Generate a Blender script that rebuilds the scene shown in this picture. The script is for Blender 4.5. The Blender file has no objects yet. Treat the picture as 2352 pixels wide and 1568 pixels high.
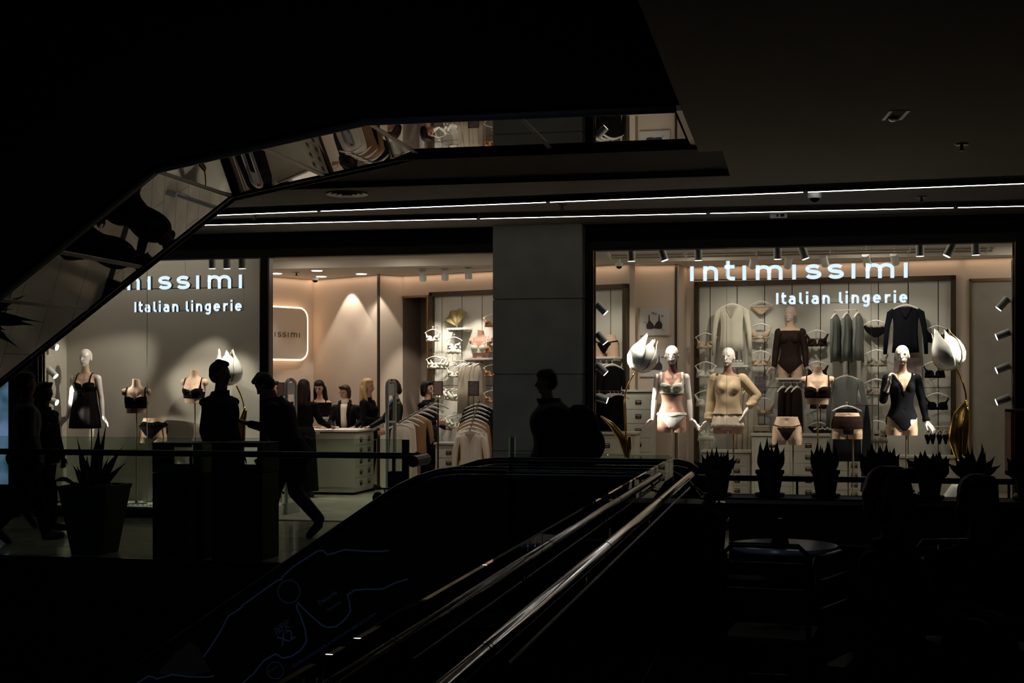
import bpy, bmesh, math, random
import numpy as np
from mathutils import Vector, Matrix, Euler
random.seed(7)
SC = bpy.context.scene
COL = SC.collection
# ---------------------------------------------------------------- camera, world, exposure
TH = math.atan(0.208); CS, SN = math.cos(TH), math.sin(TH)
FPX = 3100.0; EYE = 1.6; CY = -15.4
cd = bpy.data.cameras.new('camera'); cam = bpy.data.objects.new('camera', cd); COL.objects.link(cam)
cam.location = (0, CY, EYE); cam.rotation_euler = (math.pi/2, 0, TH)
cd.sensor_width = 36; cd.lens = 36*FPX/2352; cd.shift_y = (890-784)/2352; cd.clip_end = 200
SC.camera = cam
w = bpy.data.worlds.new('world'); SC.world = w; w.use_nodes = True
w.node_tree.nodes['Background'].inputs[0].default_value = (0.5, 0.6, 1.0, 1)
w.node_tree.nodes['Background'].inputs[1].default_value = 0.0012
SC.view_settings.view_transform = 'Standard'; SC.view_settings.look = 'None'
SC.view_settings.exposure = -0.35; SC.view_settings.gamma = 1.0; SC.view_settings.use_curve_mapping = False
SC.cycles.use_denoising = True
SC.cycles.max_bounces = 8; SC.cycles.transparent_max_bounces = 24
SC.cycles.sample_clamp_indirect = 3.0
SC.cycles.caustics_reflective = False; SC.cycles.caustics_refractive = False

def P(px, py, Y):
    """point on the plane y=Y that the pixel shows"""
    u = (px-1176)/FPX; v = (890-py)/FPX
    t = (Y-CY)/(CS+u*SN)
    return Vector((t*(-SN+u*CS), Y, EYE+v*t))
def PX(px, Y): return P(px, 890, Y).x
def PZ(px, py, z):
    """point on the level z"""
    u = (px-1176)/FPX; v = (890-py)/FPX
    t = (z-EYE)/v
    return Vector((t*(-SN+u*CS), CY+t*(CS+u*SN), z))
def PW(px, py, a, b, off=0.0):
    """point on the upright wall through plan points a, b (moved off toward the camera)"""
    u = (px-1176)/FPX; v = (890-py)/FPX
    d = Vector((-SN+u*CS, CS+u*SN)); e = Vector((b[0]-a[0], b[1]-a[1])); n = Vector((e.y, -e.x)).normalized()
    if n.y > 0: n = -n
    o = Vector((0, CY)); A = Vector((a[0], a[1]))+n*off
    t = (A-o).dot(n)/d.dot(n)
    p = o+d*t
    return Vector((p.x, p.y, EYE+v*t))
# ---------------------------------------------------------------- lights
def area(loc, size, power, color, target=None, rot=None, sizey=None, spread=None, parent=None):
    l = bpy.data.lights.new('light', 'AREA'); l.energy = power; l.color = color
    l.shape = 'RECTANGLE' if sizey else 'SQUARE'; l.size = size
    if sizey: l.size_y = sizey
    if spread: l.spread = spread
    o = bpy.data.objects.new('light', l); COL.objects.link(o); o.location = loc
    if target is not None: o.rotation_euler = (Vector(target)-Vector(loc)).to_track_quat('-Z', 'Y').to_euler()
    elif rot: o.rotation_euler = rot
    return o
def spot(loc, target, power, color, angle=40, blend=0.6, radius=0.03):
    l = bpy.data.lights.new('spot_light', 'SPOT'); l.energy = power; l.color = color
    l.spot_size = math.radians(angle); l.spot_blend = blend; l.shadow_soft_size = radius
    o = bpy.data.objects.new('spot_light', l); COL.objects.link(o); o.location = loc
    o.rotation_euler = (Vector(target)-Vector(loc)).to_track_quat('-Z', 'Y').to_euler()
    return o
WARM = (1.0, 0.80, 0.60); NEUT = (1.0, 0.90, 0.76); PINK = (1.0, 0.70, 0.48)
# ---------------------------------------------------------------- materials
M = {}
def mat(name, col, rough=0.5, metal=0.0, spec=0.5, noise=None, bump=None, emit=None, es=1.0, sheen=0.0, coat=0.0, scale=8.0, trans=None):
    m = bpy.data.materials.new(name); m.use_nodes = True; nt = m.node_tree; b = nt.nodes['Principled BSDF']
    b.inputs['Base Color'].default_value = (*col, 1); b.inputs['Roughness'].default_value = rough
    b.inputs['Metallic'].default_value = metal; b.inputs['Specular IOR Level'].default_value = spec
    b.inputs['Sheen Weight'].default_value = sheen; b.inputs['Coat Weight'].default_value = coat
    tc = nt.nodes.new('ShaderNodeTexCoord')
    n = nt.nodes.new('ShaderNodeTexNoise'); n.inputs['Scale'].default_value = scale; n.inputs['Detail'].default_value = 5
    nt.links.new(tc.outputs['Object'], n.inputs['Vector'])
    if noise is None: noise = 0.06
    r = nt.nodes.new('ShaderNodeValToRGB')
    r.color_ramp.elements[0].position = 0.3; r.color_ramp.elements[1].position = 0.7
    r.color_ramp.elements[0].color = (*[c*(1-noise) for c in col], 1); r.color_ramp.elements[1].color = (*[min(1, c*(1+noise)) for c in col], 1)
    nt.links.new(n.outputs['Fac'], r.inputs['Fac']); nt.links.new(r.outputs['Color'], b.inputs['Base Color'])
    if bump:
        bp = nt.nodes.new('ShaderNodeBump'); bp.inputs['Strength'].default_value = bump; bp.inputs['Distance'].default_value = 0.01
        nt.links.new(n.outputs['Fac'], bp.inputs['Height']); nt.links.new(bp.outputs['Normal'], b.inputs['Normal'])
    if emit:
        b.inputs['Emission Color'].default_value = (*emit, 1); b.inputs['Emission Strength'].default_value = es
    M[name] = m
    return m
def lace(name, col, hole=0.45, scale=60.0, rough=0.7):
    m = mat(name, col, 0.85 if max(col) < 0.1 else rough, noise=0.15, scale=40, spec=0.1 if max(col) < 0.1 else 0.4); nt = m.node_tree; b = nt.nodes['Principled BSDF']; out = nt.nodes['Material Output']
    tc = nt.nodes.new('ShaderNodeTexCoord'); v = nt.nodes.new('ShaderNodeTexVoronoi'); v.inputs['Scale'].default_value = scale
    v2 = nt.nodes.new('ShaderNodeTexNoise'); v2.inputs['Scale'].default_value = scale*0.35; v2.inputs['Detail'].default_value = 3
    nt.links.new(tc.outputs['Object'], v.inputs['Vector']); nt.links.new(tc.outputs['Object'], v2.inputs['Vector'])
    a = nt.nodes.new('ShaderNodeMath'); a.operation = 'MULTIPLY'
    nt.links.new(v.outputs['Distance'], a.inputs[0]); nt.links.new(v2.outputs['Fac'], a.inputs[1])
    g = nt.nodes.new('ShaderNodeMapRange'); g.inputs[1].default_value = 0.10; g.inputs[2].default_value = 0.22
    g.inputs[3].default_value = 1.0-hole; g.inputs[4].default_value = 1.0
    nt.links.new(a.outputs[0], g.inputs[0])
    t = nt.nodes.new('ShaderNodeBsdfTransparent'); mx = nt.nodes.new('ShaderNodeMixShader')
    nt.links.new(g.outputs[0], mx.inputs[0]); nt.links.new(t.outputs[0], mx.inputs[1]); nt.links.new(b.outputs[0], mx.inputs[2])
    nt.links.new(mx.outputs[0], out.inputs['Surface'])
    return m
def glass(name, tint, refl=1.0, rough=0.0):
    m = bpy.data.materials.new(name); m.use_nodes = True; nt = m.node_tree; nt.nodes.remove(nt.nodes['Principled BSDF'])
    t = nt.nodes.new('ShaderNodeBsdfTransparent'); t.inputs[0].default_value = (*tint, 1)
    g = nt.nodes.new('ShaderNodeBsdfGlossy'); g.inputs['Roughness'].default_value = rough; g.inputs[0].default_value = (refl, refl, refl, 1)
    f = nt.nodes.new('ShaderNodeFresnel'); f.inputs[0].default_value = 1.5
    mx = nt.nodes.new('ShaderNodeMixShader'); nt.links.new(f.outputs[0], mx.inputs[0])
    nt.links.new(t.outputs[0], mx.inputs[1]); nt.links.new(g.outputs[0], mx.inputs[2])
    nt.links.new(mx.outputs[0], nt.nodes['Material Output'].inputs['Surface']); M[name] = m
    return m
def tile(name, col, mortar, bw, rh, rough, gap=0.006, offset=0.5, rot=0.0, noise=0.1, bump=0.0, swap=False):
    m = mat(name, col, rough, noise=noise, scale=3.0); nt = m.node_tree; b = nt.nodes['Principled BSDF']
    tc = nt.nodes.new('ShaderNodeTexCoord'); mp = nt.nodes.new('ShaderNodeMapping'); mp.inputs['Rotation'].default_value = (math.pi/2 if swap else 0, 0, rot)
    br = nt.nodes.new('ShaderNodeTexBrick'); br.inputs['Scale'].default_value = 1.0; br.inputs['Brick Width'].default_value = bw
    br.inputs['Row Height'].default_value = rh; br.inputs['Mortar Size'].default_value = gap; br.offset = offset
    br.inputs['Mortar'].default_value = (*mortar, 1)
    src = b.inputs['Base Color'].links[0].from_socket
    nt.links.new(tc.outputs['Object'], mp.inputs[0]); nt.links.new(mp.outputs[0], br.inputs['Vector'])
    nt.links.new(src, br.inputs['Color1']); nt.links.new(src, br.inputs['Color2'])
    nt.links.new(br.outputs['Color'], b.inputs['Base Color'])
    return m
# ---------------------------------------------------------------- mesh builder
class MB:
    def __init__(s): s.v = []; s.f = []; s.mi = []; s.cur = 0
    def add(s, vs, fs):
        o = len(s.v); s.v.extend([tuple(v) for v in vs]); s.f.extend([tuple(i+o for i in f) for f in fs]); s.mi.extend([s.cur]*len(fs)); return s
    def box(s, lo, hi, m=None):
        x0, y0, z0 = lo; x1, y1, z1 = hi
        vs = [Vector(p) for p in ((x0,y0,z0),(x1,y0,z0),(x1,y1,z0),(x0,y1,z0),(x0,y0,z1),(x1,y0,z1),(x1,y1,z1),(x0,y1,z1))]
        if m: vs = [m @ v for v in vs]
        return s.add(vs, [(0,3,2,1),(4,5,6,7),(0,1,5,4),(1,2,6,5),(2,3,7,6),(3,0,4,7)])
    def cbox(s, c, size, m=None):
        return s.box([c[i]-size[i]/2 for i in range(3)], [c[i]+size[i]/2 for i in range(3)], m)
    def loft(s, rings, close=True, cap=True):
        n = len(rings[0]); vs = [p for r in rings for p in r]; fs = []
        for k in range(len(rings)-1):
            for i in range(n if close else n-1):
                j = (i+1) % n
                fs.append((k*n+i, k*n+j, (k+1)*n+j, (k+1)*n+i))
        if cap:
            fs.append(tuple(reversed(range(n)))); fs.append(tuple((len(rings)-1)*n+i for i in range(n)))
        return s.add(vs, fs)
    def tube(s, pts, r, n=10, cap=True, flat=1.0, up=None, closed=False):
        pts = [Vector(p) for p in pts]; K = len(pts); rs = r if isinstance(r, (list, tuple)) else [r]*K
        rings = []; prev = None
        for k in range(K):
            d = (pts[min(k+1, K-1)]-pts[max(k-1, 0)])
            if d.length < 1e-9: d = Vector((0, 0, 1))
            d.normalize()
            if prev is None:
                a = Vector(up) if up else (Vector((0, 0, 1)) if abs(d.z) < 0.9 else Vector((1, 0, 0)))
            else: a = prev
            a = (a-d*a.dot(d)); 
            if a.length < 1e-6: a = d.orthogonal()
            a.normalize(); prev = a; b = d.cross(a)
            rings.append([pts[k]+(a*math.cos(q)*flat+b*math.sin(q))*rs[k] for q in [2*math.pi*i/n for i in range(n)]])
        return s.loft(rings, True, cap)
    def cyl(s, a, b, r, r2=None, n=16): return s.tube([a, b], [r, r if r2 is None else r2], n)
    def lathe(s, prof, c=(0, 0, 0), n=28, m=None, wob=None):
        rings = []
        for (r, z) in prof:
            rings.append([Vector((c[0]+r*math.cos(2*math.pi*i/n), c[1]+r*math.sin(2*math.pi*i/n), c[2]+z)) for i in range(n)])
        if m: rings = [[m @ p for p in r] for r in rings]
        return s.loft(rings)
    def ell(s, c, r, n=14, m=None):
        c = Vector(c); k = n//2+1; rings = []
        for a in range(1, k):
            t = math.pi*a/k
            rings.append([Vector((r[0]*math.sin(t)*math.cos(2*math.pi*i/n), r[1]*math.sin(t)*math.sin(2*math.pi*i/n), -r[2]*math.cos(t))) for i in range(n)])
        if m: rings = [[m @ p for p in q] for q in rings]
        return s.loft([[p+c for p in q] for q in rings])
    def cap(s, a, b, ra, rb=None, n=14):
        rb = ra if rb is None else rb; a = Vector(a); b = Vector(b); d = (b-a); L = d.length
        if L < 1e-6: return s.ell(a, (ra,)*3, n)
        d = d/L; pts = []; rs = []
        for q in (90, 60, 30): q = math.radians(q); pts.append(a-d*ra*math.sin(q)*0.999); rs.append(max(ra*math.cos(q), ra*0.05))
        pts.append(a); rs.append(ra); pts.append(b); rs.append(rb)
        for q in (30, 60, 90): q = math.radians(q); pts.append(b+d*rb*math.sin(q)*0.999); rs.append(max(rb*math.cos(q), rb*0.05))
        return s.tube(pts, rs, n)
    def chain(s, pts, rs, n=14):
        for k in range(len(pts)-1): s.cap(pts[k], pts[k+1], rs[k], rs[k+1], n)
        return s
    def prism(s, poly, axis='y', a=0.0, b=0.1):
        """polygon of 2D points pushed from a to b along axis"""
        def v(p, t): return {'y': (p[0], t, p[1]), 'x': (t, p[0], p[1]), 'z': (p[0], p[1], t)}[axis]
        n = len(poly); vs = [v(p, a) for p in poly]+[v(p, b) for p in poly]
        fs = [tuple(range(n)), tuple(reversed(range(n, 2*n)))]+[(i, i+n, (i+1) % n+n, (i+1) % n) for i in range(n)]
        return s.add(vs, fs)
    def stroke(s, pts, w, y0, y1, m=None, frontmi=None):
        """flat ribbon along 2D points (x,z), extruded from y0 (front) to y1"""
        pts = [p for i, p in enumerate(pts) if i == 0 or (Vector(p)-Vector(pts[i-1])).length > 1e-5]
        K = len(pts); L = []; R = []
        for k in range(K):
            a = Vector(pts[max(k-1, 0)]); b = Vector(pts[k]); c = Vector(pts[min(k+1, K-1)])
            d1 = (b-a) if k else (c-b); d2 = (c-b) if k < K-1 else (b-a); d1.normalize(); d2.normalize()
            t = (d1+d2); t = t.normalized() if t.length > 1e-6 else d1
            nn = Vector((-t.y, t.x)); q = max(0.5, nn.dot(Vector((-d1.y, d1.x))))
            L.append(b+nn*w/2/q); R.append(b-nn*w/2/q)
        for k in range(K-1):
            q = [L[k], L[k+1], R[k+1], R[k]]
            vs = [Vector((p.x, y0, p.y)) for p in q]+[Vector((p.x, y1, p.y)) for p in q]
            if m: vs = [m @ v for v in vs]
            o = s.cur
            if frontmi is not None: s.cur = frontmi
            s.add(vs[:4], [(0, 1, 2, 3)]); s.cur = o
            s.add(vs, [(4, 7, 6, 5), (0, 4, 5, 1), (2, 6, 7, 3)]+([(3, 7, 4, 0)] if k == 0 else [])+([(1, 5, 6, 2)] if k == K-2 else []))
        return s
    def mesh(s, name='m'):
        me = bpy.data.meshes.new(name); me.from_pydata(s.v, [], s.f); me.update()
        if s.mi and max(s.mi) > 0: me.polygons.foreach_set('material_index', s.mi)
        return me
    def build(s, name, m=None, parent=None, smooth=False, bevel=0.0, fix=True):
        me = s.mesh(name)
        return link(name, me, m, parent, smooth, bevel, fix)
def link(name, me, m=None, parent=None, smooth=False, bevel=0.0, fix=False):
    if fix:
        bm = bmesh.new(); bm.from_mesh(me); bmesh.ops.recalc_face_normals(bm, faces=bm.faces); bm.to_mesh(me); bm.free()
    o = bpy.data.objects.new(name, me); COL.objects.link(o)
    if m is not None and not me.materials:
        for x in (m if isinstance(m, (list, tuple)) else [m]): me.materials.append(M[x] if isinstance(x, str) else x)
    if smooth: me.polygons.foreach_set('use_smooth', [True]*len(me.polygons)); me.update()
    if smooth == 'a': me.set_sharp_from_angle(angle=math.radians(40))
    if bevel:
        b = o.modifiers.new('bevel', 'BEVEL'); b.width = bevel; b.segments = 2; b.limit_method = 'ANGLE'
    if parent is not None: o.parent = parent
    return o
def voxel(mb, size, it=4, factor=0.6):
    """one continuous surface grown round the shapes"""
    me = mb.mesh('blob') if isinstance(mb, MB) else mb
    o = bpy.data.objects.new('blob', me); COL.objects.link(o)
    r = o.modifiers.new('r', 'REMESH'); r.mode = 'VOXEL'; r.voxel_size = size; r.use_smooth_shade = True
    if it: q = o.modifiers.new('s', 'SMOOTH'); q.iterations = it; q.factor = factor
    dg = bpy.context.evaluated_depsgraph_get(); out = bpy.data.meshes.new_from_object(o.evaluated_get(dg))
    bpy.data.objects.remove(o); return out
def cutmesh(me, planes, fill=True):
    me = me.copy(); bm = bmesh.new(); bm.from_mesh(me)
    for co, no in planes:   # keeps the side the normal points away from
        r = bmesh.ops.bisect_plane(bm, geom=bm.verts[:]+bm.edges[:]+bm.faces[:], plane_co=co, plane_no=no, clear_outer=True)
        if fill:
            e = [x for x in r['geom_cut'] if isinstance(x, bmesh.types.BMEdge)]
            bmesh.ops.holes_fill(bm, edges=e, sides=0)
    bm.to_mesh(me); bm.free(); return me
def deform(me, items):
    """soft dents and bumps: (centre, radius, move)"""
    n = len(me.vertices); a = np.empty(n*3, np.float32); me.vertices.foreach_get('co', a); a = a.reshape(-1, 3)
    for c, r, mv in items:
        d = ((a-np.array(c))**2/np.array(r if hasattr(r, '__len__') else (r,)*3)**2).sum(1)
        a += np.exp(-d)[:, None]*np.array(mv)[None]
    me.vertices.foreach_set('co', a.ravel()); me.update(); return me
def xform(me, m): me = me.copy(); me.transform(m); return me
def shell(me, pred, off=0.004, it=2):
    """a garment cut from the body's surface: the faces where pred holds, moved outward"""
    n = len(me.vertices); a = np.empty(n*3, np.float32); me.vertices.foreach_get('co', a); a = a.reshape(-1, 3)
    nn = np.empty(n*3, np.float32); me.vertices.foreach_get('normal', nn); nn = nn.reshape(-1, 3)
    k = np.asarray(pred(a[:, 0], a[:, 1], a[:, 2])).astype(bool)
    fs = [tuple(p.vertices) for p in me.polygons if all(k[i] for i in p.vertices)]
    used = sorted({i for f in fs for i in f}); ix = {v: i for i, v in enumerate(used)}
    b = a[used]+nn[used]*off; fs = [tuple(ix[i] for i in f) for f in fs]
    ec = {}
    for f in fs:
        for i in range(len(f)):
            e = tuple(sorted((f[i], f[(i+1) % len(f)]))); ec[e] = ec.get(e, 0)+1
    nb = {}
    for e, c in ec.items():
        if c == 1: nb.setdefault(e[0], []).append(e[1]); nb.setdefault(e[1], []).append(e[0])
    for _ in range(it):
        c = b.copy()
        for i, q in nb.items():
            if len(q) == 2: b[i] = c[i]*0.4+(c[q[0]]+c[q[1]])*0.3
    out = bpy.data.meshes.new('g'); out.from_pydata([tuple(map(float, p)) for p in b], [], fs); out.update(); return out
def wear(name, me, m, parent, thick=0.003):
    o = link(name, me, m, parent, True)
    q = o.modifiers.new('t', 'SOLIDIFY'); q.thickness = thick; q.offset = 1; return o
# ---------------------------------------------------------------- naming
LABELS = {}
def tag(o, label, cat, group=None, kind=None):
    o['label'] = label; o['category'] = cat
    if group: o['group'] = group
    if kind: o['kind'] = kind
    return o
def thing(name, label, cat, loc=(0, 0, 0), rz=0.0, group=None, scale=1.0):
    o = bpy.data.objects.new(name, None); COL.objects.link(o); o.location = loc; o.rotation_euler = (0, 0, rz); o.scale = (scale,)*3
    o.empty_display_size = 0.1
    return tag(o, label, cat, group)
KIDS = {}
def copy_tree(o, parent=None):
    kids = KIDS.get(o.name)
    if kids is None: kids = [c for c in bpy.data.objects if c.parent == o]; KIDS[o.name] = kids
    c = o.copy(); COL.objects.link(c); c.parent = parent
    for k in kids: copy_tree(k, c)
    return c
def dup(o, loc, rz, label, group=None, scale=None):
    c = copy_tree(o); c.location = loc; c.rotation_euler = (0, 0, rz)
    c['label'] = label
    if group: c['group'] = group
    if scale: c.scale = (scale,)*3
    return c
class Proto:
    """first call places the original, later calls place copies"""
    def __init__(s, make): s.make = make; s.o = None
    def __call__(s, loc, rz, label, group=None, scale=1.0):
        if s.o is None:
            s.o = s.make(); o = s.o; o.location = loc; o.rotation_euler = (0, 0, rz); o.scale = (scale,)*3; o['label'] = label
            if group: o['group'] = group
            return o
        return dup(s.o, loc, rz, label, group, scale)
def struct(mb, name, m, smooth=False, bevel=0.0):
    o = mb.build(name, m, None, smooth, bevel); o['kind'] = 'structure'; return o
# ---------------------------------------------------------------- palette
mat('black', (0.004, 0.004, 0.004), 0.6, spec=0.15); mat('blackmetal', (0.006, 0.006, 0.007), 0.35, 0.6)
mat('gloss_black', (0.003, 0.003, 0.004), 0.3, spec=0.2)
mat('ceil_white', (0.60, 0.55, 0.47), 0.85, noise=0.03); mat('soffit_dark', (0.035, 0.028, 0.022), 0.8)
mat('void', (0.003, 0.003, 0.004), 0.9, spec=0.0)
mat('wall_beige', (0.62, 0.52, 0.43), 0.8, noise=0.02, scale=2); mat('wall_grey', (0.56, 0.53, 0.46), 0.8, noise=0.02, scale=2)
mat('panel', (0.60, 0.59, 0.53), 0.6, noise=0.02, scale=2); mat('shop_ceil', (0.62, 0.57, 0.5), 0.9, noise=0.01)
mat('bronze', (0.07, 0.05, 0.03), 0.4, 0.6); mat('frame_dark', (0.010, 0.007, 0.005), 0.5, 0.1, spec=0.2); mat('frame_gold', (0.30, 0.21, 0.10), 0.3, 0.9)
mat('fascia', (0.007, 0.005, 0.004), 0.7, spec=0.1)
mat('white', (0.8, 0.78, 0.74), 0.5); mat('white_gloss', (0.82, 0.82, 0.78), 0.18, coat=0.6); mat('fixture', (0.8, 0.82, 0.78), 0.5)
mat('gold', (0.85, 0.55, 0.18), 0.16, 1.0, noise=0.03); mat('gold_matte', (0.30, 0.25, 0.11), 0.6, 0.25)
mat('chrome', (0.72, 0.72, 0.74), 0.07, 1.0, noise=0.02); mat('steel', (0.35, 0.33, 0.30), 0.35, 1.0); mat('grey_plastic', (0.42, 0.43, 0.42), 0.4)
mat('brass', (0.25, 0.13, 0.03), 0.35, 0.8); mat('drawer', (0.60, 0.59, 0.52), 0.5, noise=0.015); mat('worktop', (0.62, 0.60, 0.54), 0.3, noise=0.05)
mat('mann_white', (0.86, 0.78, 0.74), 0.3, noise=0.01); mat('mann_beige', (0.68, 0.47, 0.33), 0.55, noise=0.02); mat('mann_brown', (0.42, 0.22, 0.16), 0.6, noise=0.02)
mat('mann_rose', (0.46, 0.25, 0.19), 0.6, noise=0.02)
mat('mann_pinkish', (0.62, 0.48, 0.44), 0.35); mat('pole', (0.45, 0.38, 0.24), 0.3, 0.8)
lace('white_lace', (0.74, 0.74, 0.64), 0.15, 70); lace('black_lace', (0.003, 0.0025, 0.003), 0.22, 75); lace('nude_lace', (0.55, 0.42, 0.30), 0.3, 60)
lace('brown_lace', (0.026, 0.013, 0.010), 0.15, 60); lace('mixed_lace', (0.30, 0.26, 0.21), 0.5, 50); lace('sheer_black', (0.003, 0.0025, 0.003), 0.22, 120)
mat('ivory', (0.70, 0.66, 0.55), 0.75); mat('black_cloth', (0.004, 0.0035, 0.004), 0.9, spec=0.1); mat('navy_cloth', (0.004, 0.005, 0.009), 0.85, spec=0.15)
mat('brown_cloth', (0.020, 0.010, 0.007), 0.7, spec=0.2); mat('grey_knit', (0.15, 0.165, 0.155), 0.9, bump=0.3, scale=40); mat('tan_cloth', (0.34, 0.19, 0.09), 0.8)
mat('sweater', (0.58, 0.44, 0.28), 0.9, bump=0.10, scale=60, noise=0.08); mat('satin', (0.55, 0.45, 0.35), 0.3, sheen=0.3); mat('satin_tan', (0.45, 0.22, 0.11), 0.3)
mat('white_knit', (0.76, 0.68, 0.58), 0.85, bump=0.2, scale=40)
mat('skin', (0.45, 0.25, 0.17), 0.55, noise=0.05); mat('skin_silhouette', (0.10, 0.05, 0.035), 0.6, spec=0.2); mat('lip', (0.25, 0.07, 0.05), 0.5); mat('eye', (0.01, 0.008, 0.006), 0.3)  # second skin tone is skin darkened for the unlit silhouettes
mat('hair_black', (0.004, 0.003, 0.0028), 0.6, spec=0.2, bump=0.6, scale=30); mat('hair_brown', (0.022, 0.010, 0.007), 0.6, spec=0.25, bump=0.6, scale=30)
mat('hair_blonde', (0.40, 0.25, 0.11), 0.5, noise=0.12, bump=0.6, scale=30); mat('hair_darkred', (0.013, 0.004, 0.003), 0.6, spec=0.2, bump=0.6, scale=30); mat('hair_red', (0.10, 0.006, 0.006), 0.5, bump=0.6, scale=30)
mat('coat_black', (0.004, 0.0045, 0.006), 0.75, bump=0.2, scale=6, spec=0.12); mat('leather', (0.005, 0.005, 0.0055), 0.38, spec=0.35); mat('denim', (0.012, 0.02, 0.032), 0.85)
mat('hoodie', (0.035, 0.036, 0.045), 0.9); mat('shoe', (0.012, 0.011, 0.011), 0.5)
mat('green', (0.08, 0.30, 0.04), 0.5); mat('planter', (0.007, 0.006, 0.005), 0.7, bump=0.1); mat('planter_side', (0.03, 0.014, 0.010), 0.7)  # green is for the bin's hood side, brightened as if lit
mat('leaf', (0.012, 0.022, 0.009), 0.5, noise=0.3); mat('soil', (0.012, 0.008, 0.005), 0.95, bump=0.8, scale=40); mat('succulent', (0.06, 0.09, 0.04), 0.6, noise=0.3)
mat('pot', (0.010, 0.010, 0.010), 0.6); mat('red_frame', (0.18, 0.02, 0.012), 0.4); mat('red', (0.45, 0.02, 0.015), 0.4); mat('yellow', (0.6, 0.4, 0.03), 0.4)
mat('paper', (0.62, 0.58, 0.55), 0.7); mat('poster', (0.58, 0.56, 0.55), 0.6, noise=0.02); mat('poster_frame', (0.60, 0.50, 0.40), 0.5); mat('ink', (0.03, 0.02, 0.022), 0.6)
mat('sign_pink', (0.30, 0.20, 0.20), 0.5); mat('sign_grey', (0.12, 0.10, 0.11), 0.5, noise=0.5, scale=25); mat('photo_mauve', (0.28, 0.20, 0.22), 0.5, noise=0.6, scale=9)
mat('mirror', (0.42, 0.42, 0.41), 0.012, 1.0, noise=0.02, scale=1.0)
mat('glow_white', (0.9, 0.9, 0.9), 0.5, emit=(1, 0.93, 0.82), es=5.0); mat('strip_light', (0.9, 0.9, 0.9), 0.5, emit=(1.0, 0.96, 0.88), es=11.0)
mat('letter_face', (0.8, 0.85, 0.9), 0.5, emit=(0.66, 0.82, 1.0), es=1.6); mat('letter_side', (0.02, 0.03, 0.06), 0.3)
mat('lens', (0.9, 0.9, 0.9), 0.5, emit=(1, 0.92, 0.8), es=9.0); mat('cove_glow', (0.9, 0.9, 0.9), 0.5, emit=(1, 0.62, 0.36), es=3.0)
mat('screen', (0.02, 0.05, 0.08), 0.4, emit=(0.10, 0.19, 0.30), es=1.0)
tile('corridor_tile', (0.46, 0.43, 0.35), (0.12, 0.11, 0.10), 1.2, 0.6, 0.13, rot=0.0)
tile('shop_tile', (0.55, 0.53, 0.46), (0.24, 0.22, 0.2), 1.2, 0.3, 0.35, rot=0.5, noise=0.18)
tile('stone', (0.27, 0.265, 0.22), (0.01, 0.01, 0.01), 3.0, 1.0, 0.45, gap=0.0, noise=0.12)
mat('stone_dark', (0.03, 0.028, 0.024), 0.5)
glass('shop_glass', (0.97, 0.98, 0.97), 0.6); glass('rail_glass', (0.80, 0.88, 0.83), 1.0); glass('edge_glass', (0.5, 0.65, 0.58), 1.0)

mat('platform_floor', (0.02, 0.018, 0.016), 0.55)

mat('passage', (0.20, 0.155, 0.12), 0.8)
mat('tabletop', (0.30, 0.33, 0.42), 0.25); mat('menu_dark', (0.05, 0.05, 0.055), 0.6); mat('menu_ink', (0.005, 0.005, 0.006), 0.6)
# ================================================================ LARGE STRUCTURE
CZ = 3.46       # corridor ceiling
HZ = P(1700, 570, 0).z   # window head
FZ = 3.555; IZ = 3.40    # shop ceilings (front zone, inner zone)
# floor plan: corridor, walkway to the right of the escalator, platform where the camera stands
b = MB(); b.box((-14, -3.8, -0.4), (6, 0.0, 0)); b.box((-1.0, -6.2, -0.4), (6, -3.8, 0)); struct(b, 'floor', 'corridor_tile')
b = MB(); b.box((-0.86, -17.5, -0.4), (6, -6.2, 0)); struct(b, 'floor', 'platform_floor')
b = MB(); b.box((-10, 0.0, -0.3), (6, 7.5, 0.001)); struct(b, 'floor', 'shop_tile')
b = MB(); b.box((-14, -3.86, -0.42), (-1.0, -3.8, 0.012)); b.box((-0.92, -17.5, -0.42), (-0.86, -6.2, 0.012)); struct(b, 'trim_1', 'gloss_black')
b = MB(); b.box((-16, -18, -5.0), (8, 2, -4.9)); struct(b, 'floor', 'void')
b = MB(); b.box((-16, -3.8, -4.9), (8, -3.7, -0.42)); struct(b, 'wall_lower', 'void')
# ribbed landing plate of the escalator
b = MB(); b.box((-2.3, -5.75, -0.05), (-1.0, -4.45, 0.0))
for k in range(44): y = -5.74+k*0.03; b.box((-1.0, y, 0.0), (-0.35, y+0.012, 0.006))
struct(b, 'trim_2', 'steel')
# corridor ceiling in strips, with the two dark light grooves between them
def cpt(px, py): p = PZ(px, py, CZ); return (p.x, p.y)
s1a = cpt(732, 482); s1b = cpt(2352, 418); s2a = cpt(600, 511); s2b = cpt(2352, 470)
def on(a, b, x): return a[1]+(b[1]-a[1])*(x-a[0])/(b[0]-a[0])
XL, XR = -14.0, 6.0
g1 = [(x, on(s1a, s1b, x)) for x in (XL, XR)]; g2 = [(x, on(s2a, s2b, x)) for x in (XL, XR)]
GW = 0.42
def ceil_piece(poly, z=CZ, th=0.06): 
    b = MB(); b.prism(poly, 'z', z, z+th); return struct(b, 'ceiling', 'ceil_white')
ceil_piece([(XL, -3.4), (-0.54, -3.4), (-0.54, -17.5), (XR, -17.5), (XR, g1[1][1]-GW), (XL, g1[0][1]-GW)])
ceil_piece([g1[0], g1[1], (XR, g2[1][1]-GW), (XL, g2[0][1]-GW)])
ceil_piece([g2[0], g2[1], (XR, -0.16), (XL, -0.16)])
b = MB()
b.box((XL, -3.4, 4.2), (XR, 0.4, 4.25)); 
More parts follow.
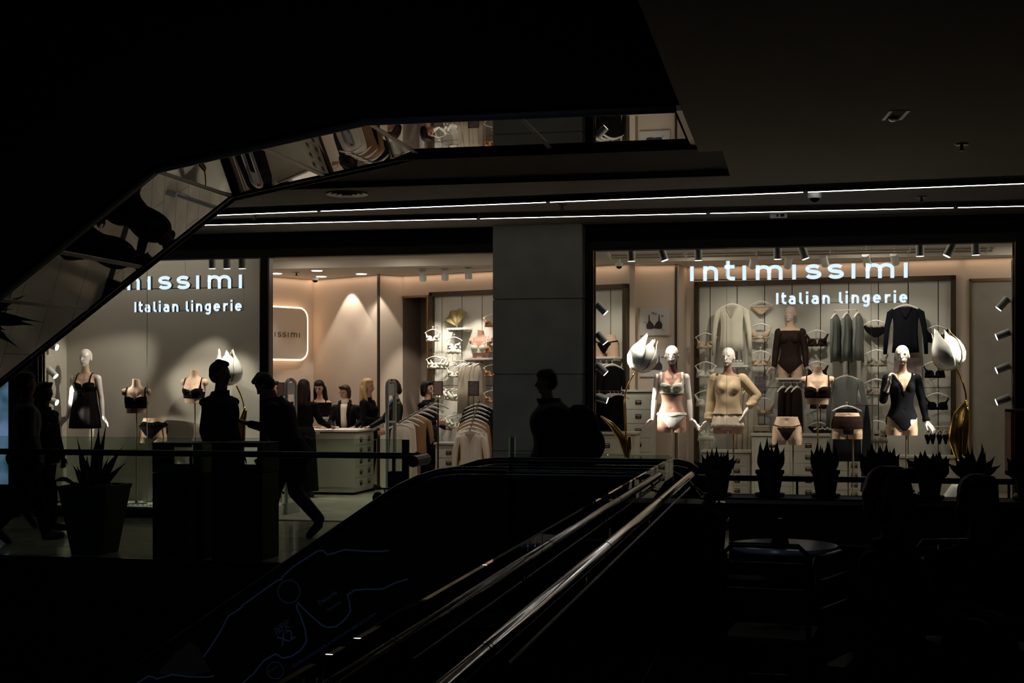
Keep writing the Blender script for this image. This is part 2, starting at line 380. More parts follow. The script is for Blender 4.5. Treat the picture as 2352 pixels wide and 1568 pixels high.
for g in (g1, g2):
    b.prism([(g[0][0], g[0][1]+0.001), (g[1][0], g[1][1]+0.001), (g[1][0], g[1][1]+0.03), (g[0][0], g[0][1]+0.03)], 'z', CZ+0.03, CZ+0.5)
    b.prism([(g[0][0], g[0][1]-GW-0.03), (g[1][0], g[1][1]-GW-0.03), (g[1][0], g[1][1]-GW), (g[0][0], g[0][1]-GW)], 'z', CZ+0.06, CZ+0.5)
    b.prism([(g[0][0], g[0][1]-GW), (g[1][0], g[1][1]-GW), (g[1][0], g[1][1]), (g[0][0], g[0][1])], 'z', CZ+0.5, CZ+0.53)
struct(b, 'trim_3', 'black')
# recess round the void: dark band along the corridor, lighter lip on the right, upper storey in the dark
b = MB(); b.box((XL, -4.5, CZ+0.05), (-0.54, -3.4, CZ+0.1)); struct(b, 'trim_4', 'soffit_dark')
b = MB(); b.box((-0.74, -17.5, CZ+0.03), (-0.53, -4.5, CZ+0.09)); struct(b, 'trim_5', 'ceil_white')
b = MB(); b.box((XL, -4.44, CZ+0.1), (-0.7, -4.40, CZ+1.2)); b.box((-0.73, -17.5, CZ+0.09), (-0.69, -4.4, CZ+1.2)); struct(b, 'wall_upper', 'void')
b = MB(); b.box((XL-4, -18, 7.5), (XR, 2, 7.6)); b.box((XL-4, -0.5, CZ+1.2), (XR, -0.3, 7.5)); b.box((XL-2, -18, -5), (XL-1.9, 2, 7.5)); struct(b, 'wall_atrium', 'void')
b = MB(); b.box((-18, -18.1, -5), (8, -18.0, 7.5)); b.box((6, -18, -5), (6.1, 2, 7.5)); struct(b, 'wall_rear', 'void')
# fascia above the shop and shadow gap
b = MB(); b.box((XL, -0.05, HZ+0.10), (XR, 0.1, CZ+0.3)); b.box((XL, -0.12, CZ-0.02), (XR, -0.05, CZ+0.3)); struct(b, 'trim_6', 'fascia')
b = MB(); b.box((XL, -0.09, HZ), (XR, 0.06, HZ+0.10)); struct(b, 'trim_7', 'frame_dark')
# stone pillar with joints
xa, xb = P(1132, 700, -0.3).x, P(1337, 700, -0.3).x
b = MB(); zs = [0]+[P(1236, y, -0.3).z for y in (1036, 859, 686)]+[CZ-0.01]
for z0, z1 in zip(zs[:-1], zs[1:]): b.box((xa, -0.3, z0+(0.006 if z0 else 0)), (xb, 0.3, z1-0.006))
b.box((xa+0.012, -0.285, 0), (xb-0.012, 0.28, CZ))
o = struct(b, 'pillar', 'stone'); o.data.materials[0] = M['stone']
# right and left ends of the front
xw0, xw1 = P(1367, 700, 0).x, P(2327, 700, 0).x
b = MB(); b.box((xw1+0.10, -0.25, 0), (XR, 0.3, CZ)); struct(b, 'wall_right', 'frame_dark')
xl0, xl1, xd0 = P(97, 900, 0).x, P(603, 900, 0).x, P(622, 900, 0).x
b = MB(); b.box((XL, 0.02, 0), (P(84, 900, 0).x, 0.2, CZ)); struct(b, 'wall_left', 'frame_dark')
# window frames, panes, sills
def win(n, x0, x1, jl, jr, seams):
    e = bpy.data.objects.new('window_%d' % n, None); COL.objects.link(e); e['kind'] = 'structure'
    b = MB(); b.box((x0-jl, -0.09, 0), (x0, 0.06, HZ)); b.box((x1, -0.09, 0), (x1+jr, 0.06, HZ)); b.box((x0-jl, -0.09, 0), (x1+jr, 0.06, 0.10))
    b.build('window_frame', 'frame_dark', e, bevel=0.004)
    b = MB(); b.box((x0-0.012, -0.095, 0.10), (x0, 0.07, HZ)); b.box((x1, -0.095, 0.1), (x1+0.012, 0.07, HZ)); b.build('frame_edge', 'frame_gold', e)
    xs = [x0]+seams+[x1]
    for a, c in zip(xs[:-1], xs[1:]):
        b = MB(); b.box((a+0.002, -0.006, 0.1), (c-0.002, 0.006, HZ)); b.build('pane', 'shop_glass', e)
    b = MB()
    for s in seams: b.box((s-0.0012, -0.007, 0.1), (s+0.0012, 0.007, HZ))
    b.build('pane_seam', 'steel', e)
    return e
win(1, xl0, xl1, 0.06, xd0-xl1, [P(338, 900, 0).x])
win(2, xw0, xw1, P(1367, 700, 0).x-xb-0.03, 0.1, [P(1669, 900, 0).x, P(2001, 900, 0).x])
b = MB(); b.box((P(1341, 800, 0.02).x, -0.05, 0), (xw0-0.09, 0.3, CZ)); struct(b, 'trim_8', 'black')
PLZ = P(330, 1165, 0).z
b = MB(); b.box((xl0, 0.06, 0), (xl1, 1.0, PLZ)); struct(b, 'trim_9', 'white')
b = MB(); b.box((xw0, 0.06, 0), (xw1, 1.3, PLZ)); struct(b, 'trim_10', 'white')
# door frame head of the entrance and floor track
b = MB(); b.box((xd0-0.02, -0.06, 0), (xd0+0.004, 0.06, HZ)); struct(b, 'trim_11', 'bronze')
b = MB(); b.box((xd0, -0.08, 0.0), (xa, 0.05, 0.004)); struct(b, 'trim_12', 'black')
# shop ceilings and bulkhead
BK = 3.88
b = MB(); b.box((-10.2, 0.06, FZ), (6, BK, FZ+0.05)); struct(b, 'ceiling', 'shop_ceil')
b = MB(); b.box((-10.2, BK, IZ), (6, 7.6, IZ+0.05)); b.box((-10.2, BK-0.03, IZ-0.004), (6, BK+0.03, FZ-0.001)); struct(b, 'ceiling', 'shop_ceil')
# left window: back wall and side wall
cL = P(153, 900, 0.95)
b = MB(); b.box((cL.x, 0.95, PLZ), (PX(621, 1.0), 1.0, FZ)); struct(b, 'wall_back', 'wall_grey')
b = MB(); b.prism([(xl0-0.02, 0.05), (cL.x, 0.95), (cL.x-0.05, 0.95), (xl0-0.09, 0.05)], 'z', PLZ, FZ); struct(b, 'wall_side', 'wall_grey')
# inner walls (plan points)
def pl(px, Y): return (PX(px, Y), Y)
A0 = (-8.9, 1.03); A = pl(622, 5.13); B = pl(720, 5.93); C = pl(873, 5.17); C2 = pl(925, 5.47); D0 = pl(985, 5.28); D = pl(1446, 4.12)
E0 = pl(1447, 4.36); E1 = pl(1560, 4.36); F0 = pl(1577, 4.80); F1 = pl(2212, 4.28); G1 = pl(2352, 4.1)
dirw = (Vector(D)-Vector(C2)); D0 = tuple(Vector(C2)+dirw*((PX(985, 5.28)-C2[0])/dirw.x))
def wallseg(a, c, z0=0.0, z1=IZ, m='wall_beige', name='wall_back', th=0.08):
    a = Vector(a); c = Vector(c); n = Vector((c.y-a.y, -(c.x-a.x))).normalized()
    if n.y < 0: n = -n
    b = MB(); b.prism([tuple(a), tuple(c), tuple(c+n*th), tuple(a+n*th)], 'z', z0, z1); return struct(b, name, m)
wallseg(A0, A, m='wall_beige', name='wall_side'); wallseg(A, B, name='wall_side'); wallseg(B, C); wallseg(C, C2)
zd = PW(950, 683, C2, D).z
wallseg(C2, D0, zd, IZ); wallseg(D0, D)
wallseg(E0, E1); wallseg(E1, F0, name='wall_side'); wallseg(F0, F1); wallseg(F1, (G1[0]+1.2, G1[1]-0.1)); wallseg(D, E0)
xe = G1[0]+1.0
b = MB(); b.box((3.9, 0.3, 0), (4.0, 4.3, FZ)); struct(b, 'wall_side', 'wall_grey')
# narrow fitting room passage left of the angled wall
n2 = Vector((dirw.y, -dirw.x)).normalized(); n2 = n2 if n2.y > 0 else -n2
q0 = Vector(C2); q1 = Vector(D0)
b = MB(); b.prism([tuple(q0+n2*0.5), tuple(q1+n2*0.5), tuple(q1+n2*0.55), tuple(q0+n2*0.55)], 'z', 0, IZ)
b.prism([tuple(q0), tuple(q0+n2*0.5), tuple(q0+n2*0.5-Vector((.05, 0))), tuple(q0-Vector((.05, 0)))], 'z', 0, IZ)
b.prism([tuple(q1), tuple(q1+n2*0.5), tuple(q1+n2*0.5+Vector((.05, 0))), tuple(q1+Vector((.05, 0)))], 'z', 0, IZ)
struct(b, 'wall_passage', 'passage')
def bar_on(a, c, px, w, z0, z1, m='bronze', name='trim_13', off=0.0, dep=0.03):
    p = PW(px, 900, a, c, off); d = (Vector(c)-Vector(a)).normalized(); n = Vector((d.y, -d.x)); n = -n if n.y > 0 else n
    o = Vector((p.x, p.y)); b = MB(); b.prism([tuple(o-d*w/2), tuple(o+d*w/2), tuple(o+d*w/2+n*dep), tuple(o-d*w/2+n*dep)], 'z', z0, z1); return struct(b, name, m)
bar_on(B, C, 871, 0.035, 0, IZ, name='trim_13'); bar_on(C2, D, 984, 0.03, 0, zd, name='trim_14', m='frame_gold')
bar_on(C2, D, 955, 0.5, zd, zd+0.03, name='trim_15', m='frame_gold')
bar_on(E0, E1, 1453, 0.03, 0, IZ, name='trim_16'); bar_on(E0, E1, 1553, 0.03, 0, IZ, name='trim_17')
# framed display panels on the walls (grooves between the boards are dark strips in the board)
def display_panel(a, c, px0, px1, ptop, grooves, z0, label, hj=None, fw=0.07):
    p0 = PW(px0, ptop[0], a, c, 0.0); p1 = PW(px1, ptop[1], a, c, 0.0); zt = (p0.z+p1.z)/2
    L = (Vector((p1.x, p1.y))-Vector((p0.x, p0.y))).length; ang = math.atan2(p1.y-p0.y, p1.x-p0.x)
    t = thing('panelled_backdrop', label, 'wall panel', (p0.x, p0.y, z0), ang)
    H = zt-z0
    b = MB(); gx = [0.0]
    for g in grooves:
        q = PW(g, 900, a, c, 0.0); gx.append((Vector((q.x, q.y))-Vector((p0.x, p0.y))).length)
    gx.append(L)
    b = MB()
    for u, v in zip(gx[:-1], gx[1:]):
        for zz in ([(0, hj-z0-0.004), (hj-z0+0.004, H)] if hj else [(0, H)]): b.box((u+0.006, -0.035, zz[0]), (v-0.006, -0.004, zz[1]))
    b.build('board', 'panel', t)
    b = MB(); b.box((0, -0.024, 0), (L, -0.003, H)); b.build('groove_backing', 'frame_dark', t)
    b = MB(); b.box((0, -0.10, 0), (fw, -0.002, H)); b.box((L-fw, -0.10, 0), (L, -0.002, H)); b.box((0, -0.10, H-fw), (L, -0.002, H)); b.build('frame', 'bronze', t, bevel=0.004)
    return t
display_panel(C2, D, 993, 1446, (672, 652), [1018, 1064, 1110, 1160, 1210, 1260, 1310, 1358, 1405], 0.0, 'framed white board wall panel carrying white lingerie, running behind the stone pillar', hj=PW(1050, 885, C2, D).z)
display_panel(F0, F1, 1597, 2196, (649, 632), [1632, 1694, 1757, 1820, 1885, 1950, 2018, 2086, 2155], 0.0, 'widest framed white board wall panel behind the big window mannequins', hj=PW(1900, 890, F0, F1).z)
# dark doorway at the right end of the back wall
def flat_on(a, c, x0, y0, x1, y1, off, th, m, name, parent=None, bevel=0):
    p0 = PW(x0, y0, a, c, off); p1 = PW(x1, y1, a, c, off)
    L = math.hypot(p1.x-p0.x, p1.y-p0.y); ang = math.atan2(p1.y-p0.y, p1.x-p0.x)
    mm = Matrix.Translation((p0.x, p0.y, 0)) @ Matrix.Rotation(ang, 4, 'Z')
    b = MB(); b.box((0, 0, min(p0.z, p1.z)), (L, th, max(p0.z, p1.z)), mm); return b.build(name, m, parent, bevel=bevel)
mat('door_grey', (0.30, 0.28, 0.24), 0.6)
o = flat_on(F1, (G1[0]+1.2, G1[1]-0.1), 2232, 643, 2345, 1130, 0.02, 0.015, 'door_grey', 'door_1'); o['kind'] = 'structure'
o = flat_on(F1, (G1[0]+1.2, G1[1]-0.1), 2226, 640, 2232, 1130, 0.05, 0.05, 'frame_gold', 'trim_18'); o['kind'] = 'structure'
o = flat_on(F1, (G1[0]+1.2, G1[1]-0.1), 2226, 640, 2345, 643.5, 0.05, 0.05, 'frame_gold', 'trim_19'); o['kind'] = 'structure'
# cove light along the tops of the inner walls
def cove(a, c, power):
    a = Vector(a); c = Vector(c); d = c-a; n = Vector((d.y, -d.x)).normalized(); n = -n if n.y > 0 else n
    m = (a+c)/2+n*0.07; ang = math.atan2(d.y, d.x)
    o = area((m.x, m.y, IZ-0.012), d.length*0.98, power*d.length, PINK, rot=(0, 0, ang), sizey=0.05)
for a, c in ((A0, A), (A, B), (B, C), (C, C2), (C2, D), (E0, E1), (F0, F1), (F1, (G1[0]+0.8, G1[1]-0.05))): cove(a, c, 1.1)
# general shop light, plus added fills without fittings
for x in (-7.2, -5.6, -3.6, -1.2, 1.0, 3.0):
    area((x, 3.3, FZ-0.03), 0.5, 6.5, NEUT, rot=(0, 0, 0))
    l = bpy.data.lights.new('light', 'POINT'); l.energy = 4.5; l.color = NEUT; l.shadow_soft_size = 0.12; o = bpy.data.objects.new('light', l); COL.objects.link(o); o.location = (x, 1.9, FZ-0.3)  # added point fill without a fitting, lifts the bulkhead face

area((-8.2, 0.5, FZ-0.05), 2.6, 9, NEUT, rot=(0, 0, 0), sizey=0.3)  # added fill for the left window display
area((0.0, 0.55, FZ-0.05), 5.5, 12, NEUT, rot=(0, 0, 0), sizey=0.3)  # added fill over the right window display
# ================================================================ CEILING LIGHTS, ESCALATORS, RAILINGS, SIGNS
# light strips: segments between the small gaps
def strip(a, b, pxs, row):
    xs = [XL+0.2]+[PZ(px, py, CZ).x for px, py in pxs]+[4.6]
    n = len(xs)-1
    for k in range(n):
        x0, x1 = xs[k]+0.012, xs[k+1]-0.012
        p0 = (x0, on(a, b, x0)); p1 = (x1, on(a, b, x1))
        t = thing('ceiling_light_strip', 'white linear ceiling light, segment %s of the %s line of light' % (('leftmost', 'second from left', 'third from left', 'rightmost')[k if k < n-1 else 3], row), 'ceiling light', (x0, p0[1], CZ-0.012), math.atan2(p1[1]-p0[1], x1-x0), 'linear ceiling lights over the walkway')
        L = math.hypot(x1-x0, p1[1]-p0[1])
        m = MB(); m.box((0, 0.0, 0), (L, 0.028, 0.05)); m.build('housing', 'black', t)
        m = MB(); m.box((0.01, 0.0, -0.004), (L-0.01, 0.012, 0.001)); m.build('diffuser', 'strip_light', t)
strip(s1a, s1b, [(732, 482), (1258, 461), (1850, 437)], 'front')
strip(s2a, s2b, [(1096, 498), (1626, 486), (2196, 473)], 'back')
# small ceiling fittings
def sprinkler(p, label):
    t = thing('ceiling_sprinkler', label, 'sprinkler', p, 0, 'sprinklers on the ceiling')
    m = MB(); m.lathe([(0.001, -0.012), (0.05, -0.012), (0.055, 0), (0.001, 0)]); m.build('plate', 'steel', t)
    m = MB(); m.cyl((0, 0, -0.05), (0, 0, 0), 0.012); m.lathe([(0.001, -0.055), (0.028, -0.055), (0.028, -0.05), (0.001, -0.05)]); m.build('nozzle', 'blackmetal', t)
sprinkler(PZ(1291, 469, CZ), 'small sprinkler in the ceiling between light strips, above the stone pillar')
sprinkler(PZ(2117, 451, CZ), 'small sprinkler in the ceiling between light strips, at the right above the big window')
sprinkler(PZ(2209, 330, CZ), 'small sprinkler in the dark ceiling at upper right, nearer than the light strips')
sprinkler(PZ(585, 492, CZ), 'tiny sprinkler in the ceiling near the left end of the light strips')
p = PZ(797, 444, CZ); t = thing('ceiling_vent', 'round grey air diffuser in the ceiling above the shop entrance', 'vent', p)
for k, r in enumerate((0.20, 0.15, 0.10, 0.05)):
    m = MB(); m.lathe([(r-0.03, -0.006-0.004*k), (r, -0.014-0.004*k), (r, 0.0), (r-0.035, 0.0)]); m.build('ring', 'steel', t, True)
def dome(p, label, s=1.0, mm='grey_plastic'):
    t = thing('security_camera', label, 'camera', p, 0, None, s)
    m = MB(); m.lathe([(0.001, -0.06), (0.062, -0.06), (0.068, -0.02), (0.068, 0), (0.001, 0)]); m.build('housing', mm, t, 'a')
    m = MB(); m.lathe([(0.001, -0.10), (0.02, -0.098), (0.045, -0.08), (0.052, -0.058), (0.001, -0.058)]); m.build('lens', 'gloss_black', t, 'a')
dome(PZ(1871, 441, CZ), 'dome security camera under the mall ceiling beside the front light strip', 1.0)
t = thing('exit_light', 'small square emergency light on the ceiling behind the back light strip', 'light fitting', PZ(1788, 490, CZ))
m = MB(); m.box((-0.09, -0.03, -0.05), (0.09, 0.03, 0)); m.build('housing', 'grey_plastic', t); m = MB(); m.box((-0.02, -0.034, -0.04), (0.0, -0.03, -0.01)); m.box((0.02, -0.034, -0.04), (0.06, -0.03, -0.01)); m.build('lens', 'black', t)
t = thing('recessed_downlight', 'unlit square recessed downlight in the dark ceiling at upper right', 'light fitting', PZ(2057, 264, CZ), 0.1)
m = MB(); m.box((-0.07, -0.16, -0.006), (-0.045, 0.16, 0)); m.box((0.045, -0.16, -0.006), (0.07, 0.16, 0)); m.build('rim', 'steel', t)
m = MB(); m.box((-0.045, -0.16, -0.003), (0.045, 0.16, 0.0)); m.build('recess', 'black', t); m = MB(); m.ell((0, 0.08, -0.01), (0.035, 0.05, 0.02)); m.build('bulb', 'chrome', t, True)
# ---------------------------------------------------------------- mirrored escalator overhead
def ex(px, py, Y): q = P(px, py, Y); return (q.x, q.z)
N0, N1 = -5.9, -4.4
prof = [(-0.80, 3.555), (-3.07, 3.555), (-4.75, 3.255), (-6.10, 2.29), (-9.5, -0.15)]
esc = thing('escalator', 'mirror-clad underside of the escalator rising overhead at the upper left', 'escalator', (0, 0, 0))
def seg_pts(i, a, b):
    p, q = Vector(prof[i]), Vector(prof[i+1]); return p+(q-p)*a, p+(q-p)*b
W = 0.075
cuts = {0: [0, 0.5, 1], 1: [0, 0.5, 1], 2: [0, 0.62, 1], 3: [0, 0.4, 0.8, 1]}
for i, cc in cuts.items():
    for a, b_ in zip(cc[:-1], cc[1:]):
        p, q = seg_pts(i, a, b_); d = (q-p).normalized()*0.022
        m = MB(); m.add([(p.x+d.x, N0+W, p.y+d.y), (q.x-d.x, N0+W, q.y-d.y), (q.x-d.x, N1-W, q.y-d.y), (p.x+d.x, N1-W, p.y+d.y),
                         (p.x+d.x, N0+W, p.y+d.y+.02), (q.x-d.x, N0+W, q.y-d.y+.02), (q.x-d.x, N1-W, q.y-d.y+.02), (p.x+d.x, N1-W, p.y+d.y+.02)],
                        [(0, 1, 2, 3), (7, 6, 5, 4), (0, 4, 5, 1), (1, 5, 6, 2), (2, 6, 7, 3), (3, 7, 4, 0)])
        m.build('mirror_panel', 'mirror', esc)
        m = MB(); v = [(q.x-d.x, q.y-d.y-0.004), (q.x+d.x, q.y+d.y-0.004), (q.x+d.x, q.y+d.y+0.02), (q.x-d.x, q.y-d.y+0.02)]
        m.prism(v, 'y', N0+W, N1-W); m.build('panel_joint', 'steel', esc)
m = MB()
for (a, c) in ((N0, N0+W), (N1-W, N1)):
    poly = [(x, z-0.012) for x, z in prof]+[(x, z+0.05) for x, z in reversed(prof)]
    m.prism(poly, 'y', a, c)
m.build('edge_trim', 'blackmetal', esc)
m = MB()
for y0, y1 in ((N0-0.015, N0), (N1, N1+0.015)): m.prism([(x, z-0.03) for x, z in prof]+[(x, z-0.005) for x, z in reversed(prof)], 'y', y0, y1)
m.build('edge_strip', 'stone_dark', esc)
for y0, y1 in ((N0, N0+0.05), (N1-0.05, N1)):
    m = MB(); m.prism([(x, z+0.02) for x, z in prof]+[(x, z+1.05) for x, z in reversed(prof)], 'y', y0, y1); m.build('side_cladding', 'black', esc)
    m = MB(); m.prism([(x, z+1.05) for x, z in prof]+[(x, z+1.66) for x, z in reversed(prof)], 'y', y0+0.01, y1-0.01); m.build('balustrade', 'gloss_black', esc)
    m = MB(); m.tube([(x, (y0+y1)/2, z+1.70) for x, z in prof], 0.04, 10); m.build('handrail', 'black', esc, True)
m = MB(); m.prism([(x, z+0.65) for x, z in prof]+[(x, z+0.7) for x, z in reversed(prof)], 'y', N0+0.05, N1-0.05); m.build('step_band', 'black', esc)
m = MB(); m.box((-0.80, N0, 3.54), (-0.56, N1, 3.58)); m.build('end_plate', 'steel', esc)
m = MB()
for k in range(9): m.ell((-0.63, N0+0.1+k*0.16, 3.54), (0.008, 0.008, 0.004), 8)
m.build('rivet', 'black', esc)['kind'] = 'stuff'
# ---------------------------------------------------------------- escalator coming up from the floor below
def hz(x):   # handrail height along x
    if x > -2.35: return 1.0
    if x > -2.95: t_ = (-2.35-x)/0.6; return 1.0-0.20*t_*t_
    return 0.80-0.675*(-2.95-x)
low = thing('escalator', 'black escalator in front of the shop climbing from the lower left', 'escalator', (0, 0, 0))
xs = [-0.9-0.15*k for k in range(60)]
for side, (y0, y1) in (('near', (-5.86, -5.76)), ('far', (-4.54, -4.44))):
    yc = (y0+y1)/2
    top = [(-0.66, 0.52), (-0.62, 0.66), (-0.64, 0.8), (-0.72, 0.92), (-0.82, 0.98)]+[(x, hz(x)) for x in xs]
    m = MB(); m.tube([(x, yc, z) for x, z in top], 0.034, 10, flat=0.8); m.build('handrail', 'gloss_black', low, True)
    poly = [(x, z-0.03) for x, z in top]+[(xs[-1], hz(xs[-1])-0.85)]+[(x, hz(x)-0.9) for x in reversed(xs[::3])]+[(-0.70, 0.05), (-0.62, 0.3)]
    m = MB(); m.prism(poly, 'y', yc-0.012, yc+0.012); m.build('balustrade', 'gloss_black', low)
    poly = [(x, hz(x)-0.88) for x in xs]+[(x, hz(x)-2.3) for x in reversed(xs)]
    m = MB(); m.prism(poly, 'y', y0-0.03, y1); m.build('side_cladding', 'gloss_black', low)
m = MB(); poly = [(x, hz(x)-1.02) for x in xs]+[(x, hz(x)-1.3) for x in reversed(xs)]; m.prism(poly, 'y', -5.76, -4.54); m.build('step_band', 'black', low)
# advert foil on the near side, outlines and words
mat('advert', (0.0035, 0.004, 0.009), 0.5); mat('advert_line', (0.07, 0.10, 0.17), 0.7); mat('advert_warm', (0.012, 0.007, 0.004), 0.7)
AY = -5.895
poly = [(x, hz(x)-0.9) for x in xs[8:]]+[(x, hz(x)-2.28) for x in reversed(xs[8:])]
m = MB(); m.prism(poly, 'y', AY, AY+0.003); adv = m.build('advert_foil', 'advert', low)
def zz(x, y): return (300+x/2.94, 1200+y/2.94)
def apath(pts, w=0.012, m='advert_line', name='advert_outline'):
    b = MB(); b.stroke([ex(*zz(*p), AY) for p in pts], w, AY-0.003, AY); return b.build(name, m, adv)
apath([(1745, 187), (1700, 192), (1600, 192), (1445, 182), (1330, 218), (1300, 187), (1265, 190), (1100, 295), (1030, 360), (1015, 385), (990, 390), (760, 555), (740, 580), (660, 630), (610, 730), (560, 810), (495, 905)])
apath([(1875, 380), (1790, 405), (1700, 448), (1600, 448), (1515, 455), (1465, 487), (1480, 540), (1485, 600), (1450, 650), (1390, 700), (1330, 707), (1290, 690), (1200, 610), (1130, 540), (1120, 570), (1145, 620), (1180, 720), (1190, 800), (1150, 860), (1090, 900), (1030, 915), (980, 885), (900, 930), (830, 1020), (760, 1080)])
apath([(50, 1080), (120, 1035), (150, 1040), (175, 1055), (280, 1025), (400, 1040), (520, 1042), (565, 1032)])
apath([(1070+75*math.cos(a*math.pi/9), 465+78*math.sin(a*math.pi/9)) for a in range(19)], 0.006)
apath([(978+58*math.cos(a*math.pi/4+0.39), 997+60*math.sin(a*math.pi/4+0.39)) for a in range(9)], 0.005)
def btext(s, size, loc, rot, m, parent, name='lettering', ext=0.001, align='LEFT', sx=1.0, spacing=1.0):
    c = bpy.data.curves.new('t', 'FONT'); c.body = s; c.size = size; c.extrude = ext; c.align_x = align; c.space_character = spacing; c.resolution_u = 3
    o = bpy.data.objects.new('t', c); COL.objects.link(o); dg = bpy.context.evaluated_depsgraph_get()
    me = bpy.data.meshes.new_from_object(o.evaluated_get(dg)); bpy.data.objects.remove(o)
    me.transform(Matrix.Diagonal((sx, 1, 1, 1)))
    o = link(name, me, m, parent); o.location = loc; o.rotation_euler = rot; return o
def atext(s, x, y, size, ang, m='advert_line'):
    q = ex(*zz(x, y), AY); btext(s, size, (q[0], AY-0.003, q[1]), (math.pi/2, -ang, 0), m, adv)
A34 = math.radians(33)
atext('NUEVO', 975, 735, 0.040, A34); atext('PACK', 988, 762, 0.048, A34); atext('X2', 1020, 835, 0.115, A34)
atext('Danette', 1275, 560, 0.052, A34); atext('Chocolate', 1325, 605, 0.032, A34); atext('EXCESO EN', 935, 1012, 0.017, A34)
atext('POSTRE LACTEO SABOR A CHOCOLATE LIBRE DE GLUTEN', 1100, 980, 0.029, A34)
b_ = MB(); b_.prism([ex(*zz(*q), AY) for q in ((180, 1020), (300, 880), (400, 810), (450, 830), (540, 1000), (400, 1035))], 'y', AY-0.002, AY); b_.build('advert_picture', 'advert_warm', adv)
# ---------------------------------------------------------------- railings
def railing_x(name, label, x0, x1, y, joints, glass_z=(0.02, 1.14), rail_dy=-0.1, rail_m='blackmetal', posts=(), r=0.028, pm='black'):
    t = thing(name, label, 'railing', (0, 0, 0))
    xs = [x0]+joints+[x1]
    for a, c in zip(xs[:-1], xs[1:]):
        m = MB(); m.box((a+0.004, y-0.006, glass_z[0]), (c-0.004, y+0.006, glass_z[1]-0.003)); m.build('glass_panel', 'rail_glass', t)
        m = MB(); m.box((a+0.004, y-0.0065, glass_z[1]-0.003), (c-0.004, y+0.0065, glass_z[1])); m.build('glass_edge', 'edge_glass', t)
    m = MB(); m.tube([(x0, y+rail_dy, 1.0), (x1, y+rail_dy, 1.0)], r, 16); m.build('handrail', rail_m, t, 'a')
    for px in posts:
        m = MB(); m.box((px-0.035, y+rail_dy-0.012, 0.0), (px+0.035, y+rail_dy+0.012, 0.86)); m.cyl((px, y+rail_dy, 0.84), (px, y+rail_dy, 0.98), 0.014)
        m.box((px-0.05, y+rail_dy-0.02, 0.72), (px+0.05, y-0.006, 0.86)); m.box((px-0.12, y+rail_dy-0.015, 0.70), (px+0.12, y+rail_dy+0.015, 0.715)); m.build('post', pm, t, bevel=0.004)
    return t
jx = PX(455, -3.8)
rl = railing_x('glass_railing', 'glass railing with dark round handrail along the walkway in front of the left window', XL, PX(935, -3.8), -3.85, [PX(-300, -3.8), PX(447, -3.8)], posts=(jx, PX(908, -3.9)))
xe_ = PX(962, -3.9)
m = MB(); m.cyl((xe_-0.15, -3.95, 1.0), (xe_, -3.95, 1.0), 0.028); m.cyl((xe_+0.06, -4.30, 0.97), (xe_+0.06, -3.88, 0.97), 0.05, 0.05); m.cyl((xe_-0.02, -3.95, 1.0), (xe_+0.06, -3.95, 0.98), 0.04); m.build('rail_end', 'blackmetal', rl, 'a')
m = MB(); m.box((PX(930, -3.8), -3.90, 0.05), (PX(946, -3.8), -3.87, 1.14)); m.build('end_post', 'chrome', rl, bevel=0.003)
m = MB(); m.box((PX(950, -3.9), -4.0, 0.0), (PX(985, -3.9), -3.92, 0.72)); m.cyl((PX(975, -3.9), -3.96, 0.7), (PX(975, -3.9), -3.96, 0.95), 0.012); m.build('post', 'black', rl, bevel=0.004)
m = MB(); m.cyl((PX(870, -3.9), -3.9, 0.62), (PX(900, -3.9), -3.9, 0.62), 0.022); m.ell((PX(868, -3.9), -3.9, 0.62), (0.05, 0.05, 0.055)); m.build('lock_knob', 'black', rl, 'a')
# near railing: chrome tube on the camera side of the glass
GX, TX, GY1 = -0.80, -0.685, -6.2
nr = thing('glass_railing', 'nearest glass railing with a polished chrome tube handrail running toward the camera', 'railing', (0, 0, 0))
ys = [-17.3, -15.2, -13.15, -11.1, -9.05, -7.5, GY1]
for a, c in zip(ys[:-1], ys[1:]):
    m = MB(); m.box((GX-0.006, a+0.004, 0.02), (GX+0.006, c-0.004, 1.127)); m.build('glass_panel', 'rail_glass', nr)
    m = MB(); m.box((GX-0.0065, a+0.004, 1.127), (GX+0.0065, c-0.004, 1.13)); m.build('glass_edge', 'edge_glass', nr)
ty = [-17.3, -14.45, -12.40, -10.35, -8.30, -6.05]
for a, c in zip(ty[:-1], ty[1:]):
    m = MB(); m.tube([(TX, a+0.004, 1.0), (TX, c-0.004, 1.0)], 0.0225, 24); m.build('handrail_tube', 'chrome', nr, 'a')
    m = MB(); m.tube([(TX, c-0.03, 1.0), (TX, c-0.006, 1.0)], 0.0238, 24); m.build('sleeve', 'chrome', nr, 'a')
    m = MB(); m.tube([(TX, c-0.5, 0.98), (TX, c-0.5, 0.93), (GX+0.01, c-0.5, 0.90)], 0.008, 10); m.lathe([(0.001, 0), (0.025, 0), (0.025, 0.012), (0.001, 0.012)], n=16, m=Matrix.Translation((GX+0.006, c-0.5, 0.90)) @ Matrix.Rotation(math.pi/2, 4, 'Y')); m.build('bracket', 'steel', nr, True)
m = MB(); m.tube([(TX+0.01, -12.2, 0.93), (TX+0.01, -6.3, 0.93)], 0.006, 8); m.build('light_channel', 'steel', nr)
cr = railing_x('glass_railing', 'short glass railing meeting the chrome rail at a corner beside the escalator', PX(1170, GY1), GX-0.012, GY1, [], rail_dy=-0.1, rail_m='gloss_black', r=0.024)
m = MB(); m.box((PX(1170, GY1), GY1-0.03, 0.5), (PX(1183, GY1), GY1+0.03, P(1176, 1003, GY1).z)); m.build('end_fin', 'edge_glass', cr)
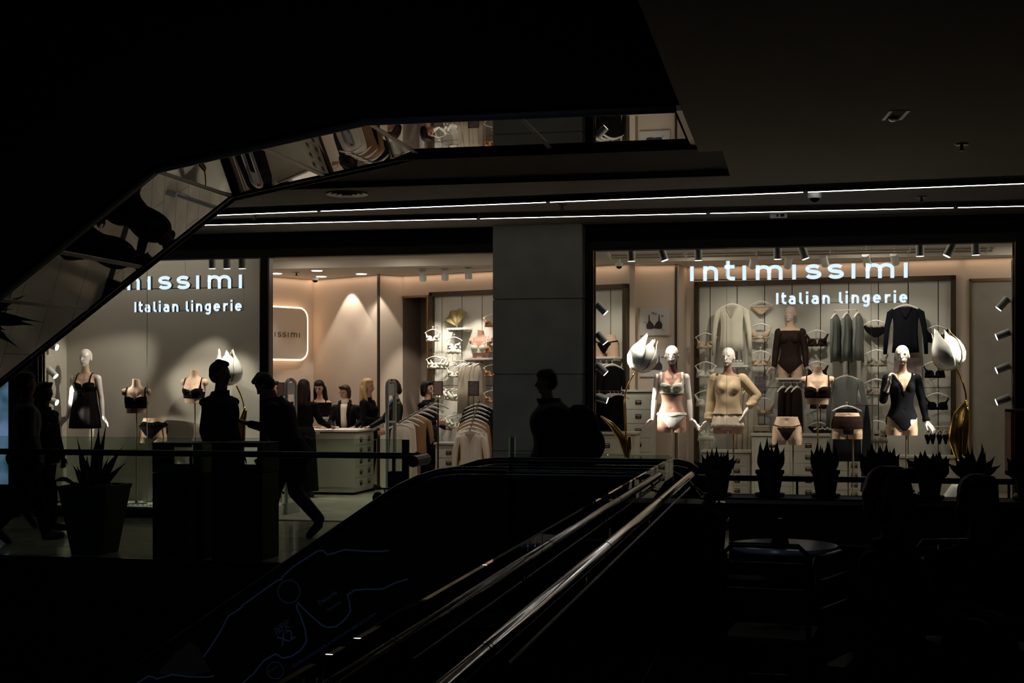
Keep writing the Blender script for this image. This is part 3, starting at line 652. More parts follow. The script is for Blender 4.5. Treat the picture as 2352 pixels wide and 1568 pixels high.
# right railing behind the plants
rr = thing('railing', 'dark metal railing behind the row of potted plants at the right', 'railing', (0, 0, 0))
zt = P(2000, 1095, GY1).z; zb = P(2000, 1108, GY1).z
m = MB(); m.box((PX(1600, GY1), GY1-0.02, zb), (5.0, GY1+0.02, zt)); m.build('top_rail', 'blackmetal', rr, bevel=0.004)
for px in (1831, 1640, 2317): m = MB(); m.box((PX(px, GY1)-0.008, GY1-0.01, 0), (PX(px, GY1)+0.008, GY1+0.01, zb)); m.build('post', 'blackmetal', rr)
m = MB(); m.cyl(P(1578, 1105, GY1), P(1618, 1135, GY1), 0.006); m.build('brace', 'steel', rr)
# ---------------------------------------------------------------- illuminated signs
def arc(cx, cz, rx, rz, a0, a1, n=10): return [(cx+rx*math.cos(math.radians(a0+(a1-a0)*k/n)), cz+rz*math.sin(math.radians(a0+(a1-a0)*k/n))) for k in range(n+1)]
def glyph(ch, w, s):
    """strokes of a letter in a box w wide, x-height 1, stroke s"""
    h = s/2; r = w-2*h
    if ch == 'i0': return [[(h, 0), (h, 1)]]
    if ch == 'I': return [[(h, 0), (h, 1.3)]]
    if ch == 'i': return [[(h, 0), (h, 1)], [(h, 1.14), (h, 1.14+s)]]
    if ch == 'l': return [[(h, 1.3), (h, 0.3)]+arc(h+0.25, 0.3, 0.25, 0.3-h*0.9, 180, 270, 6)+[(w, h*0.9)]]
    if ch == 'n': return [[(h, 0), (h, 1)], [(h, 0.5)]+arc(h+r/2, 0.58, r/2, 0.42-h, 170, 0, 12)+[(w-h, 0)]]
    if ch == 'm':
        q = (w-2*h)/2; return [[(h, 0), (h, 1)], [(h, 0.5)]+arc(h+q/2, 0.6, q/2, 0.4-h, 170, 0, 10)+[(h+q, 0)], [(h+q, 0.5)]+arc(h+q*1.5, 0.6, q/2, 0.4-h, 170, 0, 10)+[(w-h, 0)]]
    if ch == 't': return [[(w*0.32, 1.33), (w*0.32, 0.32)]+arc(w*0.32+0.27, 0.32, 0.27, 0.32-h, 180, 270, 6)+[(w*0.98, h)], [(0, 0.92), (w*0.95, 0.92)]]
    if ch == 's': return [arc(w/2, 0.5+(0.5-h)/2, w/2-h*1.1, (0.5-h)/2, 25, 90, 6)+arc(w/2, 0.5+(0.5-h)/2, w/2-h, (0.5-h)/2, 90, 235, 9)[1:]+[(w*0.5, 0.5)]+arc(w/2, 0.5-(0.5-h)/2, w/2-h, (0.5-h)/2, 55, -90, 9)+arc(w/2, 0.5-(0.5-h)/2, w/2-h*0.8, (0.5-h)/2, -90, -160, 6)[1:]]
    if ch == 'a': return [arc(w/2-0.03, 0.7, w/2-h, 0.3-h, 150, 0, 8)+[(w-h, 0.6), (w-h, 0)], [(w-h, 0.56), (w*0.45, 0.56)]+arc(w*0.45, 0.33, w*0.45-h, 0.23, 90, 270, 10)+[(w*0.6, 0.10), (w-h, 0.22)]]
    if ch == 'e': return [[(h, 0.52), (w-h, 0.52)]+arc(w/2, 0.56, w/2-h, 0.44-h, 0, 180, 12)+arc(w/2, 0.42, w/2-h, 0.42-h, 180, 325, 12)]
    if ch == 'g': return [[(w-h, 1.0), (w-h, -0.02)]+arc(w/2, -0.02, w/2-h, 0.25, 0, -150, 10), arc(w/2, 0.52, w/2-h, 0.48-h, 0, 360, 18)]
    if ch == 'r': return [[(h, 0), (h, 1)], [(h, 0.55)]+arc(w*0.75, 0.55, w*0.75-h, 0.45-h, 175, 75, 8)]
    return []
BIG = [('i0', 0, 9), ('n', 31, 66), ('t', 81, 106), ('i0', 123, 132), ('m', 154, 216), ('i0', 238, 247), ('s', 268, 305), ('s', 319, 356), ('i0', 373, 382), ('m', 405, 469), ('i0', 490, 499)]
SMALL = [('I', 0, 6.5), ('t', 12, 24), ('a', 28.7, 45), ('l', 53, 62), ('i', 68.5, 74), ('a', 81, 98), ('n', 106, 123), ('l', 143.6, 152.5), ('i', 158.5, 164), ('n', 172, 189), ('g', 196, 213), ('e', 220, 238), ('r', 246.7, 261), ('i', 266.5, 272), ('e', 279, 297)]
def word(spec, X0, Z0, unit, s, parent, y0, y1, mats, nm='letter', xh=35.0, m=None, fm=1):
    """spec widths in drawing units, unit = metres for each, xh = x-height in drawing units"""
    for ch, a, b_ in spec:
        k = xh*unit; g = glyph(ch, (b_-a)/xh, s); mb = MB()
        for i, st in enumerate(g): mb.stroke([(X0+a*unit+x*k, Z0+z*k) for x, z in st], s*k, y0, y1, m, frontmi=fm)
        mb.build(nm, mats, parent, fix=False)
R1 = P(2085, 640, 0.15); R0 = P(1585, 643, 0.15); U = (R1.x-R0.x)/499.0; ZB = (R1.z+R0.z)/2
def shop_sign(xr, label):
    t = thing('shop_sign', label, 'sign', (xr, 0.15, 0))
    word(BIG, -499*U, ZB, U, 0.25, t, 0, 0.05, ['letter_side', 'letter_face'])
    zs_ = P(2085, 695, 0.15).z
    word(SMALL, -298*U, zs_, U, 0.27, t, 0, 0.04, ['letter_side', 'letter_face'], xh=20.6)
    m = MB()
    for x in (-499*U+0.02, -330*U, -160*U, 0.01): m.cyl((x, 0.04, ZB+0.2), (x, 0.04, FZ), 0.0018, n=6)
    m.cyl((0.012, 0.03, zs_), (0.012, 0.03, ZB+0.3), 0.002, n=6)
    m.build('hanging_wire', 'steel', t)
    m = MB(); m.box((-499*U, 0.045, ZB+0.01), (0.01, 0.052, ZB+0.02)); m.box((-298*U, 0.04, zs_+0.01), (0.01, 0.045, zs_+0.016)); m.build('support_rod', 'glass_rod', t)
mat('glass_rod', (0.3, 0.3, 0.3), 0.2)
shop_sign(R1.x, 'glowing white intimissimi Italian lingerie sign in the big right window')
shop_sign(P(556, 664, 0.15).x, 'glowing white intimissimi Italian lingerie sign in the left window, cut by the escalator')
# raised letters on the window plinths
t = thing('plinth_lettering', 'cream raised intimissimi letters on the floor of the left window', 'lettering', (0, 0, 0))
mm = Matrix.Translation((P(240, 1155, 0.3).x, 0.22, PLZ)) @ Matrix.Rotation(math.radians(-90), 4, 'X')
word(BIG, 0, 0, 0.00235, 0.2, t, -0.014, 0.0, ['white', 'white'], m=mm)
t = thing('plinth_lettering', 'cream raised intimissimi letters on the floor of the right window, seen under the chrome rail', 'lettering', (0, 0, 0))
for k_ in range(2):
    mm = Matrix.Translation((P(1372, 1155, 0.2).x+k_*3.4, 0.22, PLZ)) @ Matrix.Rotation(math.radians(-90), 4, 'X')
    word(BIG, 0, 0, 0.00235, 0.2, t, -0.014, 0.0, ['white', 'white'], m=mm)
# rounded light box sign on the entrance side wall
def wall_frame(a, c):
    d = (Vector(c)-Vector(a)).normalized(); return math.atan2(d.y, d.x)
q1 = PW(702, 710, A, B, 0.06); q0 = PW(702, 825, A, B, 0.06); ang = wall_frame(A, B)
hgt = q1.z-q0.z; wid = 1.75; t = thing('light_box_sign', 'rounded wall sign with glowing edge reading intimissimi inside the entrance', 'sign', (q1.x, q1.y, q0.z), ang)
def rrect(x0, z0, x1, z1, r, n=6):
    o = []
    for cx, cz, a in ((x1-r, z1-r, 0), (x0+r, z1-r, 90), (x0+r, z0+r, 180), (x1-r, z0+r, 270)): o += arc(cx, cz, r, r, a, a+90, n)
    return o
m = MB(); m.prism(rrect(-wid, 0, 0, hgt, 0.16), 'y', -0.035, 0.0); m.build('face', 'wall_beige', t)
m = MB(); rp = rrect(-wid-0.012, -0.012, 0.012, hgt+0.012, 0.17); rp.append(rp[0]); m.stroke(rp, 0.03, -0.034, 0.03); m.build('glowing_edge', 'cove_glow', t)
mat('bronze_letter', (0.10, 0.07, 0.04), 0.5)
lx = PW(690, 770, A, B, 0.1); k_ = 1.02/499
sc_ = (Vector((lx.x, lx.y))-Vector((q1.x, q1.y))).length
word(BIG, -sc_-499*k_, PW(690, 775, A, B, 0.1).z-q0.z, k_, 0.16, t, -0.042, -0.034, ['bronze_letter', 'bronze_letter'], xh=38)
# ================================================================ MANNEQUINS (facing -y, heights as on a 1.75 m figure)
def ring(cx, cy, z, rx, ry, n=28, p=2.2):
    o = []
    for i in range(n):
        a = 2*math.pi*i/n; c, s_ = math.cos(a), math.sin(a)
        o.append(Vector((cx+rx*math.copysign(abs(c)**(2/p), c), cy+ry*math.copysign(abs(s_)**(2/p), s_), z)))
    return o
def torso_mb(male=False, legs=True):
    b = MB(); k = 1.0
    R = [(.78,.150,.112,.01),(.82,.168,.122,.012),(.87,.176,.124,.012),(.92,.170,.114,.006),(.97,.150,.098,0),(1.03,.128,.086,-.002),(1.08,.118,.082,-.002),(1.13,.121,.085,0),(1.19,.132,.092,0),(1.25,.141,.096,.002),(1.31,.146,.094,.006),(1.36,.148,.084,.01),(1.395,.128,.066,.012),(1.425,.085,.052,.012),(1.45,.056,.048,.008),(1.49,.048,.047,.002),(1.55,.046,.046,-.004)]
    if male: R = [(z, (rx*(1.12 if z > 1.1 else 1.0)+(0.018 if 1.0 < z < 1.15 else 0)) if z < 1.44 else rx*1.22, ry*(1.08 if z < 1.44 else 1.2), cy) for z, rx, ry, cy in R]
    b.loft([ring(0, cy, z, rx, ry) for z, rx, ry, cy in R])
    for s_ in (-1, 1):
        b.cap((s_*.08, .012, 1.392), (s_*(.152 if not male else .178), .012, 1.368), .036, .047)
        b.cap((s_*.05, .01, 1.425), (s_*.12, 0.01, 1.395), .018, .022)
        if not male: b.ell((s_*.066, -.066, 1.262), (.058, .056, .060)); b.cap((s_*.085, -.03, 1.35), (s_*.073, -.068, 1.28), .03, .044)
        b.ell((s_*.075, .075, .86), (.085, .07, .085))
        if legs: b.loft([ring(s_*x, cy, z, rx, ry, 20, 2) for z, x, rx, ry, cy in ((.60,.098,.068,.074,0),(.70,.094,.080,.090,.004),(.78,.090,.088,.104,.008),(.86,.080,.090,.105,.01),(.90,.07,.08,.09,.01))])
    return b
TORSO = deform(voxel(torso_mb(), 0.0075, 5), [((0, -.095, 1.0), .02, (0, .006, 0)), ((0, -.07, 1.33), (.02, .04, .07), (0, .006, 0)), ((0, .10, 1.2), (.015, .04, .15), (0, -.008, 0))])
def head_mb(neck=True):
    b = MB(); b.ell((0, .012, 1.655), (.074, .093, .092), 20); b.ell((0, -.004, 1.630), (.066, .080, .070), 18); b.ell((0, -.020, 1.592), (.053, .062, .066), 18); b.ell((0, -.052, 1.548), (.024, .026, .020))
    b.cap((0, -.083, 1.640), (0, -.100, 1.604), .008, .011); b.ell((0, -.077, 1.578), (.019, .011, .011)); b.cap((-.032, -.066, 1.654), (.032, -.066, 1.654), .011)
    for s_ in (-1, 1): b.ell((s_*.073, .01, 1.62), (.008, .018, .028))
    if neck: b.cap((0, .012, 1.60), (0, .008, 1.50), .047, .046)
    return b
HEADD = [((s_*.031, -.088, 1.632), (.019, .03, .012), (0, .005, 0)) for s_ in (-1, 1)]+[((0, -.095, 1.578), (.022, .02, .003), (0, .005, 0))]
HEAD = deform(voxel(head_mb(False), 0.005, 6), HEADD)
HEADM = HEAD
def hand(b, W, d, palm, thumb, curl=0.25, s=1.0, spread=0.10, finger_curls=None):
    """palm and five separate fingers at wrist W; d = pointing direction, palm = direction the palm faces, thumb = side the thumb is on"""
    W = Vector(W); d = Vector(d).normalized(); pn = Vector(palm); pn = (pn-d*pn.dot(d)).normalized(); side = Vector(thumb); side = (side-d*side.dot(d)-pn*side.dot(pn)).normalized()
    b.cap(W, W+d*.03*s, .024*s, .024*s)
    for k in (-1.5, -.5, .5, 1.5): b.cap(W+d*.012*s+side*k*.010*s, W+d*.082*s+side*k*.0185*s, .0145*s, .0105*s, 10)
    for i, k in enumerate((1.5, .5, -.5, -1.5)):
        L = (.070, .080, .074, .058)[i]*s; base = W+d*.082*s+side*k*.0185*s; dd = (d+side*k*spread).normalized(); q = (finger_curls[i] if finger_curls else curl)
        r = .0088*s; pts = [base]; a = q*0.5
        for f in (.45, .32, .25):
            v = (dd*math.cos(a)+pn*math.sin(a)).normalized(); pts.append(pts[-1]+v*L*f); a += q*1.1
        b.chain(pts, [r*1.08, r, r*.93, r*.8], 9)
    t0 = W+d*.022*s+side*.020*s; t1 = t0+(d*.6+side*.75+pn*.25).normalized()*.040*s; t2 = t1+(d*.9+side*.35+pn*.3).normalized()*.030*s; t3 = t2+(d+side*.1+pn*.25).normalized()*.022*s
    b.chain([t0, t1, t2, t3], [.0150*s, .0115*s, .0098*s, .008*s], 9)
def arm_mb(S, E, Wr, d, palm, thumb, curl=0.2, s=1.0, up=.047, fc=None):
    b = MB(); S, E, Wr = Vector(S), Vector(E), Vector(Wr)
    b.chain([S, S.lerp(E, .35), E], [up, up*.88, up*.70]); b.chain([E, E.lerp(Wr, .3), Wr], [up*.72, up*.72, up*.46]); hand(b, Wr, d, palm, thumb, curl, s, finger_curls=fc); return b
def mann(name, label, loc, rz, tm='mann_beige', head=True, headrz=0.0, arms=(), scale=1.0, dz=0.22, polex=0.06, stand=True, hm='mann_white', floor=None):
    t = thing(name, label, 'mannequin', loc, rz, None, scale)
    body = cutmesh(TORSO, [((0, 0, 1.546), (0, 0, 1)), ((0, 0, .715), (0, 0, -1))]); me = xform(body, Matrix.Translation((0, 0, dz))); bo = link('torso', me, tm, t, True)
    bo['dz'] = dz
    if head:
        hm_ = xform(HEADM, Matrix.Translation((0, 0, dz)) @ Matrix.Translation((0, 0, 1.5)) @ Matrix.Rotation(headrz, 4, 'Z') @ Matrix.Scale(1.07, 4) @ Matrix.Translation((0, 0, -1.515))); link('head', hm_, hm, t, True)
    for a in arms:
        me = voxel(arm_mb(*a[0:3], **a[3]), 0.0048, 2, .5); me.transform(Matrix.Translation((0, 0, dz))); link('arm', me, hm, t, True)
    if stand:
        b = MB(); b.cyl((polex, .05, -0.0), (polex, .05, .74+dz), .011, n=14); b.build('pole', 'pole', t, 'a')
        b = MB(); b.lathe([(.001, 0), (.16, 0), (.16, .008), (.15, .012), (.02, .014), (.018, .05), (.001, .05)], (polex, .05, 0)); b.build('base', 'steel', t, 'a')
    return t, me if False else body
def T_(me, dz): return xform(me, Matrix.Translation((0, 0, dz)))
def garment(t, name, pred, m, dz=0.22, off=.004, thick=.003, src=None):
    return wear(name, T_(shell(src or TORSO, pred, off), dz), m, t, thick)
def bra_pred(neck=1.30, low=1.178, plunge=.045, strap=.105, cup=.070):
    def f(x, y, z):
        ax = np.abs(x)
        band = (z > low) & (z < low+.04)
        d = np.hypot(ax-.074, (z-1.258)*0.95)
        cups = (y < -.03) & (z > low) & (d < cup) & (z < neck-.35*np.maximum(0, .074-ax)+.0*ax) & ~((ax < .006) & (z > 1.24))
        side = (z > low) & (z < low+.075-.25*np.clip(np.where(y > 0, .15-ax, 0), 0, .2)) & (ax > .11)
        st = (np.abs(ax-strap+.15*np.clip(z-1.36, 0, 1)*0) < .010) & (z > 1.25)
        return band | cups | side | st | ((y < -.03) & (ax < .032) & (z > low) & (z < 1.242))
    return f
def panty_pred(top=.925, low=.775, leg=1.15, flat=.028, back=True):
    def f(x, y, z):
        ax = np.abs(x)
        fr = z > low+leg*np.maximum(ax-flat, 0)
        bk = z > low+(leg*.55)*np.maximum(ax-flat-.03, 0)
        return (z < top) & np.where(y < .0, fr, bk)
    return f
def vneck(top=1.42, depth=1.24, slope=1.9, low=.775, leg=1.15):
    def f(x, y, z):
        ax = np.abs(x)
        neck = np.where(y < 0, z < depth+slope*ax, z < top-.03+.0*ax) & (z < top)
        fr = z > low+leg*np.maximum(ax-.03, 0)
        return neck & np.where(y < 0.0, fr, z > low+.6*np.maximum(ax-.05, 0))
    return f
def sleeve(t, S, E, Wr, m, dz, r=(.060, .050, .038), over=.008, bunch=0):
    S, E, Wr = Vector(S), Vector(E), Vector(Wr)
    b = MB(); b.chain([S, S.lerp(E, .4), E], [r[0], r[0]*.93, r[1]]); b.chain([E, E.lerp(Wr, .4), Wr], [r[1], r[1]*.95, r[2]])
    if bunch:
        for k in range(3): p = E.lerp(Wr, .72+.11*k); b.ell(p, (r[2]*1.35, r[2]*1.35, r[2]*.7))
    me = voxel(b, .008, 2); me.transform(Matrix.Translation((0, 0, dz))); return link('sleeve', me, m, t, True)
WZ = PLZ   # window floor height
ARM_L = dict(curl=.12, s=1.0)
def relaxed(s_, out=.10):   # arm hanging slightly out, hand turned out at the wrist
    return ((s_*.165, .012, 1.365), (s_*.205, .03, 1.10), (s_*(.205+out*.2), -.01, .865), dict(d=(s_*.72, -.25, -.75), palm=(0, -1, -.2) if False else (0, -.6, -.8), thumb=(0, -1, .2), curl=.10))
YM = 0.75
def wpos(px, Y=YM): return (PX(px, Y), Y, WZ)
# --- A: white lace set
mA, _ = mann('mannequin', 'bald white-headed mannequin wearing white lace bra and briefs in the right window', wpos(1543, .62), .06, 'mann_rose', arms=(relaxed(-1), relaxed(1)), dz=.235)
garment(mA, 'bra', bra_pred(1.30, 1.172, strap=.118, cup=.076), 'white_lace', .235, .006, .004)
garment(mA, 'bra_strap', lambda x, y, z: (np.abs(np.abs(x)-.125) < .016) & (z > 1.28), 'white_lace', .235, .006, .004)
garment(mA, 'briefs', panty_pred(.945, .775, 1.05, .03), 'white', .235, .004); garment(mA, 'lace_waistband', lambda x, y, z: (z > .895-.25*np.maximum(0, .08-np.abs(x))+.02) & (z < .95), 'white_lace', .235, .008, .004)
# --- B: beige sweater and satin shorts, hand on hip
hipArm = ((.165, .012, 1.365), (.335, .06, 1.17), (.215, -.05, .985), dict(d=(-.45, -.1, -.9), palm=(-1, 0.1, 0.2), thumb=(0, 1, -.2), curl=.15))
mB, _ = mann('mannequin', 'mannequin in a beige off-shoulder sweater and satin shorts with one hand on its hip', wpos(1672, .85), -.05, 'mann_brown', arms=(relaxed(-1), hipArm), dz=.215, headrz=-.2)
def sweater_me(neck_tilt=True, low=.94, fat=.02):
    b = torso_mb(legs=False)
    me = voxel(b, .01, 22, .8)
    def pr(x, y, z): return (z > low) & (z < 1.40-.16*x-.0*z) if neck_tilt else (z > low) & (z < 1.39)
    s_ = shell(me, pr, fat, 2)
    return deform(s_, [((0, -.06, 1.10), (.2, .1, .08), (0, -.02, 0)), ((0, 0, low), (.3, .3, .03), (0, 0, 0))])
wear('sweater', T_(sweater_me(), .215), 'sweater', mB, .005)
for a in (relaxed(-1), hipArm): sleeve(mB, a[0], a[1], Vector(a[1]).lerp(Vector(a[2]), .62 if a is hipArm else .9), 'sweater', .215, (.072, .060, .048), bunch=1)
b = MB(); rr_ = []
for z, rx, ry in ((.975, .158, .115), (.90, .185, .135), (.84, .20, .15), (.77, .215, .16)):
    rr_.append([Vector((math.cos(a)*rx*(1+.035*math.sin(11*a)), .006+math.sin(a)*ry*(1+.035*math.sin(11*a)), z+(0.03*abs(math.sin(a)) if z < .8 else 0))) for a in [2*math.pi*i/66 for i in range(66)]])
b.loft(rr_, cap=False); me = b.mesh(); me.transform(Matrix.Translation((0, 0, .215))); wear('shorts', me, 'satin', mB, .003)
# --- C: navy bodysuit, right hand raised
raised = ((-.165, .012, 1.365), (-.215, -.0, 1.12), (-.185, -.15, 1.31), dict(d=(.1, .05, 1), palm=(1, .1, 0), thumb=(0, 1, .2), curl=.95))
lowArm = ((.165, .012, 1.365), (.235, .03, 1.12), (.27, -.02, .875), dict(d=(.55, -.35, -.75), palm=(0, .3, -1), thumb=(0, -1, 0), curl=.12))
mC, _ = mann('mannequin', 'mannequin in a navy lace-edged long-sleeved bodysuit with one hand raised to its shoulder', wpos(2072, .62), .18, 'mann_beige', arms=(raised, lowArm), dz=.22, headrz=-.3)
garment(mC, 'bodysuit', vneck(1.405, 1.20, 2.1, .775, 1.15), 'navy_cloth', .22, .005)
garment(mC, 'lace_collar', lambda x, y, z: (y < .02) & (z > 1.185+2.1*np.abs(x)-.045) & (z < 1.215+2.1*np.abs(x)) & (z < 1.42), 'black_lace', .22, .009, .004)
garment(mC, 'lace_hip_panel', lambda x, y, z: (x > .06) & (y < .03) & (z > .775+1.15*(np.abs(x)-.03)) & (z < .90), 'white_lace', .22, .009, .002)
for a in (raised, lowArm):
    cf = .45 if a is raised else .9
    sleeve(mC, a[0], a[1], Vector(a[1]).lerp(Vector(a[2]), cf), 'navy_cloth', .22, (.058, .048, .034))
    e = Vector(a[1]).lerp(Vector(a[2]), cf-.06); f = Vector(a[1]).lerp(Vector(a[2]), cf+.10); b = MB(); b.tube([e, f], [.040, .036], 16, False); me = b.mesh(); me.transform(Matrix.Translation((0, 0, .22))); wear('lace_cuff', me, 'black_lace', mC, .004)
# --- D: brown dress body on the wall shelf
# --- E: black babydoll in the left window
mE, _ = mann('mannequin', 'mannequin in a sheer black lace babydoll in the left window', wpos(196, .55), .05, 'mann_beige', arms=(relaxed(-1, .2), relaxed(1, .2)), dz=.235)
garment(mE, 'babydoll_cups', bra_pred(1.31, 1.185, strap=.095, cup=.074), 'black_lace', .235, .006, .003)
garment(mE, 'briefs', panty_pred(.90, .775, 1.3, .03), 'black_cloth', .235, .003)
b = MB(); rr_ = []
for z, rx, ry in ((1.19, .146, .112), (1.08, .158, .122), (.98, .175, .135), (.88, .195, .15), (.78, .205, .158), (.722, .21, .162)):
    rr_.append([Vector((math.cos(a)*rx*(1+.02*math.sin(13*a)), -.004+math.sin(a)*ry*(1+.02*math.sin(13*a)), z)) for a in [2*math.pi*i/78 for i in range(78)]])
b.loft(rr_, cap=False); me = b.mesh(); me.transform(Matrix.Translation((0, 0, .235))); wear('babydoll_skirt', me, 'sheer_black', mE, .002)
def bow(t, p, m='gloss_black', s=1.0):
    b = MB()
    for q in (-1, 1): b.tube([(p[0], p[1], p[2]), (p[0]+q*.012*s, p[1]-.008, p[2]+.012*s), (p[0]+q*.03*s, p[1]-.006, p[2]+.008*s), (p[0]+q*.028*s, p[1]-.004, p[2]-.006*s), (p[0], p[1], p[2])], .006*s, 8); b.tube([(p[0], p[1]-.004, p[2]), (p[0]+q*.018*s, p[1]-.008, p[2]-.03*s), (p[0]+q*.024*s, p[1]-.004, p[2]-.055*s)], .005*s, 8)
    b.ell(p, (.008*s, .008*s, .009*s), 8); return b.build('bow', m, t, True)
bow(mE, (0, -.115, 1.435), 'gloss_black', 1.3)
# --- busts and hip forms
def bust(label, px, py_neck, Y=.6, tm='mann_beige', rz=0.0, polepx=None, sc=1.0, stand=True, z0=None, polelen=None, cat='bust form'):
    """torso without head or arms; py_neck = top of the neck"""
    loc = P(px, py_neck, Y); base = WZ if z0 is None else z0
    t = thing('bust_form', label, cat, (loc.x, Y, base), rz)
    dz = loc.z-base-1.535*sc
    me = cutmesh(TORSO, [((0, 0, 1.530), (0.15, 0, 1)), ((0, 0, 1.10), (0, 0, -1)), ((.168, 0, 1.3), (1, 0, -.12)), ((-.168, 0, 1.3), (-1, 0, -.12))])
    me.transform(Matrix.Translation((0, 0, dz)) @ Matrix.Scale(sc, 4)); link('torso', me, tm, t, True)
    if stand:
        b = MB(); b.cyl((0, .02, 0), (0, .02, dz+1.12*sc), .010, n=14); b.build('pole', 'pole', t, 'a')
        b = MB(); b.lathe([(.001, 0), (.13, 0), (.13, .006), (.022, .012), (.02, .05), (.001, .05)], (0, .02, 0)); b.build('base', 'steel', t, 'a')
    return t, dz, sc
def bgar(tt, name, pred, m, off=.005, thick=.003):
    t, dz, sc = tt; me = shell(TORSO, pred, off); me.transform(Matrix.Translation((0, 0, dz)) @ Matrix.Scale(sc, 4)); return wear(name, me, m, t, thick)
def hipform(label, px, py_top, Y=.6, tm='mann_beige', rz=0.0, stand=True, z0=None, sc=1.0, top=1.035, low=.715, polex=.06, wide=1.0):
    loc = P(px, py_top, Y); base = WZ if z0 is None else z0; t = thing('hip_form', label, 'hip form', (loc.x, Y, base), rz)
    dz = loc.z-base-top*sc
    me = cutmesh(TORSO, [((0, 0, top), (0, 0, 1)), ((0, 0, low), (0, 0, -1))]); me.transform(Matrix.Translation((0, 0, dz)) @ Matrix.Diagonal((sc*wide, sc, sc, 1))); link('hips', me, tm, t, True)
    if stand:
        b = MB(); b.cyl((polex, .03, 0), (polex, .03, dz+(low+.05)*sc), .010, n=14); b.build('pole', 'pole', t, 'a')
        b = MB(); b.lathe([(.001, 0), (.13, 0), (.13, .006), (.022, .012), (.02, .05), (.001, .05)], (polex, .03, 0)); b.build('base', 'steel', t, 'a')
    return t, dz, sc
def frill(tt, z, rx, ry, m, name='lace_frill', h=.05, cy=0.0, wob=24, amp=.06):
    t, dz, sc = tt; rr_ = []
    for k, q in ((0, 0), (.5, .4), (1, 1)): rr_.append([Vector((math.cos(a)*(rx+.03*k)*(1+amp*k*math.sin(wob*a)), cy+math.sin(a)*(ry+.03*k)*(1+amp*k*math.sin(wob*a)), z-h*k+.01*math.sin(5*a))) for a in [2*math.pi*i/144 for i in range(144)]])
    b = MB(); b.loft(rr_, cap=False); me = b.mesh(); me.transform(Matrix.Translation((0, 0, dz)) @ Matrix.Scale(sc, 4)); return wear(name, me, m, t, .002)
b1 = bust('bust form in a black lace bra with bow, nearest the left window mannequin', 313, 870, .42, rz=.25, sc=1.0)
bgar(b1, 'bra', bra_pred(1.31, 1.178, strap=.118, cup=.078), 'black_lace'); bgar(b1, 'bra_band', lambda x, y, z: (z > 1.165) & (z < 1.195), 'black_cloth', .006); bow(b1[0], (0, -.105, b1[1]+1.20), s=1.3)
b2 = bust('bust form wearing a black balconette bra beside the white tulip in the left window', 446, 848, .8, rz=-.05)
bgar(b2, 'bra', bra_pred(1.29, 1.178, strap=.115, cup=.078), 'black_lace'); bgar(b2, 'bra_band', lambda x, y, z: (z > 1.165) & (z < 1.20), 'black_cloth', .006); bow(b2[0], (0, -.115, b2[1]+1.24), s=1.2)
b3 = bust('bust form wearing a dark brown lace bra on a central pole in the right window', 1878, 839, .62, rz=-.05, sc=1.04)
bgar(b3, 'bra', bra_pred(1.30, 1.172, strap=.118, cup=.080), 'brown_lace', .007); bgar(b3, 'bra_band', lambda x, y, z: (z > 1.17) & (z < 1.215), 'brown_lace', .007)
h1 = hipform('hip form wearing black frilled lace briefs with suspenders in the left window', 352, 960, .78, rz=.1, polex=-.01)
bgar(h1, 'briefs', panty_pred(.98, .775, 1.1, .03), 'black_lace'); frill(h1, .985, .150, .108, 'black_lace', amp=.1)
m = MB()
for s_ in (-1, 1):
    m = MB(); m.tube([(s_*.15, -.07, h1[1]+.92), (s_*.165, -.06, h1[1]+.80), (s_*.15, -.07, h1[1]+.68)], .006, 8, flat=.4); m.build('suspender_strap', 'black_cloth', h1[0])
h2 = hipform('hip form wearing a black lace thong, left of the central pole in the right window', 1808, 957, .6, rz=-.08, top=1.045, sc=.98, polex=.065)
bgar(h2, 'thong', lambda x, y, z: np.where(y < 0, (z < .925-.0*x) & (z > np.maximum(.775+1.5*np.maximum(np.abs(x)-.02, 0), 0)), (z > .905) & (z < .925)), 'brown_lace', .004); bgar(h2, 'waistband', lambda x, y, z: (np.abs(z-.93-.25*np.maximum(np.abs(x)-.08, 0)) < .010), 'brown_cloth', .006)
h3 = hipform('hip form wearing wide dark brown lace shorts in the right window', 1946, 948, .6, rz=.1, top=1.02, sc=.98, polex=.07)
bgar(h3, 'lace_shorts', lambda x, y, z: (z < .985) & np.where(np.abs(x) > .062, z > .83, z > .775), 'brown_lace', .007)
bgar(h3, 'lining', panty_pred(.86, .775, 1.2, .02), 'brown_cloth', .004)
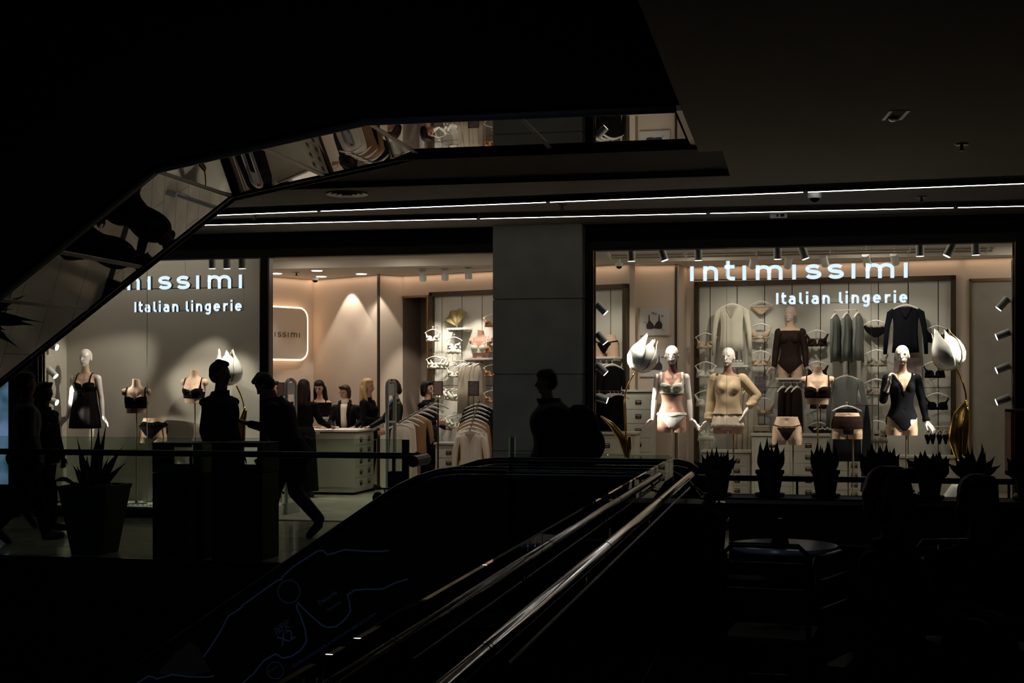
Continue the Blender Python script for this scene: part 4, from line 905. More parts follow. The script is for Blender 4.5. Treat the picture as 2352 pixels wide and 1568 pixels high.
# --- tulip sculptures
def tulip(label, bx, by, Y, tilt, tip_dir, stem, leaf, sc=1.0, floor_z=WZ, mats=('white_gloss', 'gold')):
    """bloom centred on pixel bx, by; stem = pixel path down; leaf = pixel polylines"""
    c = P(bx, by, Y); t = thing('tulip_sculpture', label, 'sculpture', (c.x, Y, c.z))
    rot = Matrix.Rotation(tilt, 4, 'Y') @ Matrix.Rotation(-.25, 4, 'X')
    prof = [(.02, -.20), (.09, -.185), (.15, -.14), (.180, -.07), (.182, 0.0), (.165, .07), (.135, .13), (.11, .18), (.098, .215)]
    for k in range(6):
        a0 = k*math.pi/3; inner = k % 2; n = 14; rings = []
        for (r, z) in prof:
            f = (z+.20)/.415; half = math.radians(42)*(1-.72*max(0, f-.55)/.45*1.0)
            rings.append([Vector(((r-(.012 if inner else 0)+(.05*max(0, f-.8) if k == 1 else 0))*math.cos(a0+half*(2*i/n-1)), (r-(.012 if inner else 0))*math.sin(a0+half*(2*i/n-1)), z+(.03*(1-abs(2*i/n-1)) if f > .95 else 0)+(.025*math.sin(k*2.1) if f > .9 else 0)+(.012*((i % 3)-1) if f > .97 else 0))) for i in range(n+1)])
        b = MB(); b.loft(rings, close=False, cap=False); me = b.mesh(); me.transform(Matrix.Scale(sc, 4)); me.transform(rot)
        o = link('petal', me, [mats[0], mats[1]], t, True); q = o.modifiers.new('t', 'SOLIDIFY'); q.thickness = .007; q.offset = -1; q.material_offset = 0; q.material_offset_rim = 1
        # gold inside
        me2 = me.copy(); o2 = link('petal_lining', me2, None, t, True); o2.data.materials.clear(); o2.data.materials.append(M[mats[1]]); o2.scale = (.95,)*3
    pts = [P(x, y, Y)-c for x, y in stem]; sm = []
    for i in range(len(pts)-1):
        for q in range(5):
            p0 = pts[max(i-1, 0)]; p1 = pts[i]; p2 = pts[i+1]; p3 = pts[min(i+2, len(pts)-1)]; u = q/5
            sm.append(.5*((2*p1)+(-p0+p2)*u+(2*p0-5*p1+4*p2-p3)*u*u+(-p0+3*p1-3*p2+p3)*u**3))
    sm.append(pts[-1]); b = MB(); b.tube(sm, .010*sc, 12); b.build('stem', 'gold', t, True)
    for L in leaf:
        p = [P(x, y, Y)-c for x, y, w_ in L]; ws = [w_ for _, _, w_ in L]; K = 16; rings = []
        for i in range(K+1):
            f = i/K*(len(p)-1); j = min(int(f), len(p)-2); u = f-j; q = p[j].lerp(p[j+1], u); ww = ws[j]*(1-u)+ws[j+1]*u
            d = (p[j+1]-p[j]).normalized(); sd = Vector((d.z, 0, -d.x))
            rings.append([q+sd*ww*(s_/4) + Vector((0, -.35*ww*(1-(s_/4)**2), 0)) for s_ in range(-4, 5)])
        b = MB(); b.loft(rings, close=False, cap=False); me = b.mesh(); wear('leaf', me, 'gold', t, .006)
    b = MB(); e = pts[-1]; b.lathe([(.001, 0), (.10, 0), (.10, .008), (.02, .012), (.001, .012)], (e.x, e.y, WZ-c.z)); b.cyl((e.x, e.y, WZ-c.z), (e.x, e.y, e.z), .012); b.build('base', 'gold', t, 'a')
    return t
tulip('white tulip sculpture with gold stem and leaf at the left of the right window', 1476, 818, .5, .38, 1, [(1458, 856), (1440, 890), (1434, 930), (1437, 990), (1442, 1060)],
      [[(1380, 955, .005), (1405, 975, .03), (1428, 1005, .05), (1440, 1055, .012)], [(1446, 1000, .01), (1444, 1030, .035), (1442, 1058, .012)]], .98)
tulip('white tulip sculpture with tall gold leaf at the right of the right window', 2176, 808, .5, -.32, -1, [(2196, 846), (2212, 880), (2220, 925), (2214, 985), (2206, 1050)],
      [[(2221, 918, .008), (2200, 955, .06), (2196, 1010, .085), (2204, 1060, .03)], [(2223, 935, .012), (2217, 985, .045), (2212, 1050, .025)]], 1.04)
tulip('white tulip sculpture in the left window, its gold leaf beside the entrance', 523, 848, .6, -.22, -1, [(543, 886), (556, 915), (562, 950), (558, 1000), (555, 1060)],
      [[(566, 940, .01), (556, 975, .05), (553, 1015, .06), (556, 1068, .01)], [(563, 935, .012), (548, 985, .045), (550, 1040, .03)]], 1.02)
t = thing('tulip_bud_sculpture', 'closed white tulip bud standing on the floor at the right of the right window', 'sculpture', (PX(2194, .22), .22, WZ))
for k in range(5):
    a0 = k*2*math.pi/5-.6; rings = []
    for r, z in ((.10, 0), (.145, .05), (.165, .12), (.155, .20), (.12, .28), (.06, .37), (.012, .44)): rings.append([Vector((r*math.cos(a0+.68*(i/6-1)), r*math.sin(a0+.68*(i/6-1)), z)) for i in range(13)])
    b = MB(); b.loft(rings, close=False, cap=False); wear('petal', b.mesh(), 'white_gloss', t, .008)
# --- round projector fixtures
def fixture(name, label, p, aim, power, col=NEUT, angle=36, r=.042, L=.15, mount=None, m='fixture', group=None, blend=.5, lit=True, laim=None):
    """cylindrical spotlight, p = its centre"""
    p = Vector(p); d = (Vector(aim)-p).normalized(); t = thing(name, label, 'spotlight', p, 0, group)
    q = d.to_track_quat('-Z', 'Y').to_matrix().to_4x4()
    b = MB(); b.lathe([(.001, L/2), (r*.96, L/2), (r, L/2-.004), (r, -L/2), (r-.004, -L/2), (r-.006, -L/2+.02), (.001, -L/2+.02)], n=24, m=q); b.build('housing', m, t, 'a')
    b = MB(); b.lathe([(.001, -L/2-.002), (r-.005, -L/2-.002), (r-.005, -L/2+.018), (.001, -L/2+.018)], n=24, m=q); b.build('lens', 'lens' if lit else 'grey_plastic', t)
    if mount is not None:
        b = MB(); b.cyl((0, 0, 0), Vector(mount)-p, .007, n=10); b.build('mount_arm', m, t)
    if power: spot(p+d*(L/2+.01), laim or aim, power, col, angle, blend, .03)
    return t
KP = 2.7
SG = 'spotlights on the window columns'
for k, (y, ax, ay, pw) in enumerate(((708, 1690, 960, 60), (776, 1545, 900, 75), (847, 1600, 1000, 45), (915, 1700, 1000, 30))):
    p = P(1381, y, .25); fixture('spotlight', 'small grey spotlight on the left edge of the right window, %s of four' % ('topmost', 'second from top', 'third from top', 'lowest')[k], p, P(ax-60, ay, .27), pw*KP, NEUT, 30, laim=P(ax, ay, .7+.1*k), mount=(p.x-.09, p.y, p.z+.02), group=SG)
for k, (y, ax, ay, pw) in enumerate(((697, 2070, 960, 80), (768, 2170, 820, 40), (845, 1945, 980, 40), (918, 2080, 1000, 30))):
    p = P(2304, y, .25); fixture('spotlight', 'small grey spotlight on the right edge of the right window, %s of four' % ('topmost', 'second from top', 'third from top', 'lowest')[k], p, P(ax, ay, .27), pw*KP, NEUT, 30, laim=P(ax, ay, .7), mount=(p.x+.09, p.y, p.z+.02), group=SG)
b = MB(); b.cyl((PX(2325, .25), .25, WZ), (PX(2325, .25), .25, 3.0), .012); o = b.build('light_pole', 'fixture'); tag(o, 'thin upright pole carrying the four right edge spotlights', 'pole')
b = MB(); b.cyl((PX(1362, .25), .25, WZ), (PX(1362, .25), .25, 3.0), .012); o = b.build('light_pole', 'fixture'); tag(o, 'thin upright pole carrying the four spotlights at the left of the right window', 'pole')
for k, (y, ax, ay, pw) in enumerate(((794, 450, 900, 60), (855, 196, 930, 55), (920, 330, 1000, 40))):
    p = P(119, y, .22); fixture('spotlight', 'small grey spotlight at the left edge of the left window, %s of three' % ('topmost', 'middle', 'lowest')[k], p, P(ax, ay, .22), pw*KP, NEUT, 34, laim=P(ax, ay, .7), mount=(p.x-.09, p.y, p.z+.02), group=SG)
b = MB(); b.cyl((PX(104, .25), .25, WZ), (PX(104, .25), .25, 3.0), .012); o = b.build('light_pole', 'fixture'); tag(o, 'thin upright pole carrying the spotlights at the left window edge', 'pole')
# top row spotlights of the windows (hung from the front ceiling)
def topspots(rows, side, Y=.32):
    n = len(rows)
    for k, (px, py, ax, ay, aY, pw, lit) in enumerate(rows):
        p = P(px, py, Y); fixture('spotlight', 'grey cylinder spotlight at the top of the %s window, %s from the left' % (side, ('first', 'second', 'third', 'fourth', 'fifth', 'sixth', 'seventh', 'eighth')[k]), p, p+(Vector((0.02, 0.03, -1)) if px in (1450, 1604, 1786, 2113, 2241, 487, 521, 556) else Vector((-.5 if px == 2182 else .35, -.02, -1))), pw*KP, NEUT, 40, laim=P(ax, ay, aY), r=.045, L=.16, mount=(p.x, p.y, FZ-.2), group='spotlights along the window tops')
topspots([(1450, 584, 1478, 830, .5, 45, 0), (1522, 583, 1545, 900, .62, 70, 1), (1604, 582, 1600, 900, 1.2, 0, 0), (1786, 579, 1672, 900, .6, 75, 0), (1845, 579, 1880, 900, .62, 70, 1), (2113, 572, 2075, 880, .6, 80, 0), (2182, 573, 1950, 980, .6, 50, 0), (2241, 569, 2172, 820, .5, 45, 0)], 'right')
topspots([(487, 602, 200, 880, .55, 90, 0), (521, 602, 447, 900, .8, 40, 0), (556, 602, 520, 850, .6, 60, 0)], 'left', .32)
t = thing('light_track', 'long pale light track with triple rails above the right window display', 'light track', (0, 0, 0))
for k in range(3): b = MB(); b.box((xw0, 1.3+.12*k, P(1700, 571+4*k, 1.0).z), (xw1, 1.33+.12*k, P(1700, 571+4*k, 1.0).z+.025)); b.build('rail', 'shop_ceil', t)
for px in (1385, 1568, 1735, 1908, 2095, 2280): b = MB(); b.box((PX(px, 1)-.012, 1.29, P(1700, 580, 1.0).z), (PX(px, 1)+.012, 1.62, P(1700, 570, 1.0).z+.03)); b.cyl((PX(px, 1), 1.45, P(1700, 575, 1.0).z), (PX(px, 1), 1.45, FZ), .006); b.build('cross_bar', 'shop_ceil', t)
# ================================================================ SHOP FITTINGS AND GOODS
def cup_pull(t, x, z, y, w=.085, h=.062, rotz=0.0, base=None):
    """label-holder pull: dark frame, brass cup"""
    m = (base or Matrix()) @ Matrix.Translation((x, y, z)) @ Matrix.Rotation(rotz, 4, 'Z')
    b = MB(); b.box((-w/2, -.005, -h/2), (w/2, 0, -h/2+.005), m); b.box((-w/2, -.005, h/2-.005), (w/2, 0, h/2), m); b.box((-w/2, -.005, -h/2), (-w/2+.006, 0, h/2), m); b.box((w/2-.006, -.005, -h/2), (w/2, 0, h/2), m); b.box((-w/2, -.004, -h/2), (w/2, -.001, h*.12), m)
    o = b.build('handle', 'blackmetal', t)
    b = MB(); b.ell((0, -.006, -h*.18), (w*.36, .016, h*.20), 12, None); b.v = [tuple(m @ Vector(v)) for v in b.v]; b.build('cup', 'brass', o, True)
def chest(label, x0, x1, y, ztop, cols, rows, depth=.45, top_over=.02, rz=0.0, topm='worktop', name='drawer_chest', handles=None, z0=0.0, hcols=None):
    t = thing(name, label, 'chest of drawers', (x0, y, z0), rz); W_ = x1-x0; H = ztop-z0
    b = MB(); b.box((0, 0, .06), (W_, depth, H-.03)); b.box((.02, .02, 0), (W_-.02, depth, .06)); b.build('body', 'drawer', t, bevel=.003)
    b = MB(); b.box((-top_over, -top_over-.01, H-.03), (W_+top_over, depth, H)); b.build('worktop', topm, t, bevel=.003)
    b = MB(); b.box((-top_over*.6, -top_over*.6, H-.042), (W_+top_over*.6, depth, H-.03)); b.build('edge_moulding', 'bronze', t)
    cw = (W_-.06)/cols; rh = (H-.06-.03-.07)/rows
    for i in range(cols):
        for j in range(rows):
            xa_, za_ = .03+i*cw+.006, .08+j*rh+.005
            b = MB(); b.box((xa_, -.008, za_), (xa_+cw-.012, .002, za_+rh-.014)); d = b.build('drawer', 'drawer', t, bevel=.002)
            if handles is None or handles(i, j): cup_pull(d, xa_+cw/2-.006, za_+rh/2, -.009)
    return t
def chp(label, px0, px1, pyt, Y, cols, rows, **k):
    a = P(px0, pyt, Y); b_ = P(px1, pyt, Y); return chest(label, a.x, b_.x, Y, a.z, cols, rows, **k)
chp('tall white chest of drawers with dark top, below the framed bra posters', 1432, 1501, 895, 3.75, 1, 7, depth=.38)
chp('low white counter with drawers at the left edge of the right window', 1330, 1458, 992, 2.6, 1, 4, depth=.6)
chp('long low white chest of drawers behind the sweater mannequin', 1614, 1722, 1034, 3.85, 2, 4, handles=lambda i, j: True)
chp('high white chest of drawers in the middle, folded goods on it', 1727, 1904, 996, 3.55, 2, 5)
chp('long low white chest of drawers behind the navy bodysuit mannequin', 1912, 2196, 1045, 3.45, 3, 4, handles=lambda i, j: i == 0)
chp('white chest of drawers below the white lingerie beside the pillar', 1000, 1062, 1016, 4.3, 1, 4, depth=.35)
# counter at the till with drawers on its right end
c0 = P(640, 986, 3.78); c1 = P(815, 986, 3.78); CH = c0.z; CW = c1.x-c0.x; CDp = 0.92
t = thing('till_counter', 'white panelled sales counter with pale top just inside the entrance', 'counter', (c0.x, 3.78, 0))
b = MB(); b.box((0, 0, .04), (CW, CDp, CH-.03)); b.build('body', 'drawer', t, bevel=.003); b = MB(); b.box((.04, .04, 0), (CW-.04, CDp-.04, .04)); b.build('plinth', 'black', t)
b = MB(); b.box((-.03, -.03, CH-.03), (CW+.03, CDp+.03, CH)); b.build('worktop', 'white', t, bevel=.004); b = MB(); b.box((-.02, -.02, CH-.045), (CW+.02, CDp+.02, CH-.03)); b.build('edge_moulding', 'bronze', t)
b = MB(); b.box((0.1, -.014, CH-.14), (CW-.05, 0, CH-.125)); b.box((.1, -.014, .12), (CW-.05, 0, .135)); b.box((0, -.012, .04), (CW, 0, .09)); b.build('front_moulding', 'drawer', t)
rh = (CH-.16)/5
for j in range(5):
    z0 = .09+j*rh; b = MB(); b.box((CW-.002, .05, z0+.006), (CW+.009, CDp-.05, z0+rh-.012)); d = b.build('drawer', 'drawer', t, bevel=.002)
    for yy in (.27, .66): cup_pull(d, CW+.01, z0+rh*.5, yy, w=.11, h=.075, rotz=math.pi/2)
# folded lingerie heap on the counter
def crumple(seed, r, mm, name, parent, loc=(0, 0, 0), h=.02):
    rnd = random.Random(seed); b = MB()
    for k in range(6):
        a = rnd.uniform(0, 6.28); pts = [(math.cos(a+j*.9)*r*(.3+.25*j*.5), math.sin(a+j*1.3)*r*(.3+.1*j), h*(.5+rnd.random())) for j in range(4)]; b.tube(pts, [h*.6, h, h*.9, h*.5], 8, flat=.5)
    me = voxel(b, .006, 1); me.transform(Matrix.Translation(loc)); return link(name, me, mm, parent, True)
for k, (px, mm, d) in enumerate(((722, 'nude_lace', 'left end'), (738, 'satin_tan', 'middle'), (752, 'nude_lace', 'right end'), (765, 'white_lace', 'far right'))):
    o = crumple(k+3, .11, mm, 'lingerie_piece', None, h=.022); o.location = (PX(px, 4.15), 4.12+.05*(k % 2), CH+.001); tag(o, 'crumpled %s lingerie piece lying on the sales counter, %s of the row' % ({'nude_lace': 'nude', 'satin_tan': 'tan', 'white_lace': 'white'}[mm], d), 'lingerie', 'lingerie pieces on the sales counter')
t = thing('price_tag', 'small white price tags hanging over the front edge of the counter', 'tag', (PX(729, 3.74), 3.735, CH-.045))
for x in (-.02, .012): b = MB(); b.box((x, 0, -.02+x*.4), (x+.026, .002, .03+x*.4)); b.build('paper', 'paper', t)
# back desk and monitor
a = P(700, 957, 5.18); b_ = P(757, 957, 5.18)
t = thing('back_desk', 'narrow beige back desk behind the sales counter, carrying the monitor', 'desk', (a.x, 5.14, 0)); b = MB(); b.box((0, 0, 0), (b_.x-a.x, .24, a.z-.03)); b.build('body', 'wall_beige', t); b = MB(); b.box((-.02, -.01, a.z-.03), (b_.x-a.x+.02, .25, a.z)); b.build('desktop', 'worktop', t)
p = P(742, 924, 5.22); t = thing('till_monitor', 'black till monitor in front of the long-haired saleswoman', 'monitor', (p.x, 5.22, a.z)); H = p.z-a.z
b = MB(); b.box((-.14, 0, .02), (.14, .025, H)); b.build('screen', 'gloss_black', t, bevel=.006); b = MB(); b.box((-.03, .02, 0), (.03, .05, H*.6)); b.box((-.09, -.02, 0), (.09, .09, .01)); b.build('stand', 'black', t)
b = MB(); b.prism([(-.09, 0), (.09, .0), (.08, .13), (-.09, .13)], 'y', 0, .004); p = P(870, 952, 4.66); o = b.build('price_notice', 'paper'); o.location = (p.x, 4.66, CH+.003); tag(o, 'white printed notice card standing at the right end of the counter', 'notice')
# --- hangers and garments (origin = hook top)
def hanger_mb(w=.30, drop=.055, clip=True, thick=.010, hook=.05):
    bs = []
    b = MB(); b.tube([(-.008, 0, -.014), (-.014, 0, -.004), (-.008, 0, .006), (0, 0, .008), (.010, 0, .0), (.008, 0, -.014), (0, 0, -.022), (0, 0, -hook)], .0032, 8); bs.append(('hook', b))
    b = MB(); n = 12; pts = [(w/2*(2*i/n-1), 0, -hook-drop*abs(2*i/n-1)**1.6) for i in range(n+1)]; b.tube(pts, [thick*.55+(thick*.6)*(1-abs(2*i/n-1)) for i in range(n+1)], 8, flat=1.0); bs.append(('arm', b))
    if clip:
        b = MB(); b.ell((-w/2, 0, -hook-drop-.006), (.011, .008, .014), 8); b.ell((w/2, 0, -hook-drop-.006), (.011, .008, .014), 8); bs.append(('clip', b))
    return bs
def make_hanger(w=.30, drop=.055, m='white', clip=True, thick=.010):
    def f():
        t = thing('clothes_hanger', 'x', 'hanger')
        for n_, b in hanger_mb(w, drop, clip, thick):
            if n_ == 'clip':
                h = len(b.v)//2; b.build('clip', m, t, True)
            else: b.build(n_, m, t, True)
        return t
    return Proto(f)
HS = make_hanger(); HL = make_hanger(.40, .075, 'white', False, .017)
HB = make_hanger(.30, .055, 'nude_plastic', True)
mat('nude_plastic', (0.6, 0.55, 0.46), 0.45)
def cupshape(b, cx, s=1.0, rx=.060, rz=.056, dy=.05, zc=-.215):
    rings = []; n = 16
    for k in range(0, 7):
        a = math.pi/2*k/6; rings.append([Vector((cx+rx*math.cos(a)*math.cos(q)*(1+.12*math.cos(q)*(1 if cx > 0 else -1)), -dy*math.sin(a)*(1-.25*math.sin(q)), zc+rz*math.cos(a)*math.sin(q)-.01*math.sin(a))) if k < 6 else Vector((cx+.003*math.cos(q), -dy, zc-.01+.003*math.sin(q))) for q in [2*math.pi*i/n for i in range(n)]])
    b.loft(rings)
def make_bra(m, m2=None, double=False, bralette=False, garter=False, strapless=False):
    m2 = m2 or m
    def f():
        t = thing('bra', 'x', 'bra')
        for s_ in (-1, 1):
            b = MB()
            if bralette:
                pts = [(s_*.145, 0, -.10), (s_*.12, -.02, -.15), (s_*.085, -.035, -.20), (s_*.04, -.03, -.26)]; b.tube(pts, [.016, .026, .045, .028], 12, flat=1.0, up=(1, 0, 0)); b.v = [(x, y*.7-.005, z) for x, y, z in b.v]
                cupshape(b, s_*.062, rx=.066, rz=.045, dy=.04, zc=-.235)
            else:
                cupshape(b, s_*.062, rx=.063, rz=.056, dy=.048, zc=-.218)
                o0 = len(b.v); b.tube([(s_*.122, -.012, -.150), (s_*.105, -.022, -.175), (s_*.080, -.026, -.205)], [.009, .022, .044], 10, flat=1.0, up=(1, 0, 0)); b.v[o0:] = [(x, y*.9-.002, z) for x, y, z in b.v[o0:]]
            b.build('cup', m, t, True)
            if not strapless:
                b = MB(); w = .008 if not bralette else .014
                for dx in ((-.012, .012) if double else (0,)): b.tube([(s_*.148+dx*.3, 0, -.10), (s_*.118+dx, -.012, -.155), (s_*.088+dx, -.018, -.185)], w, 6, flat=1, up=(1, 0, 0))
                b.tube([(s_*.15, .004, -.10), (s_*.125, .03, -.16), (s_*.10, .035, -.24)], w*.8, 6)
                b.build('strap', m2, t, True)
        b = MB(); n = 20; h = .022
        rings = [[Vector((.135*math.cos(a), .0+.045*math.sin(a), z+.004*math.sin(14*a)*(1 if z < -.26 else 0))) for a in [2*math.pi*i/48 for i in range(48)]] for z in (-.232, -.250, -.268)]
        b.loft(rings, cap=False); o = wear('band', b.mesh(), m2, t, .003)
        if garter:
            b = MB(); rings = [[Vector(((.125+k*.012)*math.cos(a), .05*math.sin(a), -.25-.05*k+.006*math.sin(9*a))) for a in [2*math.pi*i/48 for i in range(48)]] for k in range(3)]; b.loft(rings, cap=False); wear('corset_body', b.mesh(), m, t, .003)
            for x in (-.11, -.02, .07, .13): b = MB(); b.tube([(x, -.03, -.34), (x+.008, -.035, -.40), (x-.004, -.03, -.46)], .004, 6); b.build('garter_strap', m2, t, True)
        return t
    return Proto(f)
def make_brief(m, m2=None, full=False):
    def f():
        t = thing('briefs', 'x', 'briefs'); L = []; R_ = []; n = 16; b = MB(); lo = -.27 if full else -.24; rings = []
        for s_ in (0, 1):
            pass
        for k in range(9):
            f_ = k/8; z = -.125+(lo+.125)*f_; hw = (.13*(1-f_**(2.2 if full else 1.2))+.024); rings.append([Vector((hw*math.cos(a), .022*math.sin(a)*(1-.5*f_)-.008, z+.012*abs(math.cos(a))*(1-f_))) for a in [2*math.pi*i/24 for i in range(24)]])
        b.loft(rings); b.build('fabric', m, t, True)
        b = MB(); rings = [[Vector((.136*math.cos(a), -.008+.026*math.sin(a), z+.012*abs(math.cos(a))+.004*math.sin(12*a))) for a in [2*math.pi*i/48 for i in range(48)]] for z in (-.115, -.145)]; b.loft(rings, cap=False); wear('waistband', b.mesh(), m2 or m, t, .003)
        return t
    return Proto(f)
def flatring(cx, z, hw, hy, n=40, wob=0, ph=0, cy=0): return [Vector((cx+hw*math.cos(a)+0, cy+hy*math.sin(a)+wob*math.sin(7*a+ph), z)) for a in [2*math.pi*i/n for i in range(n)]]
def make_top(m, w=.40, h=.62, sleeve=.58, vn=True, m2=None, open_=False, thick=.045, cami=False):
    def f():
        t = thing('long_sleeved_top', 'x', 'top'); b = MB(); rings = []
        zs = [-.075, -.095, -.13, -.18, -.26, -.40, -.55, -h]
        hws = [w*.17, w*.33, w*.44, w*.41, w*.37, w*.36, w*.38, w*.41] if not cami else [w*.30, w*.33, w*.38, w*.40, w*.42, w*.44, w*.46, w*.48]
        for i, (z, hw) in enumerate(zip(zs, hws)): rings.append(flatring(0, z if i else z, hw, thick*(.35+.65*min(1, i/3)), wob=.006*(i > 3), ph=i*.3))
        b.loft(rings); me = b.mesh(); link('body', me, m, t, True)
        if vn:
            b = MB(); tz = thick; b.prism([(-.075, -.082), (.075, -.082), (0, -.23)], 'y', -thick-.006, -thick+.02); b.build('neck_opening', m2 or 'neck_shadow', t)
            b = MB()
            for s_ in (-1, 1): b.tube([(s_*.08, -thick*.6-.01, -.08), (s_*.045, -thick-.008, -.155), (0, -thick-.010, -.235)], .007, 8)
            b.build('neck_trim', m, t, True)
            b = MB()
            for k in range(6): b.ell((0, -thick-.006, -.28-.05*k), (.005, .004, .005), 8)
            b.build('button', m, t, True)['kind'] = 'stuff'
        if sleeve:
            for s_ in (-1, 1):
                b = MB(); b.tube([(s_*w*.34, 0, -.115), (s_*w*.46, 0, -.155), (s_*w*.54, -.008, -.32), (s_*w*.58, .0, -.46), (s_*w*.61, -.01, -.10-sleeve)], [.032, .044, .037, .032, .026], 14, flat=.55, up=(0, 1, 0)); b.build('sleeve', m, t, True)
        if cami:
            for s_ in (-1, 1): b = MB(); b.tube([(s_*.09, 0, -.10), (s_*.10, 0, -.05), (s_*.08, 0, -.062)], .004, 6); b.build('strap', m, t, True)
        return t
    return Proto(f)
mat('neck_shadow', (0.42, 0.39, 0.33), 0.8)
BR = {'white': make_bra('white_lace', 'ivory'), 'whitelace': make_bra('white_lace', 'white_lace', double=True), 'nude': make_bra('nude_lace', 'nude_lace'), 'nudewrap': make_bra('nude_lace', 'satin', bralette=True), 'brown': make_bra('brown_lace', 'brown_lace', double=True),
      'black': make_bra('black_cloth', 'black_lace'), 'blackwrap': make_bra('black_lace', 'black_lace', bralette=True), 'mixed': make_bra('mixed_lace', 'mixed_lace'), 'ivory': make_bra('ivory', 'white_lace'), 'corset': make_bra('white_lace', 'ivory', garter=True, strapless=True),
      'tan': make_bra('satin_tan', 'satin_tan'), 'mixedcorset': make_bra('mixed_lace', 'black_lace', garter=True), 'whitewrap': make_bra('white_lace', 'white_lace', bralette=True)}
BF = {'nude': make_brief('nude_lace'), 'black': make_brief('black_cloth', 'mixed_lace', True), 'brown': make_brief('brown_lace', 'brown_lace'), 'blacks': make_brief('black_cloth')}
TP = {'blouse': make_top('ivory', .42, .70, .66), 'blackcardi': make_top('navy_cloth', .43, .68, .60, m2='black'), 'greycardi': make_top('grey_knit', .42, .75, .72, vn=False), 'whitecardi': make_top('white_knit', .40, .72, .62, m2='neck_shadow'),
      'grey': make_top('grey_knit', .36, .72, .64, vn=False, thick=.05), 'darkcami': make_top('brown_cloth', .34, .78, 0, vn=False, cami=True), 'black': make_top('black_cloth', .38, .66, .55, vn=False), 'tan': make_top('tan_cloth', .42, .70, .30, vn=False), 'tanl': make_top('tan_cloth', .40, .72, .62, vn=False), 'brownl': make_top('brown_cloth', .40, .70, .62, vn=False),
      'navy': make_top('navy_cloth', .40, .70, .60, vn=False), 'robe': make_top('satin_ivory', .34, .95, 0, vn=False, cami=True), 'whitedress': make_top('white_knit', .36, .90, 0, vn=False, cami=True), 'blackdress': make_top('black_cloth', .36, .70, 0, vn=False, cami=True)}
mat('satin_ivory', (0.60, 0.53, 0.42), 0.35, sheen=0.3)
def hang(px, py, wall, off, kind, dsc, H=HS, rz=None, sc=1.0, group=None, noun=None, gp=None, name=None, arm=True):
    a, c = wall; p = PW(px, py, a, c, off); r = wall_frame(a, c) if rz is None else rz
    noun = noun or ('briefs' if kind in BF.values() else 'bra' if kind in BR.values() else 'top')
    o = kind(p, r, dsc, group, sc)
    if name: o.name = name
    if noun not in ('bra', 'briefs', 'top'): o['category'] = noun
    H(p, r, 'hanger holding the '+dsc.split(',')[0] if len(dsc.split(',')[0].split()) <= 11 else 'hanger of the '+' '.join(dsc.split()[:12]), gp or 'white hangers on the wall panels', sc)
    if arm:
        b = MB(); b.cyl((p.x, p.y, p.z+.003), (p.x-math.sin(-r)*off*.0, p.y+off, p.z+.012), .004, n=8); q = b.build('wall_hook', 'white'); tag(q, 'thin wall hook behind the '+' '.join(dsc.split(',')[0].split()[:11]), 'hook', 'wall hooks for hanging goods')
    return o
WR = (F0, F1); WL = (C2, D)
G1_ = 'lingerie hanging on the wide wall panel'
c1n = 'leftmost column of the wide wall panel'
hang(1622, 757, WR, .22, BR['nude'], 'white and brown lace bra, topmost in the '+c1n, sc=1.03, group=G1_)
hang(1621, 823, WR, .22, BR['white'], 'white bra, second in the '+c1n, sc=1.03, group=G1_)
hang(1620, 889, WR, .22, BR['whitelace'], 'white lace bra, third in the '+c1n, sc=1.03, group=G1_)
hang(1622, 962, WR, .22, BR['corset'], 'white corset with straps, lowest in the '+c1n, sc=.9, group=G1_)
hang(1681, 690, WR, .25, TP['blouse'], 'ivory long-sleeved lace-trimmed blouse on the wide wall panel', HL, sc=1.05, noun='blouse', name='blouse')
hang(1748, 684, WR, .15, BF['nude'], 'nude lace thong above the nude bras on the wide wall panel', group=G1_)
hang(1747, 735, WR, .2, BR['nudewrap'], 'nude lace bralette under the nude thong on the wide panel', group=G1_)
hang(1747, 798, WR, .2, BR['nude'], 'nude padded bra beside the brown bodysuit mannequin', group=G1_)
hang(1754, 906, WR, .2, BR['nudewrap'], 'tan lace bralette below the small grey notice', group=G1_, sc=1.02)
hang(1877, 750, WR, .2, BR['brown'], 'dark brown lace bra, topmost beside the brown bodysuit mannequin', sc=1.04, group=G1_)
hang(1877, 822, WR, .2, BR['brown'], 'dark brown lace bra half hidden behind the central bust form', sc=1.04, group=G1_)
hang(1882, 895, WR, .2, BR['brown'], 'brown padded bra showing under the central bust form', group=G1_)
hang(1880, 962, WR, .2, BF['brown'], 'brown lace briefs over the middle chest of drawers', HS, group=G1_)
hang(1944, 855, WR, .25, TP['greycardi'], 'charcoal grey sweater hanging behind the lace shorts hip form', HL, noun='sweater', name='sweater')
hang(2012, 727, WR, .2, BF['black'], 'black lace-edged briefs, topmost beside the black cardigan', HS, sc=1.08, group=G1_)
hang(2014, 795, WR, .2, BR['mixed'], 'black and cream lace bra, under the black lace-edged briefs', sc=1.05, group=G1_)
hang(2013, 862, WR, .2, BR['mixed'], 'black and cream lace bra, left of the raised mannequin hand', sc=1.05, group=G1_)
hang(2014, 958, WR, .2, BR['mixedcorset'], 'black and cream lace corset at the elbow of the navy mannequin', sc=1.02, group=G1_)
hang(2080, 692, WR, .25, TP['blackcardi'], 'black V-neck cardigan hanging above the mauve picture', HL, sc=1.05, noun='cardigan', name='cardigan')
hang(2152, 740, WR, .2, BR['blackwrap'], 'black lace bralette partly hidden by the right tulip', sc=1.02, group=G1_)
hang(2147, 822, WR, .2, BR['black'], 'black bra just below the right tulip bloom', sc=1.02, group=G1_)
hang(2153, 894, WR, .2, BR['black'], 'black wide-strap bra over the small black briefs on the rail', sc=1.05, group=G1_)
